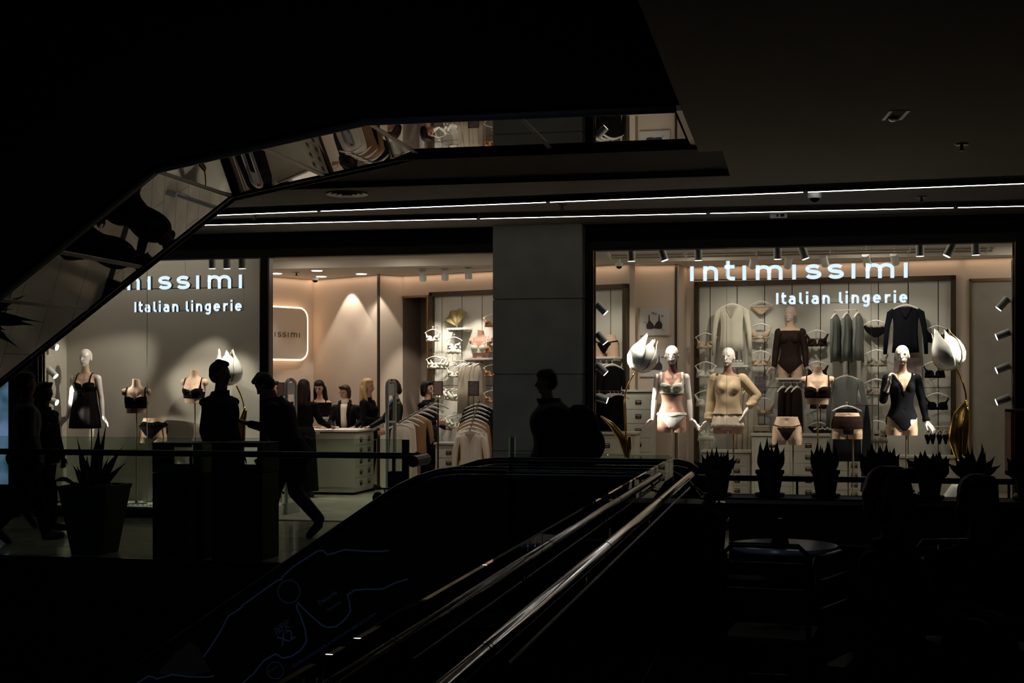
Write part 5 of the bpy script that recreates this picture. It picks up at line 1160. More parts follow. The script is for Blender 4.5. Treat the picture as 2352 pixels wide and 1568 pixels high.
# rail of side-on grey garments
def rail(px0, py0, px1, py1, wall, off, label, r=.006):
    p0, p1 = PW(px0, py0, *wall, off), PW(px1, py1, *wall, off); t = thing('hanging_rail', label, 'rail', p0); b = MB(); b.cyl((0, 0, 0), p1-p0, r, n=10); b.build('bar', 'white', t, True); b = MB()
    for f in (.05, .95): q = (p1-p0)*f; b.cyl(q, q+Vector((0, off, 0)), r*.8, n=8)
    b.build('bracket', 'white', t, True); return p0, p1
rail(1915, 713, 1972, 710, WR, .3, 'white rail carrying three grey garments side-on')
for k, px in enumerate((1919, 1945, 1971)): hang(px, 713-k*1.4, WR, .30, TP['grey'], 'grey knitted cardigan seen side-on on a rail, %s of three' % ('left', 'middle', 'right')[k], HL, rz=1.25, noun='cardigan', name='cardigan', group='grey cardigans on the rail', arm=False, sc=1.0)
rail(1785, 878, 1842, 878, WR, .3, 'white rail under the shelf of the brown bodysuit mannequin')
for k, px in enumerate((1799, 1817, 1831)): hang(px, 880, WR, .30, TP['darkcami'], 'dark brown slip hanging under the shelf, %s of three' % ('left', 'middle', 'right')[k], HL, rz=1.15, noun='slip', name='slip_dress', group='dark slips under the shelf', arm=False)
rail(2125, 979, 2183, 979, WR, .25, 'white rail with small black briefs at the lower right of the wide panel')
for k, px in enumerate((2130, 2141, 2157, 2171)): hang(px, 980, WR, .25, BF['blacks'], 'small black briefs hanging side-on on the low rail, %s of four' % ('first', 'second', 'third', 'fourth')[k], HB, rz=1.2, group='black briefs on the low rail', arm=False)
for k, px in enumerate((1694, 1706, 1719, 1731)): hang(px, 884, WR, .25, TP['robe'], 'ivory satin slip hanging behind the sweater mannequin, %s of four' % ('first', 'second', 'third', 'fourth')[k], HL, rz=1.2, noun='slip', name='slip_dress', group='ivory slips', arm=False)
# shelves
def shelf(px0, px1, py, wall, depth, label, th=.03):
    p0, p1 = PW(px0, py, *wall, depth), PW(px1, py, *wall, depth); ang = wall_frame(*wall); L = math.hypot(p1.x-p0.x, p1.y-p0.y)
    t = thing('wall_shelf', label, 'shelf', p0, ang); b = MB(); b.box((0, 0, -th), (L, depth-.03, 0)); b.build('board', 'white', t, bevel=.002)
    b = MB(); b.box((.02, .02, -th-.03), (.04, depth-.03, -th)); b.box((L-.04, .02, -th-.03), (L-.02, depth-.03, -th)); b.build('bracket', 'white', t); return p0, p1
shelf(1781, 1843, 867, WR, .34, 'white shelf carrying the brown bodysuit mannequin'); shelf(1681, 1718, 838, WR, .25, 'white shelf holding a small display, beside the sweater mannequin head'); shelf(1655, 1718, 878, WR, .30, 'white shelf holding folded white cloth'); shelf(2050, 2118, 875, WR, .25, 'white shelf under the mauve picture')
def folded(px, py, wall, off, label, m, w=.2, h=.05, d=.16, n=2):
    p = PW(px, py, *wall, off); t = thing('folded_garment', label, 'folded clothes', p, wall_frame(*wall))
    for k in range(n): b = MB(); b.box((-w/2+.004*k, -d/2, k*h/n+.001), (w/2-.006*k, d/2, (k+1)*h/n-.001)); b.build('fold', m, t, bevel=h/n*.45)
folded(1684, 877.5, WR, .16, 'folded white cloth on the lower small shelf', 'white', .20, .06); folded(1752, 989.5, WR, .3, 'folded tan underwear stack at the left of the middle chest', 'satin', .24, .08, n=3)
p = PW(1695, 837.5, *WR, .14); t = thing('display_box', 'small cream display box with white flowers on the upper small shelf', 'box', p, wall_frame(*WR)); b = MB(); b.box((-.09, -.05, 0), (.09, .05, .035)); b.build('box', 'paper', t, bevel=.003)
for k in range(3): b = MB(); b.ell((-.05+.045*k, -.01, .055), (.022, .022, .02), 10); b.build('flower', 'white', t, True)
p = PW(1888, 994, *WR, .4); t = thing('flower_arrangement', 'small white artificial flowers on the middle chest', 'flowers', p)
for k in range(7): b = MB(); b.ell((-.10+.035*k, .02*(k % 3), .05+.015*(k % 2)), (.02, .02, .018), 8); b.build('flower', 'white', t, True)
b = MB(); b.box((-.13, -.04, 0), (.13, .05, .035)); b.build('tray', 'brown_cloth', t)
# brown bodysuit mannequin on the shelf
pd_ = PW(1815, 867, *WR, .20); armsD = (relaxed(-1, .1), relaxed(1, .1)); mD, _ = mann('mannequin', 'mannequin in a long-sleeved brown bodysuit standing on a wall shelf', (pd_.x, pd_.y, pd_.z), -.08, 'mann_beige', arms=armsD, dz=-.712, headrz=-.3, stand=False, hm='mann_pinkish')
garment(mD, 'bodysuit', lambda x, y, z: (z < 1.385) & (z > .775+1.0*np.maximum(np.abs(x)-.03, 0)), 'brown_cloth', -.712, .006)
for a in armsD: sleeve(mD, a[0], a[1], Vector(a[1]).lerp(Vector(a[2]), .92), 'brown_cloth', -.712, (.058, .050, .038))
# picture and notice on the wide panel
def flat_thing(name, label, cat, x0, y0, x1, y1, wall, off, parts, lean=0):
    p0 = PW(x0, y0, *wall, off); p1 = PW(x1, y1, *wall, off); L = math.hypot(p1.x-p0.x, p1.y-p0.y); t = thing(name, label, cat, (p0.x, p0.y, min(p0.z, p1.z)), wall_frame(*wall)); H = abs(p0.z-p1.z)
    for nm, fx0, fz0, fx1, fz1, ya, yb, m in parts: b = MB(); b.box((fx0*L, ya, fz0*H), (fx1*L, yb, fz1*H)); b.build(nm, m, t)
    return t, L, H
flat_thing('picture', 'mauve photo print standing on a shelf behind the navy bodysuit mannequin', 'picture', 2053, 821, 2117, 873, WR, .12, [('print', 0, 0, 1, 1, 0, .012, 'photo_mauve')])
flat_thing('notice', 'small grey notice above the tan bralette', 'notice', 1733, 864, 1759, 897, WR, .12, [('card', 0, 0, 1, 1, 0, .006, 'sign_grey')])
# bra posters
def poster(label, x0, y0, x1, y1):
    t, L, H = flat_thing('framed_poster', label, 'poster', x0, y0, x1, y1, (E0, E1), .035, [('frame', 0, 0, 1, 1, 0, .03, 'poster_frame'), ('print', .03, .03, .97, .97, -.002, 0, 'poster')])
    s_ = L/70
    def q(x, y): return ((x-634)/345*L, (1133-y)/325*H)
    pts = [(738, 898), (748, 898), (752, 965), (780, 990), (800, 1028), (822, 990), (848, 965), (852, 895), (860, 895), (864, 965), (885, 990), (893, 1015), (888, 1055), (850, 1060), (800, 1052), (760, 1062), (714, 1055), (711, 1010), (735, 970)]
    b = MB(); b.prism([q(*p) for p in pts], 'y', -.006, -.002); b.build('bra_drawing', 'ink', t)
    b = MB()
    for st in ([(765, 885), (790, 865), (785, 900), (800, 870), (802, 898), (815, 880), (820, 895), (835, 878)], [(680, 985), (700, 982), (712, 985)], [(878, 910), (905, 908)], [(880, 918), (905, 916)], [(890, 1065), (915, 1070)]): b.stroke([q(*p) for p in st], .006, -.005, -.002)
    b.build('handwriting', 'ink', t)
poster('framed poster of a dark bra drawing, the upper of two', 1469, 705, 1539, 770); poster('framed poster of a dark bra drawing, the lower of two behind the tulip', 1469, 799, 1539, 865)
# --- angled wall seen through the right window: black goods
shelf(1350, 1413, 819, WL, .32, 'white shelf with black thong hip form at the left of the right window'); rail(1355, 827, 1413, 826, WL, .28, 'white rail below the hip form shelf at the left of the right window')
pp = PW(1394, 818, *WL, .17); h4 = hipform('hip form wearing a black lace thong on a wall shelf behind the left spotlights', 1394, 769, pp.y, stand=False, z0=pp.z, rz=-.3, top=1.04, sc=1.02)
bgar(h4, 'thong', lambda x, y, z: np.where(y < 0, (z < .925) & (z > .775+1.5*np.maximum(np.abs(x)-.02, 0)), (z > .90) & (z < .925)), 'black_lace', .004); bgar(h4, 'waistband', lambda x, y, z: np.abs(z-.925-.22*np.maximum(np.abs(x)-.06, 0)) < .012, 'black_lace', .006)
for k, px in enumerate((1380, 1393, 1406)): hang(px, 829, WL, .28, TP['black'], 'black long-sleeved top under the hip form shelf, %s of three' % ('left', 'middle', 'right')[k], HL, rz=.75, noun='top', group='black tops under the shelf', arm=False)
t = thing('clothes_rack', 'bronze rack stand on the low counter, hung with black nightwear', 'rack', (PX(1393, 2.9), 2.9, P(1400, 992, 2.6).z)); zr = P(1400, 898, 2.9).z-P(1400, 992, 2.6).z
b = MB(); b.cyl((0, 0, 0), (0, 0, zr), .010); b.build('post', 'bronze', t); b = MB(); b.cyl((-.15, 0, zr), (.24, 0, zr), .008); b.build('bar', 'bronze', t); b = MB(); b.box((-.1, -.1, 0), (.1, .1, .012)); b.build('base', 'bronze', t)
for k, px in enumerate((1377, 1402, 1411, 1420)):
    p = P(px, 898, 2.9); o = TP['blackdress'](p, .6, 'black nightdress on the counter rack, %s of four' % ('leftmost', 'second from left', 'third from left', 'rightmost')[k], 'black nightdresses on the counter rack', .78); o.name = 'nightdress'; o['category'] = 'nightdress'
    HL(p, .6, 'white hanger of the black nightdress on the counter rack, %s of four' % ('leftmost', 'second', 'third', 'rightmost')[k], 'white hangers on the counter rack', .85)
# stand with black goods in the window between the hip forms
t = thing('clothes_rack', 'thin dark rack stand between the lace shorts form and the navy mannequin', 'rack', (PX(1948, 1.15), 1.15, WZ)); zr = P(1948, 930, 1.15).z-WZ
b = MB(); b.cyl((0, 0, 0), (0, 0, zr+.02), .010); b.build('post', 'bronze', t); b = MB(); b.cyl((-.05, 0, zr), (.34, 0, zr), .006); b.build('bar', 'bronze', t); b = MB(); b.lathe([(.001, 0), (.13, 0), (.13, .008), (.001, .01)]); b.build('base', 'bronze', t)
p = P(1945, 924, 1.15); HL(p, 0, 'white hanger of the black chemise behind the lace shorts form', 'white hangers on the window stand', .85); o = TP['blackdress'](p, 0, 'black chemise hanging behind the lace shorts form', None, 1.0); o.name = 'chemise'; o['category'] = 'chemise'
p = P(1991, 930, 1.15); b = MB(); b.loft([[Vector((hw*math.cos(a), .02*math.sin(a), z+.012*math.sin(5*a)*(z < -.9))) for a in [2*math.pi*i/24 for i in range(24)]] for z, hw in ((0, .015), (-.2, .04), (-.5, .055), (-.95, .07), (-1.02, .075))]); o = b.build('scarf', 'black_cloth', None, True); o.location = p; tag(o, 'long black fringed scarf hanging from the thin rack stand', 'scarf')
b = MB(); b.cyl((0, 0, 0), (0, 0, P(2007, 900, .9).z-WZ), .006); o = b.build('display_rod', 'steel'); o.location = (PX(2004, .9), .9, WZ); tag(o, 'thin upright steel rod left of the navy bodysuit mannequin', 'rod')
# --- goods on the angled wall seen through the entrance
G2_ = 'white lingerie on the angled wall'
hang(994, 750, WL, .30, BR['ivory'], 'ivory bra, topmost by the dark passage', rz=-.15, sc=.85, group=G2_)
hang(1043, 768, WL, .25, BR['corset'], 'white lace corset with garter straps under the gold leaf', rz=-.15, sc=.85, group=G2_)
for k, (px, y) in enumerate(((998, 812), (1007, 813), (1015, 814))): hang(px, y, WL, .30-.05*k, BR['whitelace' if k else 'ivory'], 'white bra in the group of three by the dark passage, %s of them' % ('front', 'middle', 'rear')[k], rz=.2, sc=.85, group=G2_, arm=k == 0)
hang(1044, 832, WL, .28, BR['ivory'], 'plain ivory bra with thin straps under the white corset', rz=-.1, sc=.85, group=G2_)
for k, (px, y, kd) in enumerate(((1036, 886, 'whitelace'), (1046, 887, 'whitewrap'), (1056, 888, 'white'))): hang(px, y, WL, .26, BR[kd], 'white lace bra at face height between the two sign stands, %s of three' % ('left', 'middle', 'right')[k], rz=.1, sc=.8, group=G2_, arm=k == 1)
for k, (px, y, kd) in enumerate(((1008, 882, 'whitewrap'), (1040, 948, 'white'), (1050, 951, 'whitelace'), (1008, 945, 'ivory'))): hang(px, y, WL, .26, BR[kd], ('white bralette right behind the pink sign stand', 'white bra low beside the gold-toned racks, left one', 'white lace bra low beside the racks, right one', 'ivory bra low beside the passing woman')[k], rz=.15, sc=.8, group=G2_)
for k, (y, n_) in enumerate(((716, 'topmost'), (776, 'second'), (831, 'third'), (890, 'lowest'))): hang(1130, y, WL, .28, BR['tan'], 'tan satin bra cut by the pillar edge, %s of four' % n_, rz=.1, sc=.85, group='tan bras beside the pillar')
rail(1039, 829, 1112, 827, WL, .3, 'white rail with robes under the rose bust form')
for k, px in enumerate((1066, 1073, 1080, 1094, 1101)): hang(px, 829, WL, .30, TP['robe'], 'ivory satin robe hanging under the rose bust form, number %s from left' % ('one', 'two', 'three', 'four', 'five')[k], HL, rz=1.0, noun='robe', name='robe', group='ivory robes', arm=False, sc=.85)
shelf(1026, 1068, 753, WL, .25, 'white shelf with the gold ginkgo leaf'); shelf(1064, 1140, 822, WL, .34, 'white shelf carrying the rose bust form')
pp = PW(1104, 821, *WL, .17); b5 = bust('rose bust form wearing a white lace triangle bra on a shelf by the pillar', 1104, 757, pp.y, tm='mann_rose', stand=False, z0=pp.z, sc=1.02, rz=-.1)
bgar(b5, 'bra', bra_pred(1.30, 1.18, strap=.112, cup=.074), 'white_lace', .006)
p = PW(1050, 752, *WL, .13); t = thing('ginkgo_leaf', 'large gold ginkgo leaf ornament standing on a shelf', 'ornament', p, wall_frame(*WL)-.1)
rings = [[Vector((math.sin(a)*r+ (0.02 if r > .1 else 0), -.02*math.sin(9*a)*r/.26, .02+math.cos(a)*r*(1+.05*math.sin(9*a)))) for a in [math.radians(-75+110*i/24) for i in range(25)]] for r in (.01, .1, .2, .27)]
b = MB(); b.loft(rings, close=False, cap=False); wear('blade', b.mesh(), 'gold_matte', t, .004); b = MB(); b.cyl((0, 0, 0), (.0, 0, .04), .008); b.build('stem', 'gold_matte', t)
# sloped racks inside the entrance
def slope_rack(label, a, c, items, gname, base_z=0.0, rz=0.0):
    t = thing('clothes_rack', label, 'rack', (a.x, a.y, 0)); d = c-a; b = MB(); b.cyl((0, 0, a.z), (d.x, d.y, c.z), .009); b.build('sloped_arm', 'bronze', t)
    b = MB(); b.cyl((0, 0, 0), (0, 0, a.z), .014); b.build('post', 'bronze', t); b = MB(); b.box((-.25, -.05, 0), (.25, .05, .03)); b.box((-.05, -.4, 0), (.05, .1, .03)); b.build('base', 'bronze', t)
    n = len(items)
    for k, (kd, nm, ds) in enumerate(items):
        f = (k+.5)/n; p = a+(c-a)*f+Vector((0, 0, .012)); ordn = ('rearmost', 'second from back', 'third from back', 'fourth from back', 'fifth from back', 'sixth from back', 'seventh from back', 'front')
        which = 'front' if k == n-1 else ordn[k]
        HL(p, rz+random.uniform(-.06, .06), 'white hanger on the %s, %s one' % (gname, which), 'white hangers on the '+gname, 1.0)
        if kd: o = TP[kd](p, rz+random.uniform(-.06, .06), '%s on the %s, %s one' % (ds, gname, which), 'clothes on the '+gname, 1.0); o.name = nm; o['category'] = nm
r2a = P(1100, 918, 4.25); r2b = P(1079, 988, 3.4)
slope_rack('sloped arm rack of cardigans beside the pillar', r2a, r2b, [('navy', 'cardigan', 'navy cardigan'), ('navy', 'cardigan', 'navy cardigan'), ('navy', 'cardigan', 'dark cardigan'), ('brownl', 'cardigan', 'brown cardigan'), ('tanl', 'cardigan', 'tan cardigan'), ('tanl', 'cardigan', 'tan cardigan'), ('whitecardi', 'cardigan', 'cream cardigan'), ('whitecardi', 'cardigan', 'cream V-neck cardigan')], 'cardigan rack', rz=.1)
r1a = P(1006, 918, 4.2); r1b = P(914, 972, 3.3)
slope_rack('sloped arm rack with many bare white hangers inside the entrance', r1a, r1b, [(None, '', ''), (None, '', ''), (None, '', ''), (None, '', ''), ('tan', 't_shirt', 'tan short-sleeved tee'), (None, '', ''), ('whitedress', 'nightdress', 'cream nightdress'), ('whitedress', 'nightdress', 'cream nightdress')], 'rack by the security gate', rz=.45)
# sign stands
def sign_stand(px0, y0, px1, y1, Y, m, label, foot_z=0.0):
    p0, p1 = P(px0, y0, Y), P(px1, y1, Y); t = thing('sign_stand', label, 'sign', ((p0.x+p1.x)/2, Y, foot_z)); w_ = (p1.x-p0.x)/2
    b = MB(); b.box((-w_, 0, p1.z-foot_z), (w_, .014, p0.z-foot_z)); f = b.build('frame', 'bronze', t); b = MB(); b.box((-w_+.01, -.003, p1.z-foot_z+.01), (w_-.01, 0, p0.z-foot_z-.01)); b.build('card', m, f)
    b = MB(); b.cyl((0, .007, .0), (0, .007, p1.z-foot_z), .006); b.build('pole', 'bronze', t); b = MB(); b.lathe([(.001, 0), (.1, 0), (.1, .01), (.001, .012)]); b.build('base', 'bronze', t)
sign_stand(995, 875, 1017, 908, 3.7, 'sign_pink', 'pink framed sign above the rack of bare hangers'); sign_stand(1075, 875, 1100, 909, 3.9, 'sign_grey', 'grey framed sign above the cardigan rack'); sign_stand(637, 878, 653, 909, 1.6, 'sign_pink', 'pink framed sign left of the first security gate')
t, L, H = flat_thing('notice', 'red and white safety notice on the wall of the dark passage', 'notice', 953, 891, 975, 925, (Vector(C2)+n2*0.49, Vector(D0)+n2*0.49), .02, [('board', 0, 0, 1, 1, 0, .006, 'paper'), ('red_stripe', 0, .1, .45, 1, -.002, 0, 'red')])
# security gates
def gate(px, y0, Y, label):
    p = P(px, y0, Y); H = p.z; t = thing('security_gate', label, 'security gate', (p.x, Y, 0), -.05)
    D_ = .34; W_ = .065
    b = MB(); pts = arc(0, H-.10, D_/2-.03, .07, 180, 0, 10); path = [(0, -D_/2+.03, .12)]+[(0, x, z) for x, z in pts]+[(0, D_/2-.03, .12)]
    b.tube(path, .024, 12); b.build('frame', 'grey_plastic', t, 'a'); b = MB(); b.box((-.04, -D_/2-.03, 0), (.04, D_/2+.03, .14)); b.build('base', 'grey_plastic', t, bevel=.01)
    for z in (H*.30, H*.68): b = MB(); b.cyl((0, -D_/2+.02, z), (0, D_/2-.02, z), .016); b.build('cross_bar', 'grey_plastic', t, True)
    b = MB(); b.box((-.008, -D_/2+.04, H-.22), (.008, D_/2-.04, H-.07)); b.build('head_plate', 'grey_plastic', t, bevel=.004); b = MB(); b.box((-.02, -.06, H-.035), (.035, .0, H-.015)); b.build('badge', 'red', t)
gate(668, 866, .9, 'grey anti-theft gate at the left of the entrance'); gate(898, 868, .9, 'grey anti-theft gate at the right of the entrance')
# downlights and cameras inside
def downlight(px, py, z, label, aim=None, pw=25, r=.085, ang=70):
    p = PZ(px, py, z); t = thing('recessed_downlight', label, 'ceiling light', p, 0, 'round downlights in the shop ceiling')
    b = MB(); b.lathe([(r, -.006), (r+.012, -.004), (r+.014, 0), (r, 0)]); b.build('trim_ring', 'white', t, True); b = MB(); b.lathe([(.001, -.016), (r*.9, -.014), (r, -.006), (r, 0), (.001, 0)]); b.build('lens', 'glow_white', t)
    spot((p.x, p.y, p.z-.02), aim or (p.x, p.y-.01, 0), pw, NEUT, ang, .35, .06)
for k, (px, py, z, ax, pw, an, d) in enumerate(((635, 627, IZ, None, 26, 75, 'above the sign wall'), (728, 620.5, IZ, None, 26, 75, 'centre of the four over the till'), (738, 634, IZ, None, 22, 62, 'beside the dome camera'), (830, 628, IZ, None, 26, 75, 'right of the four over the till'), (762, 583, FZ, None, 30, 80, 'above the entrance, left one'), (1040, 577, FZ, None, 30, 80, 'above the entrance, right one'))): downlight(px, py, z, 'glowing round downlight '+d, None, pw*1.5, ang=an)
for k, px in enumerate((788, 880)): # wall washers that draw the two scallops
    q = PW(px, 640, B, C, .19) if px < 875 else PW(868, 640, B, C, .19); spot((q.x, q.y, IZ-.02), (q.x, q.y+.001, 0), 55, NEUT, 72, .18, .02)
dome(PZ(724, 636, IZ), 'white dome camera under the shop ceiling near the sign wall', .9, 'white'); dome(PZ(1424, 601, FZ) if False else P(1422, 604, 3.0), 'white dome camera at the top left of the right window', .8, 'white')
b = MB(); b.cyl((0, 0, 0), (0, 0, FZ-P(1422, 604, 3.0).z), .02); o = b.build('camera_bracket', 'white'); o.location = P(1422, 604, 3.0); tag(o, 'white ceiling bracket holding the camera at the top left of the right window', 'bracket')
sprinkler(PZ(681, 625, IZ), 'small sprinkler in the shop ceiling between the downlights over the till')
p = P(898, 578, .9); t = thing('people_counter', 'grey box sensor hanging above the middle of the entrance', 'sensor', (p.x, p.y, p.z)); b = MB(); b.box((-.08, -.05, -.025), (.08, .05, .02)); b.box((-.05, -.04, -.04), (.05, .04, -.025)); b.build('housing', 'grey_plastic', t, bevel=.005); b = MB(); b.cyl((0, 0, .02), (0, 0, FZ-p.z), .008); b.build('drop_rod', 'grey_plastic', t)
for k, (px, py) in enumerate(((971, 632), (1022, 630), (1076, 627))):
    p = P(px, py, 4.3); q = PW(px+8, 790, *WL, .1); fixture('spotlight', 'grey track spotlight over the white lingerie wall, %s of three' % ('left', 'middle', 'right')[k], p, Vector((q.x, q.y, 1.9)), 115, NEUT, 50, r=.055, L=.17, mount=(p.x, p.y+.02, IZ), group='track spotlights inside the entrance')
for px, py, ax, ay, pw in ((1730, 603, 1690, 780, 70), (1810, 602, 1770, 850, 60), (1893, 598, 1950, 800, 70), (1990, 597, 2040, 850, 50), (2055, 594, 2100, 800, 40)):
    p = P(px, py, 3.1); q = PW(ax, ay, *WR, .1); fixture('spotlight', 'grey ceiling spotlight peeping below the bulkhead above the letters near x %s' % '' if False else 'grey spotlight half hidden behind the glowing letters, aimed at the %s' % {1730: 'ivory blouse', 1810: 'nude bras', 1893: 'grey cardigans', 1990: 'black lace goods', 2055: 'black cardigan'}[px], p, q, pw*0.65, NEUT, 60, r=.05, L=.17, mount=(p.x, p.y, FZ), group='ceiling spotlights behind the letters', blend=.8)
spot(P(1400, 600, 2.2), PW(1395, 850, *WL, .1), 110, NEUT, 50, .7, .04)
t = thing('light_track', 'thin ceiling track carrying the three spotlights over the lingerie wall', 'light track', (0, 0, 0)); b = MB(); a_ = P(960, 620, 4.3); c_ = P(1128, 620, 4.3); b.box((a_.x, 4.28, IZ-.03), (c_.x, 4.32, IZ-.001)); b.build('rail', 'fixture', t)
# ================================================================ PEOPLE
def human(name, label, loc, rz, H=1.70, male=False, lean=0.0, headrot=(0, 0, 0), arms=None, legs=None, top='coat_black', legm='coat_black', hair='hair_black', hairstyle='short', skin='skin', coat=0.0, topfat=1.18, face=False, sleeves=True, neck=False, top_low=.80, bare=False, sc=None, vs=.009):
    s = H/1.75; t = thing(name, label, 'person', loc, rz, None, s)
    lm = Matrix.Translation((0, 0, .95)) @ Matrix.Rotation(-lean, 4, 'X') @ Matrix.Translation((0, 0, -.95))
    lm = Matrix.Translation((0, 0, .95)) @ Matrix.Rotation(lean, 4, 'X') @ Matrix.Translation((0, 0, -.95))
    def bend(p, full=False):
        p = Vector(p)
        w_ = 1.0 if full else max(0, min(1, (p.z-.85)/.25)); w_ = w_*w_*(3-2*w_)
        return p.lerp(lm @ p, w_)
    hm = lm @ Matrix.Translation((0, 0, 1.50)) @ Euler(headrot).to_matrix().to_4x4() @ Matrix.Translation((0, 0, -1.50))
    sx = .178 if male else .155
    arms = arms or [((-1)*sx, None), (sx, None)]
    A_ = []
    for k, sd in ((0, -1), (1, 1)):
        a = arms[k] if arms and len(arms[k]) > 2 else None
        if a is None: a = (( sd*.25, .02, 1.10), (sd*.26, -.06, .86), dict(d=(sd*.05, -.1, -1), palm=(-sd, 0, 0), thumb=(0, -1, 0), curl=.6))
        A_.append((bend((sd*sx, .012, 1.365), True), Vector(a[0]), Vector(a[1]), a[2]))
    legs = legs or [((-.10, -.01, .48), (-.10, .03, .08), (-.11, -.13, .03)), ((.10, -.01, .48), (.10, .03, .08), (.11, -.13, .03))]
    body = torso_mb(male, legs=False); body.v = [tuple(bend(v)) for v in body.v]
    hb = head_mb(); hb.v = [tuple(hm @ Vector(v)) for v in hb.v]; o0 = len(body.v); body.v += hb.v; body.f += [tuple(i+o0 for i in f) for f in hb.f]; body.mi += [0]*len(hb.f)
    for S, E, Wr, kw in A_:
        body.chain([S, E], [.045, .036]); body.chain([E, Wr], [.036, .023]); hand(body, Wr, **kw)
    for k, (kn, an, toe) in enumerate(legs):
        sd = -1 if k == 0 else 1
        body.chain([(sd*.09, .01, .88), kn], [.085, .055]); body.chain([kn, Vector(kn).lerp(Vector(an), .3), an], [.054, .054, .036]); body.cap(an, toe, .036, .03)
    me = voxel(body, vs, 2)
    hd = [(tuple(hm @ Vector(c)), r, tuple((hm.to_3x3() @ Vector(mv))*.6)) for c, r, mv in [((s_*.031, -.088, 1.632), .014, (0, .010, 0)) for s_ in (-1, 1)]]
    if face: deform(me, hd)
    link('body', me, skin, t, True)
    def part(nm, b, m, v=.010, it=3): return link(nm, voxel(b, v, it), m, t, True)
    # trousers and shoes
    b = MB()
    b.ell((0, .01, .88), (.175 if not male else .165, .13, .12))
    for k, (kn, an, toe) in enumerate(legs):
        sd = -1 if k == 0 else 1; kn, an = Vector(kn), Vector(an)
        b.chain([(sd*.085, .01, .88), kn], [.105, .075]); b.chain([kn, an+Vector((0, 0, .03))], [.075, .062 if male else .052])
    part('trousers', b, legm, .012)
    for k, (kn, an, toe) in enumerate(legs):
        an, toe = Vector(an), Vector(toe); b = MB(); b.cap(an, an+Vector((0, 0, -.03)), .046, .044); b.cap(an+Vector((0, 0, -.035)), toe, .046, .040); b.cap(an.lerp(toe, .5)+Vector((0, 0, -.01)), toe, .046, .036); part('shoe', b, 'shoe', .008)
    # top
    if not bare:
        b = torso_mb(male or topfat >= 1.2, legs=False); tf_ = 1.0 if not (topfat >= 1.2 and not male) else .93; b.v = [tuple(bend((x*topfat*tf_, y*(topfat+.08), z))) for x, y, z in b.v]; me = voxel(b, .011, 3)
        me = cutmesh(me, [(tuple(lm @ Vector((0, 0, 1.475 if male else 1.455))), tuple(lm.to_3x3() @ Vector((0, .1, 1)))), ((0, 0, top_low), (0, 0, -1))]); link('top', me, top, t, True)
        for S, E, Wr, kw in A_:
            b = MB(); r = .066 if not male else .072; b.chain([S+Vector((0, 0, -.005)), E], [r, r*.82]); b.chain([E, E.lerp(Wr, .93)], [r*.82, r*.58]); part('sleeve', b, top, .010)
        if coat:
            b = MB(); b.loft([ring(0, .01, z, rx, ry, 32) for z, rx, ry in ((coat, .25, .20), ((coat+.95)/2, .225, .18), (.95, .20, .155), (1.05, .17, .13))]); me = b.mesh(); link('coat_skirt', me, top, t, True)
    # hair
    b = MB(); f = lambda p: hm @ Vector(p)
    def hcap(p, q, r1, r2=None): b.cap(f(p), f(q), r1, r2)
    R3 = hm.to_3x3().to_4x4()
    b.ell(f((0, .030, 1.672)), (.083, .094, .090), 18, R3)
    if hairstyle != 'crop': b.ell(f((0, .045, 1.63)), (.080, .080, .085), 16, R3)
    if hairstyle != 'quiff': b.ell(f((0, .002, 1.708)), (.078, .084, .053), 16, R3)
    if hairstyle in ('long', 'wavy'):
        for s_ in (-1, 1): hcap((s_*.055, .02, 1.70), (s_*.085, .03, 1.56), .032, .034); hcap((s_*.085, .03, 1.56), (s_*.095, -.01, 1.40), .034, .026)
        hcap((0, .07, 1.64), (0, .10, 1.36), .075, .055); hcap((-.05, .07, 1.6), (-.07, .08, 1.34), .05, .03); hcap((.05, .07, 1.6), (.07, .08, 1.34), .05, .03)
    if hairstyle == 'bob':
        for s_ in (-1, 1): hcap((s_*.06, .0, 1.71), (s_*.084, .02, 1.57), .030, .026)
        hcap((-.05, -.055, 1.725), (.02, -.07, 1.735), .022, .02); hcap((0, .06, 1.64), (0, .07, 1.56), .075, .06)
    if hairstyle == 'quiff': hcap((0, -.055, 1.728), (0, .03, 1.745), .030, .036)
    part('hair', b, hair, .008, 2)
    if face:
        for s_ in (-1, 1):
            e = MB(); e.ell(f((s_*.031, -.076, 1.633)), (.012, .008, .0065), 12, R3); link('eye', e.mesh(), 'eye', t, True)
            e = MB(); e.tube([f((s_*.016, -.082, 1.650)), f((s_*.032, -.078, 1.655)), f((s_*.048, -.066, 1.650))], .0035, 6); link('eyebrow', e.mesh(), hair, t, True)
        e = MB(); e.tube([f((-.022, -.085, 1.578)), f((0, -.094, 1.580)), f((.022, -.085, 1.578))], [.004, .0075, .004], 8); link('lips', e.mesh(), 'lip', t, True)
    t['hm'] = 1
    return t, f, lm, A_
# saleswoman with long dark hair
W1 = human('person', 'woman with long dark hair and black strap top behind the till monitor', (PX(735, 5.50), 5.50, 0), .15, 1.72, face=True, headrot=(.35, 0, -.15), hair='hair_black', hairstyle='long', bare=True, legm='black_cloth',
           arms=(((-.22, -.02, 1.12), (-.10, -.16, 1.0), dict(d=(.3, -1, 0), palm=(0, 0, -1), thumb=(1, 0, 0), curl=.4)), ((.22, -.02, 1.12), (.10, -.16, 1.0), dict(d=(-.3, -1, 0), palm=(0, 0, -1), thumb=(-1, 0, 0), curl=.4))))
me = shell(TORSO, lambda x, y, z: (z > .80) & np.where(y < 0, z < 1.235+.9*np.abs(np.abs(x)-.0)*(np.abs(x) < .09)+.08*(np.abs(x) >= .09), z < 1.24) | ((np.abs(np.abs(x)-.10) < .010) & (z > 1.2)), .012); wear('strap_top', me, 'black_lace', W1[0], .004)
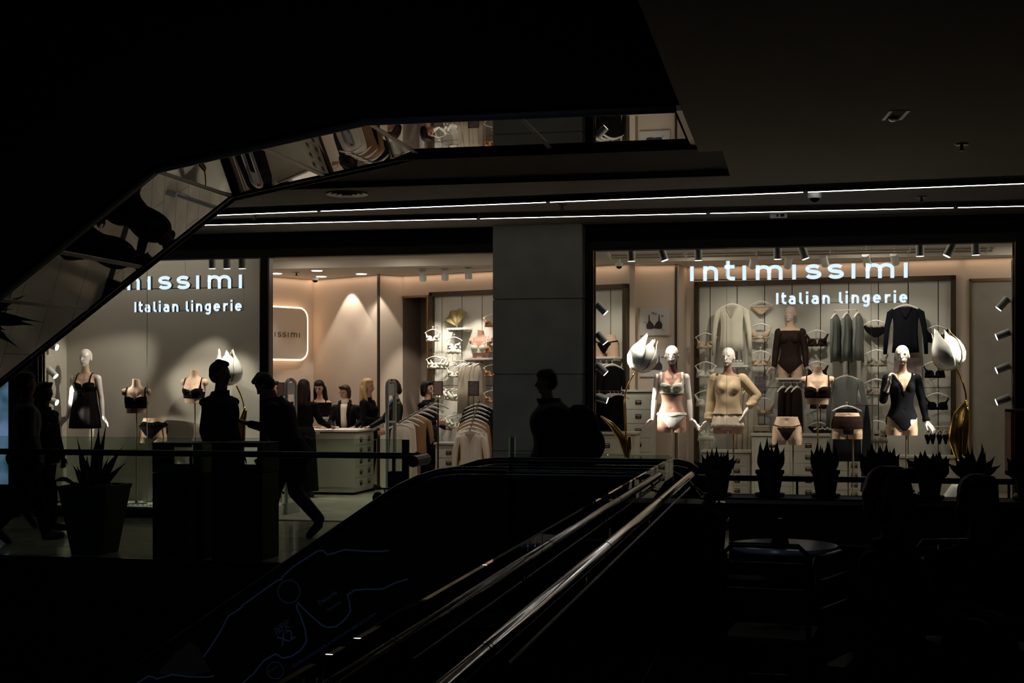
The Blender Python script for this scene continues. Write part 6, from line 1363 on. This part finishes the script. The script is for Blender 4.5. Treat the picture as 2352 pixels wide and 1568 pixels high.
# woman in black puffer coat and white turtleneck with glasses
W2 = human('person', 'woman with glasses, dark puffer coat and white turtleneck leaning on the counter', (PX(795, 5.02), 5.02, 0), .05, 1.64, face=True, lean=.10, headrot=(.08, 0, -.45), hair='hair_brown', hairstyle='bob', top='coat_black', topfat=1.28,
           arms=(((-.26, -.03, 1.13), (-.14, -.30, 1.045), dict(d=(.6, -.8, 0), palm=(0, 0, -1), thumb=(.6, .5, 0), curl=.15)), ((.27, -.02, 1.14), (.22, -.26, 1.045), dict(d=(-.2, -1, 0), palm=(0, 0, -1), thumb=(-1, 0, 0), curl=.15))))
t, f, lm, _ = W2
b = MB(); b.loft([[lm @ p for p in ring(0, -.085, z, rx, ry, 24)] for z, rx, ry in ((.95, .055, .075), (1.15, .06, .075), (1.30, .065, .07), (1.38, .06, .06), (1.44, .055, .05))]); link('pullover', b.mesh(), 'white_knit', t, True)
b = MB(); b.loft([[lm @ p for p in ring(0, .0, z, r, r*1.05, 24, 2)] for z, r in ((1.40, .085), (1.43, .075), (1.47, .069), (1.515, .066), (1.53, .058))]); link('turtleneck', b.mesh(), 'white_knit', t, True)
b = MB()
for s_ in (-1, 1): b.tube([lm @ Vector(p) for p in ((s_*.06, .06, 1.50), (s_*.095, -.02, 1.475), (s_*.085, -.095, 1.40), (s_*.065, -.13, 1.28))], [.022, .028, .028, .02], 10, flat=.5)
link('coat_collar', b.mesh(), 'coat_black', t, True)
b = MB()
for s_ in (-1, 1):
    b.tube([f((s_*.032+.021*math.cos(a), -.098, 1.630+.015*math.sin(a))) for a in [2*math.pi*i/16 for i in range(17)]], .0022, 6, cap=False); b.cyl(f((s_*.053, -.096, 1.634)), f((s_*.076, .0, 1.636)), .002, n=6)
b.cyl(f((-.011, -.10, 1.633)), f((.011, -.10, 1.633)), .002, n=6); link('glasses', b.mesh(), 'steel', t, True)
# blonde woman in profile
human('person', 'blonde woman in black seen in profile, standing behind the counter end', (PX(846, 4.80), 4.80, 0), 1.45, 1.74, face=True, hair='hair_blonde', hairstyle='wavy', top='black_cloth', topfat=1.08,
      arms=(((-.22, -.02, 1.12), (-.12, -.22, 1.08), dict(d=(.4, -1, .1), palm=(1, 0, 0), thumb=(0, 0, 1), curl=.5)), ((.22, -.02, 1.12), (.10, -.22, 1.10), dict(d=(-.4, -1, .1), palm=(-1, 0, 0), thumb=(0, 0, 1), curl=.5))))
# leather jacket woman reaching to the counter
W4 = human('person', 'woman in black leather jacket and blue plaid scarf touching the counter end', (PX(908, 4.35), 4.35, 0), -1.15, 1.72, face=True, headrot=(.3, 0, .15), hair='hair_brown', hairstyle='bob', top='leather', legm='denim', topfat=1.12, skin='skin',
      arms=(((-.24, -.14, 1.14), (-.24, -.36, 1.015), dict(d=(-.05, -1, -.05), palm=(0, 0, -1), thumb=(1, 0, 0), curl=.25)), ((.23, .0, 1.10), (.20, -.16, .95), dict(d=(0, -1, -.2), palm=(-1, 0, 0), thumb=(0, 0, 1), curl=.6))))
mat('plaid', (0.10, 0.16, 0.24), 0.9, noise=0.5, scale=14)
b = MB()
for s_ in (-1, 1): b.tube([(s_*.05, .05, 1.46), (s_*.08, -.05, 1.44), (s_*.06, -.13, 1.33), (s_*.055, -.135, 1.05)], [.035, .04, .04, .04], 10, flat=.35)
link('scarf', b.mesh(), 'plaid', W4[0], True)
# customer seen from behind at the counter
W5 = human('person', 'customer with long dark red-brown hair and long black coat, back turned, at the counter', (PX(694, 3.28), 3.28, 0), math.pi+.05, 1.72, lean=.08, headrot=(.2, 0, 0), hair='hair_darkred', hairstyle='long', top='coat_black', coat=.10, topfat=1.2,
      arms=(((-.25, -.10, 1.13), (-.30, -.42, 1.04), dict(d=(-.2, -1, 0), palm=(0, 0, -1), thumb=(1, 0, 0), curl=.5)), ((.25, -.08, 1.12), (.16, -.40, 1.04), dict(d=(.1, -1, 0), palm=(0, 0, -1), thumb=(-1, 0, 0), curl=.5))))
human('person', 'dark-haired person mostly hidden behind the phone reader, by the pink sign', (PX(632, 4.3), 4.3, 0), .4, 1.70, face=True, hair='hair_black', hairstyle='crop', top='black_cloth')
human('person', 'dark-haired woman in a black coat walking behind the hanger rack', (PX(983, 4.75), 4.75, 0), 1.35, 1.70, face=True, skin='skin', headrot=(0, 0, .1), hair='hair_black', hairstyle='bob', top='black_cloth', coat=.45, topfat=1.2,
      arms=(((-.24, -.02, 1.12), (-.20, -.25, 1.10), dict(d=(.1, -1, 0), palm=(1, 0, 0), thumb=(0, 0, 1), curl=.4)), ((.24, -.02, 1.10), (.22, -.2, 1.0), dict(d=(0, -1, 0), palm=(-1, 0, 0), thumb=(0, 0, 1), curl=.4))))
# passers-by in the dark walkway
STR = [((-.09, -.14, .50), (-.09, -.16, .09), (-.09, -.32, .06)), ((.09, .04, .48), (.09, .30, .20), (.09, .20, .05))]
STR2 = [((-.09, .05, .48), (-.09, .30, .17), (-.09, .20, .03)), ((.09, -.12, .50), (.09, -.20, .08), (.09, -.36, .045))]
human('person', 'dark silhouette of a man walking right in front of the left window tulip', (PX(508, -2.6), -2.6, 0), 1.45, 1.86, male=True, legs=STR, hair='hair_black', hairstyle='quiff', top='black_cloth', legm='black_cloth', skin='skin_silhouette', topfat=1.38, coat=.62)
P3 = human('person', 'dark silhouette of a person walking left while looking at a phone', (PX(662, -1.9), -1.9, 0), -1.45, 1.80, male=True, lean=.32, headrot=(.35, 0, 0), legs=STR2, hair='hair_black', hairstyle='quiff', top='black_cloth', legm='denim', skin='skin_silhouette', topfat=1.6, coat=.60,
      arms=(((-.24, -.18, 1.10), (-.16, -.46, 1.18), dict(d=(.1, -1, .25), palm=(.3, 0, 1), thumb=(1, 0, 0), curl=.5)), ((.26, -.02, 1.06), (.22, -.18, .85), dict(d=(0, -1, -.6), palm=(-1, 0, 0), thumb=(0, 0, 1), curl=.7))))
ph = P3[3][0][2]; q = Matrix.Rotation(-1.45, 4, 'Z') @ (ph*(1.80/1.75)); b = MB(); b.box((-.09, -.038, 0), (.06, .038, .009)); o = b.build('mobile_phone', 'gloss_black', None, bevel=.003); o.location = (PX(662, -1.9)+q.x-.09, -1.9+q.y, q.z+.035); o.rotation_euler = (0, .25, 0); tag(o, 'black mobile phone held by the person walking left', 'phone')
human('person', 'dark silhouette with a bulky coat and hood passing in front of the stone pillar', (PX(1272, -2.4), -2.4, 0), -1.35, 1.78, male=True, legs=STR, hair='hair_black', hairstyle='short', top='black_cloth', legm='black_cloth', coat=.55, topfat=1.9, skin='skin_silhouette', lean=.12)
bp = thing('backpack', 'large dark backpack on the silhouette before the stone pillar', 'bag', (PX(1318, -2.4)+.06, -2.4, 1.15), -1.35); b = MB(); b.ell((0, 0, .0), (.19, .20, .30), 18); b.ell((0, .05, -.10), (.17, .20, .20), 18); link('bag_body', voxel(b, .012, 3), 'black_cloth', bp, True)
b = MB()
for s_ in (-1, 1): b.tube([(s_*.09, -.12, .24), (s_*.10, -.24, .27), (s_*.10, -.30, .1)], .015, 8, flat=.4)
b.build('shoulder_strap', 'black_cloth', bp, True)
human('person', 'man in a grey-blue hooded sweater at the far left edge, back turned', (PX(62, -2.7), -2.7, 0), 2.3, 1.76, male=True, legs=STR2, hair='hair_black', hairstyle='short', top='hoodie', legm='black_cloth', skin='skin_silhouette', topfat=1.28)
human('person', 'dark figure walking right, just behind the man at the far left', (PX(104, -1.7), -1.7, 0), 1.5, 1.66, legs=STR, hair='hair_black', hairstyle='bob', top='black_cloth', legm='black_cloth', skin='skin_silhouette', topfat=1.2, face=True)
# seated cafe guests at the right
def seated(label, px, pyhead, Y, rz, hair, hairstyle, glasses=False, H=1.68):
    p = P(px, pyhead, Y); z0 = p.z-1.75*H/1.75
    S_ = [((-.11, -.42, .86), (-.11, -.42, .50), (-.11, -.56, .46)), ((.11, -.42, .86), (.11, -.42, .50), (.11, -.56, .46))]
    o = human('person', label, (p.x, Y, z0), rz, H, hair=hair, hairstyle=hairstyle, top='black_cloth', legm='black_cloth', skin='skin_silhouette', topfat=1.25, legs=S_, face=True,
      arms=(((-.24, -.05, 1.12), (-.14, -.30, 1.15), dict(d=(.3, -1, 0), palm=(0, 0, -1), thumb=(1, 0, 0), curl=.5)), ((.24, -.05, 1.12), (.14, -.30, 1.15), dict(d=(-.3, -1, 0), palm=(0, 0, -1), thumb=(-1, 0, 0), curl=.5))))
    if glasses:
        f = o[1]; b = MB()
        for s_ in (-1, 1): b.tube([f((s_*.032+.022*math.cos(a), -.10, 1.630+.017*math.sin(a))) for a in [2*math.pi*i/16 for i in range(17)]], .003, 6, cap=False); b.cyl(f((s_*.055, -.096, 1.634)), f((s_*.078, .0, 1.636)), .003, n=6)
        link('glasses', b.mesh(), 'black', o[0], True)
    return p, z0
s1 = seated('red-haired person with glasses seated in profile before the plants', 2052, 1074, -9.7, 1.2, 'hair_red', 'bob', True)
s2 = seated('dark curly-haired person seated at the right in front of the rightmost plants', 2250, 1092, -9.2, .4, 'hair_black', 'bob')
def cafe_chair(label, px, Y, rz, seat=.44):
    t = thing('cafe_chair', label, 'chair', (PX(px, Y), Y, 0), rz, 'dark cafe chairs')
    b = MB(); b.box((-.20, -.21, seat-.02), (.20, .20, seat+.01)); b.build('seat', 'black', t, bevel=.008)
    for x in (-.18, .18):
        for y in (-.18, .18): b = MB(); b.cyl((x, y, 0), (x*.95, y*.95, seat), .013); b.build('leg', 'blackmetal', t, 'a')
    b = MB(); b.tube([(-.19, .19, seat), (-.19, .23, .84), (-.15, .24, .88), (.15, .24, .88), (.19, .23, .84), (.19, .19, seat)], .013, 10); b.build('back_frame', 'blackmetal', t, True)
    b = MB(); 
    for z in (.62, .74): b.box((-.18, .20, z), (.18, .22, z+.06))
    b.build('backrest', 'black', t, bevel=.004)
cafe_chair('dark cafe chair under the red-haired guest', 2030, -9.55, 1.2); cafe_chair('dark cafe chair under the curly-haired guest', 2250, -9.0, .4); cafe_chair('empty dark cafe chair in front of the round table', 1772, -8.9, math.pi-.1)
# ================================================================ FOREGROUND
# tapered planter with sword-leaved plant
def leaf(b, base, tip, w, bend_=(0, 0, 0), n=9, fold=.25):
    base, tip, bend_ = Vector(base), Vector(tip), Vector(bend_); d = (tip-base); sd = d.cross(Vector((0, 1, 0))); sd = sd.normalized() if sd.length > 1e-4 else Vector((1, 0, 0)); rings = []
    for i in range(n+1):
        f = i/n; c = base+d*f+bend_*math.sin(math.pi*f*.9)+bend_*0; ww = w*(.45+.9*math.sin(math.pi*min(f*1.1+.12, 1)))*(1-f**3)*.8+.001
        rings.append([c-sd*ww/2, c+Vector((0, fold*ww, 0)), c+sd*ww/2, c+Vector((0, fold*ww+.0035, 0))])
    b.loft(rings)
pc = P(184, 1117, -3.70); ztop = pc.z; xa0, xa1 = PX(129, -3.70), PX(239, -3.70); xb0, xb1 = PX(160, -3.62), PX(231, -3.62)
t = thing('planter', 'tall tapered dark planter with sword-leaved plant behind the left glass railing', 'planter', ((xa0+xa1)/2, -3.42, 0), 0)
hw = (xa1-xa0)/2; hb_ = (xb1-xb0)/2
b = MB(); sq = lambda h_, z: [Vector((-h_, -h_, z)), Vector((h_, -h_, z)), Vector((h_, h_, z)), Vector((-h_, h_, z))]
b.loft([sq(hb_, 0), sq(hw, ztop-.04), sq(hw+.008, ztop-.04), sq(hw+.010, ztop), sq(hw-.02, ztop), sq(hw-.03, ztop-.05)]); b.build('pot', 'planter', t, bevel=.004)
b = MB(); b.box((-hw+.03, -hw+.03, ztop-.07), (hw-.03, hw-.03, ztop-.03)); b.build('soil', 'soil', t)
pb = P(184, 1117, -3.42); O = Vector(((xa0+xa1)/2, -3.42, 0))
for k, (bx, by, tx, ty, w_) in enumerate(((205, 1112, 176, 1003, .045), (205, 1112, 190, 1040, .05), (214, 1112, 228, 975, .075), (222, 1112, 246, 965, .04), (222, 1112, 285, 1023, .05), (226, 1112, 292, 1062, .035), (228, 1112, 251, 1046, .03), (195, 1112, 166, 1068, .035), (190, 1112, 176, 1070, .04), (186, 1112, 104, 1140, .03), (200, 1112, 200, 1045, .055), (212, 1112, 212, 1030, .045), (218, 1112, 240, 1060, .03), (182, 1112, 162, 1108, .03))):
    q0, q1 = P(bx, by, -3.42)-O, P(tx, ty, -3.42-.03*(k % 3))-O; q0.z = min(q0.z, ztop-.02)
    b = MB(); leaf(b, (max(-.15, min(.15, q0.x)), q0.y+.03*(k % 3-1), ztop-.05), q1, w_*1.6, (0, 0, .14 if k in (9,) else .02)); b.build('leaf', 'leaf', t, True)
for k in range(3): b = MB(); b.ell((.08+.05*k, -.06, ztop-.01), (.04, .04, .03), 10); b.build('succulent', 'succulent', t, True)
# recycling bins
def bin_(label, px0, px1, py, hx0, hx1, hy0, hy1, side_m, top_m):
    Y = -3.68; a = P(px0, py, Y); c = P(px1, py, Y); h0 = P(hx0, hy1, Y); h1 = P(hx1, hy0, Y); W_ = c.x-a.x; H = a.z; D_ = .42; zc = P(px0, 1084, Y).z
    t = thing('recycling_bin', label, 'bin', (a.x, Y, 0)); u0, u1 = h0.x-a.x, h1.x-a.x
    b = MB(); b.box((0, 0, 0), (W_, D_, zc-.008)); b.build('body', 'black', t, bevel=.006)
    b = MB()
    for y0, y1, v0, v1 in ((0, .02, u0, u1), (D_-.02, D_, .02, W_-.03)): b.box((0, y0, zc), (v0, y1, H)); b.box((v1, y0, zc), (W_, y1, H)); b.box((v0, y0, zc), (v1, y1, h0.z)); b.box((v0, y0, h1.z), (v1, y1, H))
    b.build('hood', top_m, t)
    b = MB(); b.box((W_-.012, .02, zc), (W_+.002, D_-.02, H)); b.build('hood_side', side_m, t); b = MB(); b.box((-.008, -.008, H), (W_+.008, D_+.008, H+.012)); b.build('lid', top_m, t, bevel=.003)
    b = MB(); b.box((.012, .02, zc), (W_-.012, D_-.02, zc+.012)); b.build('tray', 'black', t)
mat('bin_green_shaded', (0.004, 0.016, 0.004), 0.5)  # darker copy of the hood green, for its shaded front
bin_('dark recycling bin with green hood in the walkway, nearer the planter', 350, 462, 1019, 395, 442, 1027, 1071, 'green', 'bin_green_shaded'); bin_('black recycling bin with dark hood, right one of the pair', 486, 602, 1019, 540, 591, 1027, 1072, 'black', 'black')
# lattice wall and screen at the far left
t = thing('lattice_screen', 'dark wall panel of interlaced circles at the far left', 'screen wall', (PX(32, -.02), -.02, .25)); Wd = PX(78, -.02)-PX(32, -.02); n_ = 4; rr = Wd/n_/2
b = MB(); b.box((-.02, .0, 0), (Wd+.02, .02, 2.0)); b.build('backing', 'stone', t)
b = MB()
for i in range(n_+1):
    for j in range(int(2.0/rr/2)+1):
        for (ox, oz) in ((0, 0), (rr, rr)):
            cx, cz = i*2*rr+ox, j*2*rr+oz
            if cx > Wd+.01: continue
            b.tube([(min(Wd, max(0, cx+rr*1.35*math.cos(a))), -.006, min(2, max(0, cz+rr*1.35*math.sin(a)))) for a in [2*math.pi*k/14 for k in range(15)]], .010, 4, cap=False)
b.build('lattice', 'bronze', t)
b = MB(); b.box((-.06, -.03, 0), (-.02, .02, 2.0)); b.box((Wd+.02, -.03, 0), (Wd+.06, .02, 2.0)); b.build('frame', 'frame_dark', t)
q0, q1 = P(-40, 868, -.35), P(19, 1112, -.35); t = thing('display_screen', 'blue glowing advertising screen cut by the left edge of the picture', 'screen', (q0.x, -.35, 0))
b = MB(); b.box((-.04, 0, 0), (q1.x-q0.x+.10, .10, q0.z+.08)); b.build('housing', 'gloss_black', t, bevel=.01); b = MB(); b.box((0, -.004, q1.z), (q1.x-q0.x, 0, q0.z)); b.build('display', 'screen', t)
nt = M['screen'].node_tree; r_ = nt.nodes.new('ShaderNodeValToRGB'); tcn = nt.nodes.new('ShaderNodeTexCoord'); nz = nt.nodes.new('ShaderNodeTexNoise'); nz.inputs['Scale'].default_value = 2.5
r_.color_ramp.elements[0].color = (.01, .06, .07, 1); r_.color_ramp.elements[1].color = (.13, .20, .34, 1); r_.color_ramp.elements[0].position = .35; r_.color_ramp.elements[1].position = .6
nt.links.new(tcn.outputs['Object'], nz.inputs['Vector']); nt.links.new(nz.outputs['Fac'], r_.inputs['Fac']); nt.links.new(r_.outputs['Color'], nt.nodes['Principled BSDF'].inputs['Emission Color'])
# ledge with potted plants at the right
LY = -6.62; lz = P(1900, 1141, LY).z; lx0 = PX(1676, LY)
t = thing('planter_ledge', 'black waist-high divider with a ledge carrying the row of potted plants', 'divider', (lx0, LY, 0)); LW = 5.2-lx0
b = MB(); b.box((0, -.10, .0), (LW, .10, lz-.03)); b.build('panel', 'black', t); b = MB(); b.box((-.02, -.17, lz-.03), (LW, .17, lz)); b.build('ledge', 'black', t, bevel=.004); b = MB(); b.box((-.02, -.178, lz-.035), (LW, -.170, lz-.012)); b.build('edge_strip', 'steel', t)
def potted(label, px, ptop, pbot, Y, wpx, kind, base_z=None, seed=1, hgt=1.0, group='potted plants on the ledge'):
    a = P(px, ptop, Y); z0 = P(px, pbot, Y).z if base_z is None else base_z; H = a.z-z0; rt = (PX(px+wpx/2, Y)-PX(px-wpx/2, Y))/2; t = thing('potted_plant', label, 'potted plant', (a.x, Y, z0), 0, group)
    b = MB(); b.lathe([(.001, .01), (rt*.70, .01), (rt*.96, H*.86), (rt*1.04, H*.86), (rt*1.05, H), (rt*.95, H), (rt*.93, H*.9), (.001, H*.9)], n=30); b.build('pot', 'pot', t, 'a')
    b = MB(); b.lathe([(.001, 0), (rt*.95, 0), (rt*1.1, .018), (rt*1.08, .02), (rt*.8, .008), (.001, .006)], n=30); b.build('saucer', 'pot', t, 'a')
    rnd = random.Random(seed)
    for k in range(11 if kind != 'agave' else 14):
        a_ = 2.399*k+seed; r0 = rt*.25*rnd.random(); out = (.25+.75*(k/13.0)); 
        if kind == 'snake': L = (.20-.008*k)*hgt; tip = (math.cos(a_)*out*.13, math.sin(a_)*out*.10, H*.9+L); w_ = .045
        elif kind == 'broad': L = (.17-.006*k)*hgt; tip = (math.cos(a_)*out*.17, math.sin(a_)*out*.12, H*.9+L); w_ = .075
        else: L = (.18-.009*k)*hgt; tip = (math.cos(a_)*out*.17, math.sin(a_)*out*.12, H*.9+L); w_ = .036
        b = MB(); leaf(b, (math.cos(a_)*r0, math.sin(a_)*r0, H*.86), tip, w_*1.5, (math.cos(a_)*.02, 0, -.0)); b.build('leaf', 'leaf', t, True)
potted('potted spiky plant, second pot from the left on the ledge row', 1768, 1079, 1136, LY, 64, 'snake', lz, 2, 1.15); potted('potted upright-leaved plant, third pot from the left', 1896, 1079, 1136, LY, 64, 'snake', lz, 5, 1.05)
potted('potted broad-leaved plant left of the red-haired guest', 2021, 1085, 1137, LY, 60, 'broad', lz, 3, 1.2); potted('potted broad-leaved plant right of the red-haired guest', 2136, 1086, 1138, LY, 62, 'broad', lz, 4, .95)
potted('potted fan-leaved plant above the curly-haired guest', 2236, 1086, 1139, LY, 66, 'agave', lz, 6, 1.15); potted('potted plant cut by the right edge of the picture', 2362, 1088, 1140, LY, 66, 'broad', lz, 7, 1.0)
t = thing('plant_stand', 'slim black stand with two tiers at the left end of the plant row', 'stand', (PX(1648, LY), LY, 0)); z1 = P(1648, 1139, LY).z; z2 = P(1648, 1278, LY).z
b = MB(); b.box((-.10, -.12, z1-.02), (.075, .12, z1)); b.build('top_shelf', 'black', t); b = MB(); b.box((-.10, -.12, z2-.02), (.075, .12, z2)); b.build('lower_shelf', 'black', t)
b = MB(); b.box((-.10, -.12, 0), (.075, .12, z2-.02)); b.build('lower_box', 'black', t)
for x, y in ((-.10, -.11), (-.10, .11)): b = MB(); b.box((x, y-.01, 0), (x+.02, y+.01, z1-.02)); b.build('upright', 'black', t)
potted('potted spiky plant on the top of the slim stand, leftmost of the row', 1648, 1078, 1135, LY, 62, 'agave', z1, 8, .95); potted('larger dark pot with plant on the lower tier of the slim stand', 1643, 1165, 1274, LY, 56, 'broad', z2, 9, .5)
cx0, cx1 = PX(1490, -6.9), PX(1618, -6.9); t = thing('black_filler_box', 'added low black box filling the dark gap between the chrome handrail end and the plant stand', 'cabinet', (cx0, -6.9, 0)); hz_ = P(1550, 1150, -6.9).z  # made-up box that keeps this stretch of lit floor black in view
b = MB(); b.box((0, -.2, 0), (cx1-cx0, .2, hz_)); b.build('body', 'black', t, bevel=.01); b = MB(); b.box((.02, -.208, .05), (cx1-cx0-.02, -.2, hz_-.06)); d = b.build('door', 'gloss_black', t); b = MB(); b.box((cx1-cx0-.08, -.225, hz_-.25), (cx1-cx0-.06, -.208, hz_-.12)); b.build('handle', 'blackmetal', d)
# banquette with metal edges, round table, things on it
by_ = -7.35; t = thing('bench', 'long dark bench with pale edge strip along the divider behind the cafe table', 'bench', (PX(1665, by_), by_, 0)); bz = P(1740, 1318, by_).z; BL = 5.2-PX(1665, by_)
b = MB(); b.box((0, 0, 0), (BL, .5, bz-.04)); b.build('base', 'black', t); b = MB(); b.box((-.01, -.02, bz-.04), (BL, .52, bz)); b.build('seat', 'black', t, bevel=.01); b = MB(); b.box((0, -.032, bz-.03), (BL, -.02, bz-.004)); b.build('edge_strip', 'steel', t); b = MB(); b.box((0, .46, bz+.12), (BL, .48, bz+.135)); b.build('back_strip', 'steel', t)
tp = PZ(1800, 1250, .75); t = thing('cafe_table', 'round dark cafe table in front of the plant divider', 'table', (tp.x, tp.y, 0)); b = MB(); b.lathe([(.001, .725), (.285, .725), (.29, .735), (.285, .75), (.001, .75)], n=48); b.build('tabletop', 'tabletop', t, 'a')
b = MB(); b.cyl((0, 0, .02), (0, 0, .725), .03); b.build('column', 'blackmetal', t, 'a'); b = MB(); b.lathe([(.001, 0), (.22, 0), (.22, .012), (.001, .02)]); b.build('foot', 'blackmetal', t, 'a')

b = MB(); b.prism([(-.05, 0), (.05, 0), (.012, .14), (-.012, .14)], 'y', -.03, .03); o = b.build('menu_holder', 'gloss_black'); o.location = (tp.x-.02, tp.y, .751); tag(o, 'small dark tent card standing on the round cafe table', 'menu holder')
q = P(1765, 1545, -11.9); t = thing('menu_card', 'small dim folded menu card at the bottom right of the picture', 'menu card', (q.x, -11.9, .751)); b = MB(); b.prism([(-.045, 0), (-.003, .12), (.003, .12), (.045, 0)], 'x', -.05, .05); b.build('card', 'menu_dark', t)

b = MB()
for k in range(5): b.box((-.035+.004*k, -.047+.042*(.10+.17*k), .012+.02*k), (.035-.004*k, -.046+.042*(.10+.17*k), .024+.02*k))
b.build('print', 'menu_ink', t)
t = thing('cafe_table', 'nearest cafe table at the bottom right carrying the folded menu card', 'table', (q.x, -11.9, 0)); b = MB(); b.lathe([(.001, .725), (.285, .725), (.29, .735), (.285, .75), (.001, .75)], n=48); b.build('tabletop', 'black', t, 'a'); b = MB(); b.cyl((0, 0, .02), (0, 0, .725), .03); b.build('column', 'blackmetal', t, 'a'); b = MB(); b.lathe([(.001, 0), (.22, 0), (.22, .012), (.001, .02)]); b.build('foot', 'blackmetal', t, 'a')
tq = P(2200, 1240, -8.3); t = thing('cafe_table', 'dark cafe table between the two seated guests', 'table', (PX(2165, -8.6), -8.6, 0)); b = MB(); b.lathe([(.001, .725), (.285, .725), (.29, .735), (.285, .75), (.001, .75)], n=48); b.build('tabletop', 'black', t, 'a'); b = MB(); b.cyl((0, 0, .02), (0, 0, .725), .03); b.build('column', 'blackmetal', t, 'a'); b = MB(); b.lathe([(.001, 0), (.22, 0), (.22, .012), (.001, .02)]); b.build('foot', 'blackmetal', t, 'a')
b = MB(); b.lathe([(.001, 0), (.03, 0), (.035, .005), (.038, .10), (.036, .10), (.032, .008), (.001, .008)], n=24); o = b.build('drinking_glass', 'rail_glass', None, True); o.location = (PX(2170, -8.6), -8.65, .751); tag(o, 'drinking glass on the table between the seated guests', 'glass')
# kiosk and red case at the right edge
kp = P(2322, 940, -1.2); t = thing('display_cabinet', 'narrow red-brown framed glass cabinet at the right edge of the picture', 'cabinet', (kp.x, -1.2, 0)); zt_ = kp.z; zb_ = P(2322, 1095, -1.2).z; kw = .6
b = MB(); b.box((0, 0, zb_), (.03, .4, zt_)); b.box((kw-.03, 0, zb_), (kw, .4, zt_)); b.box((0, 0, zt_-.03), (kw, .4, zt_)); b.box((0, 0, zb_), (kw, .4, zb_+.05)); b.build('frame', 'red_frame', t, bevel=.004); b = MB(); b.box((.03, .006, zb_+.05), (kw-.03, .012, zt_-.03)); b.build('pane', 'rail_glass', t); b = MB(); b.cyl((kw/2, .2, 0), (kw/2, .2, zb_), .03); b.build('pedestal', 'black', t)
kp = P(2312, 1146, -.55); t = thing('red_case', 'rounded red case with a yellow end, low at the right edge', 'case', (kp.x, -.9, 0)); b = MB(); b.box((0, -.15, 0), (.6, .15, kp.z+.02)); b.build('stand', 'black', t); b = MB(); b.ell((.3, 0, kp.z+.06), (.28, .12, .07), 18); b.build('lid', 'red', t, True); b = MB(); b.ell((.05, -.02, kp.z+.05), (.05, .09, .045), 14); b.build('yellow_end', 'yellow', t, True)
# added bluish fill behind the camera, for the advert and chrome rail
area((-4.0, -17.6, 5.5), 2.4, 12, (0.62, 0.74, 1.0), target=(-4.0, -6, -1.0), sizey=0.9, spread=math.radians(50))
bpy.context.view_layer.update()
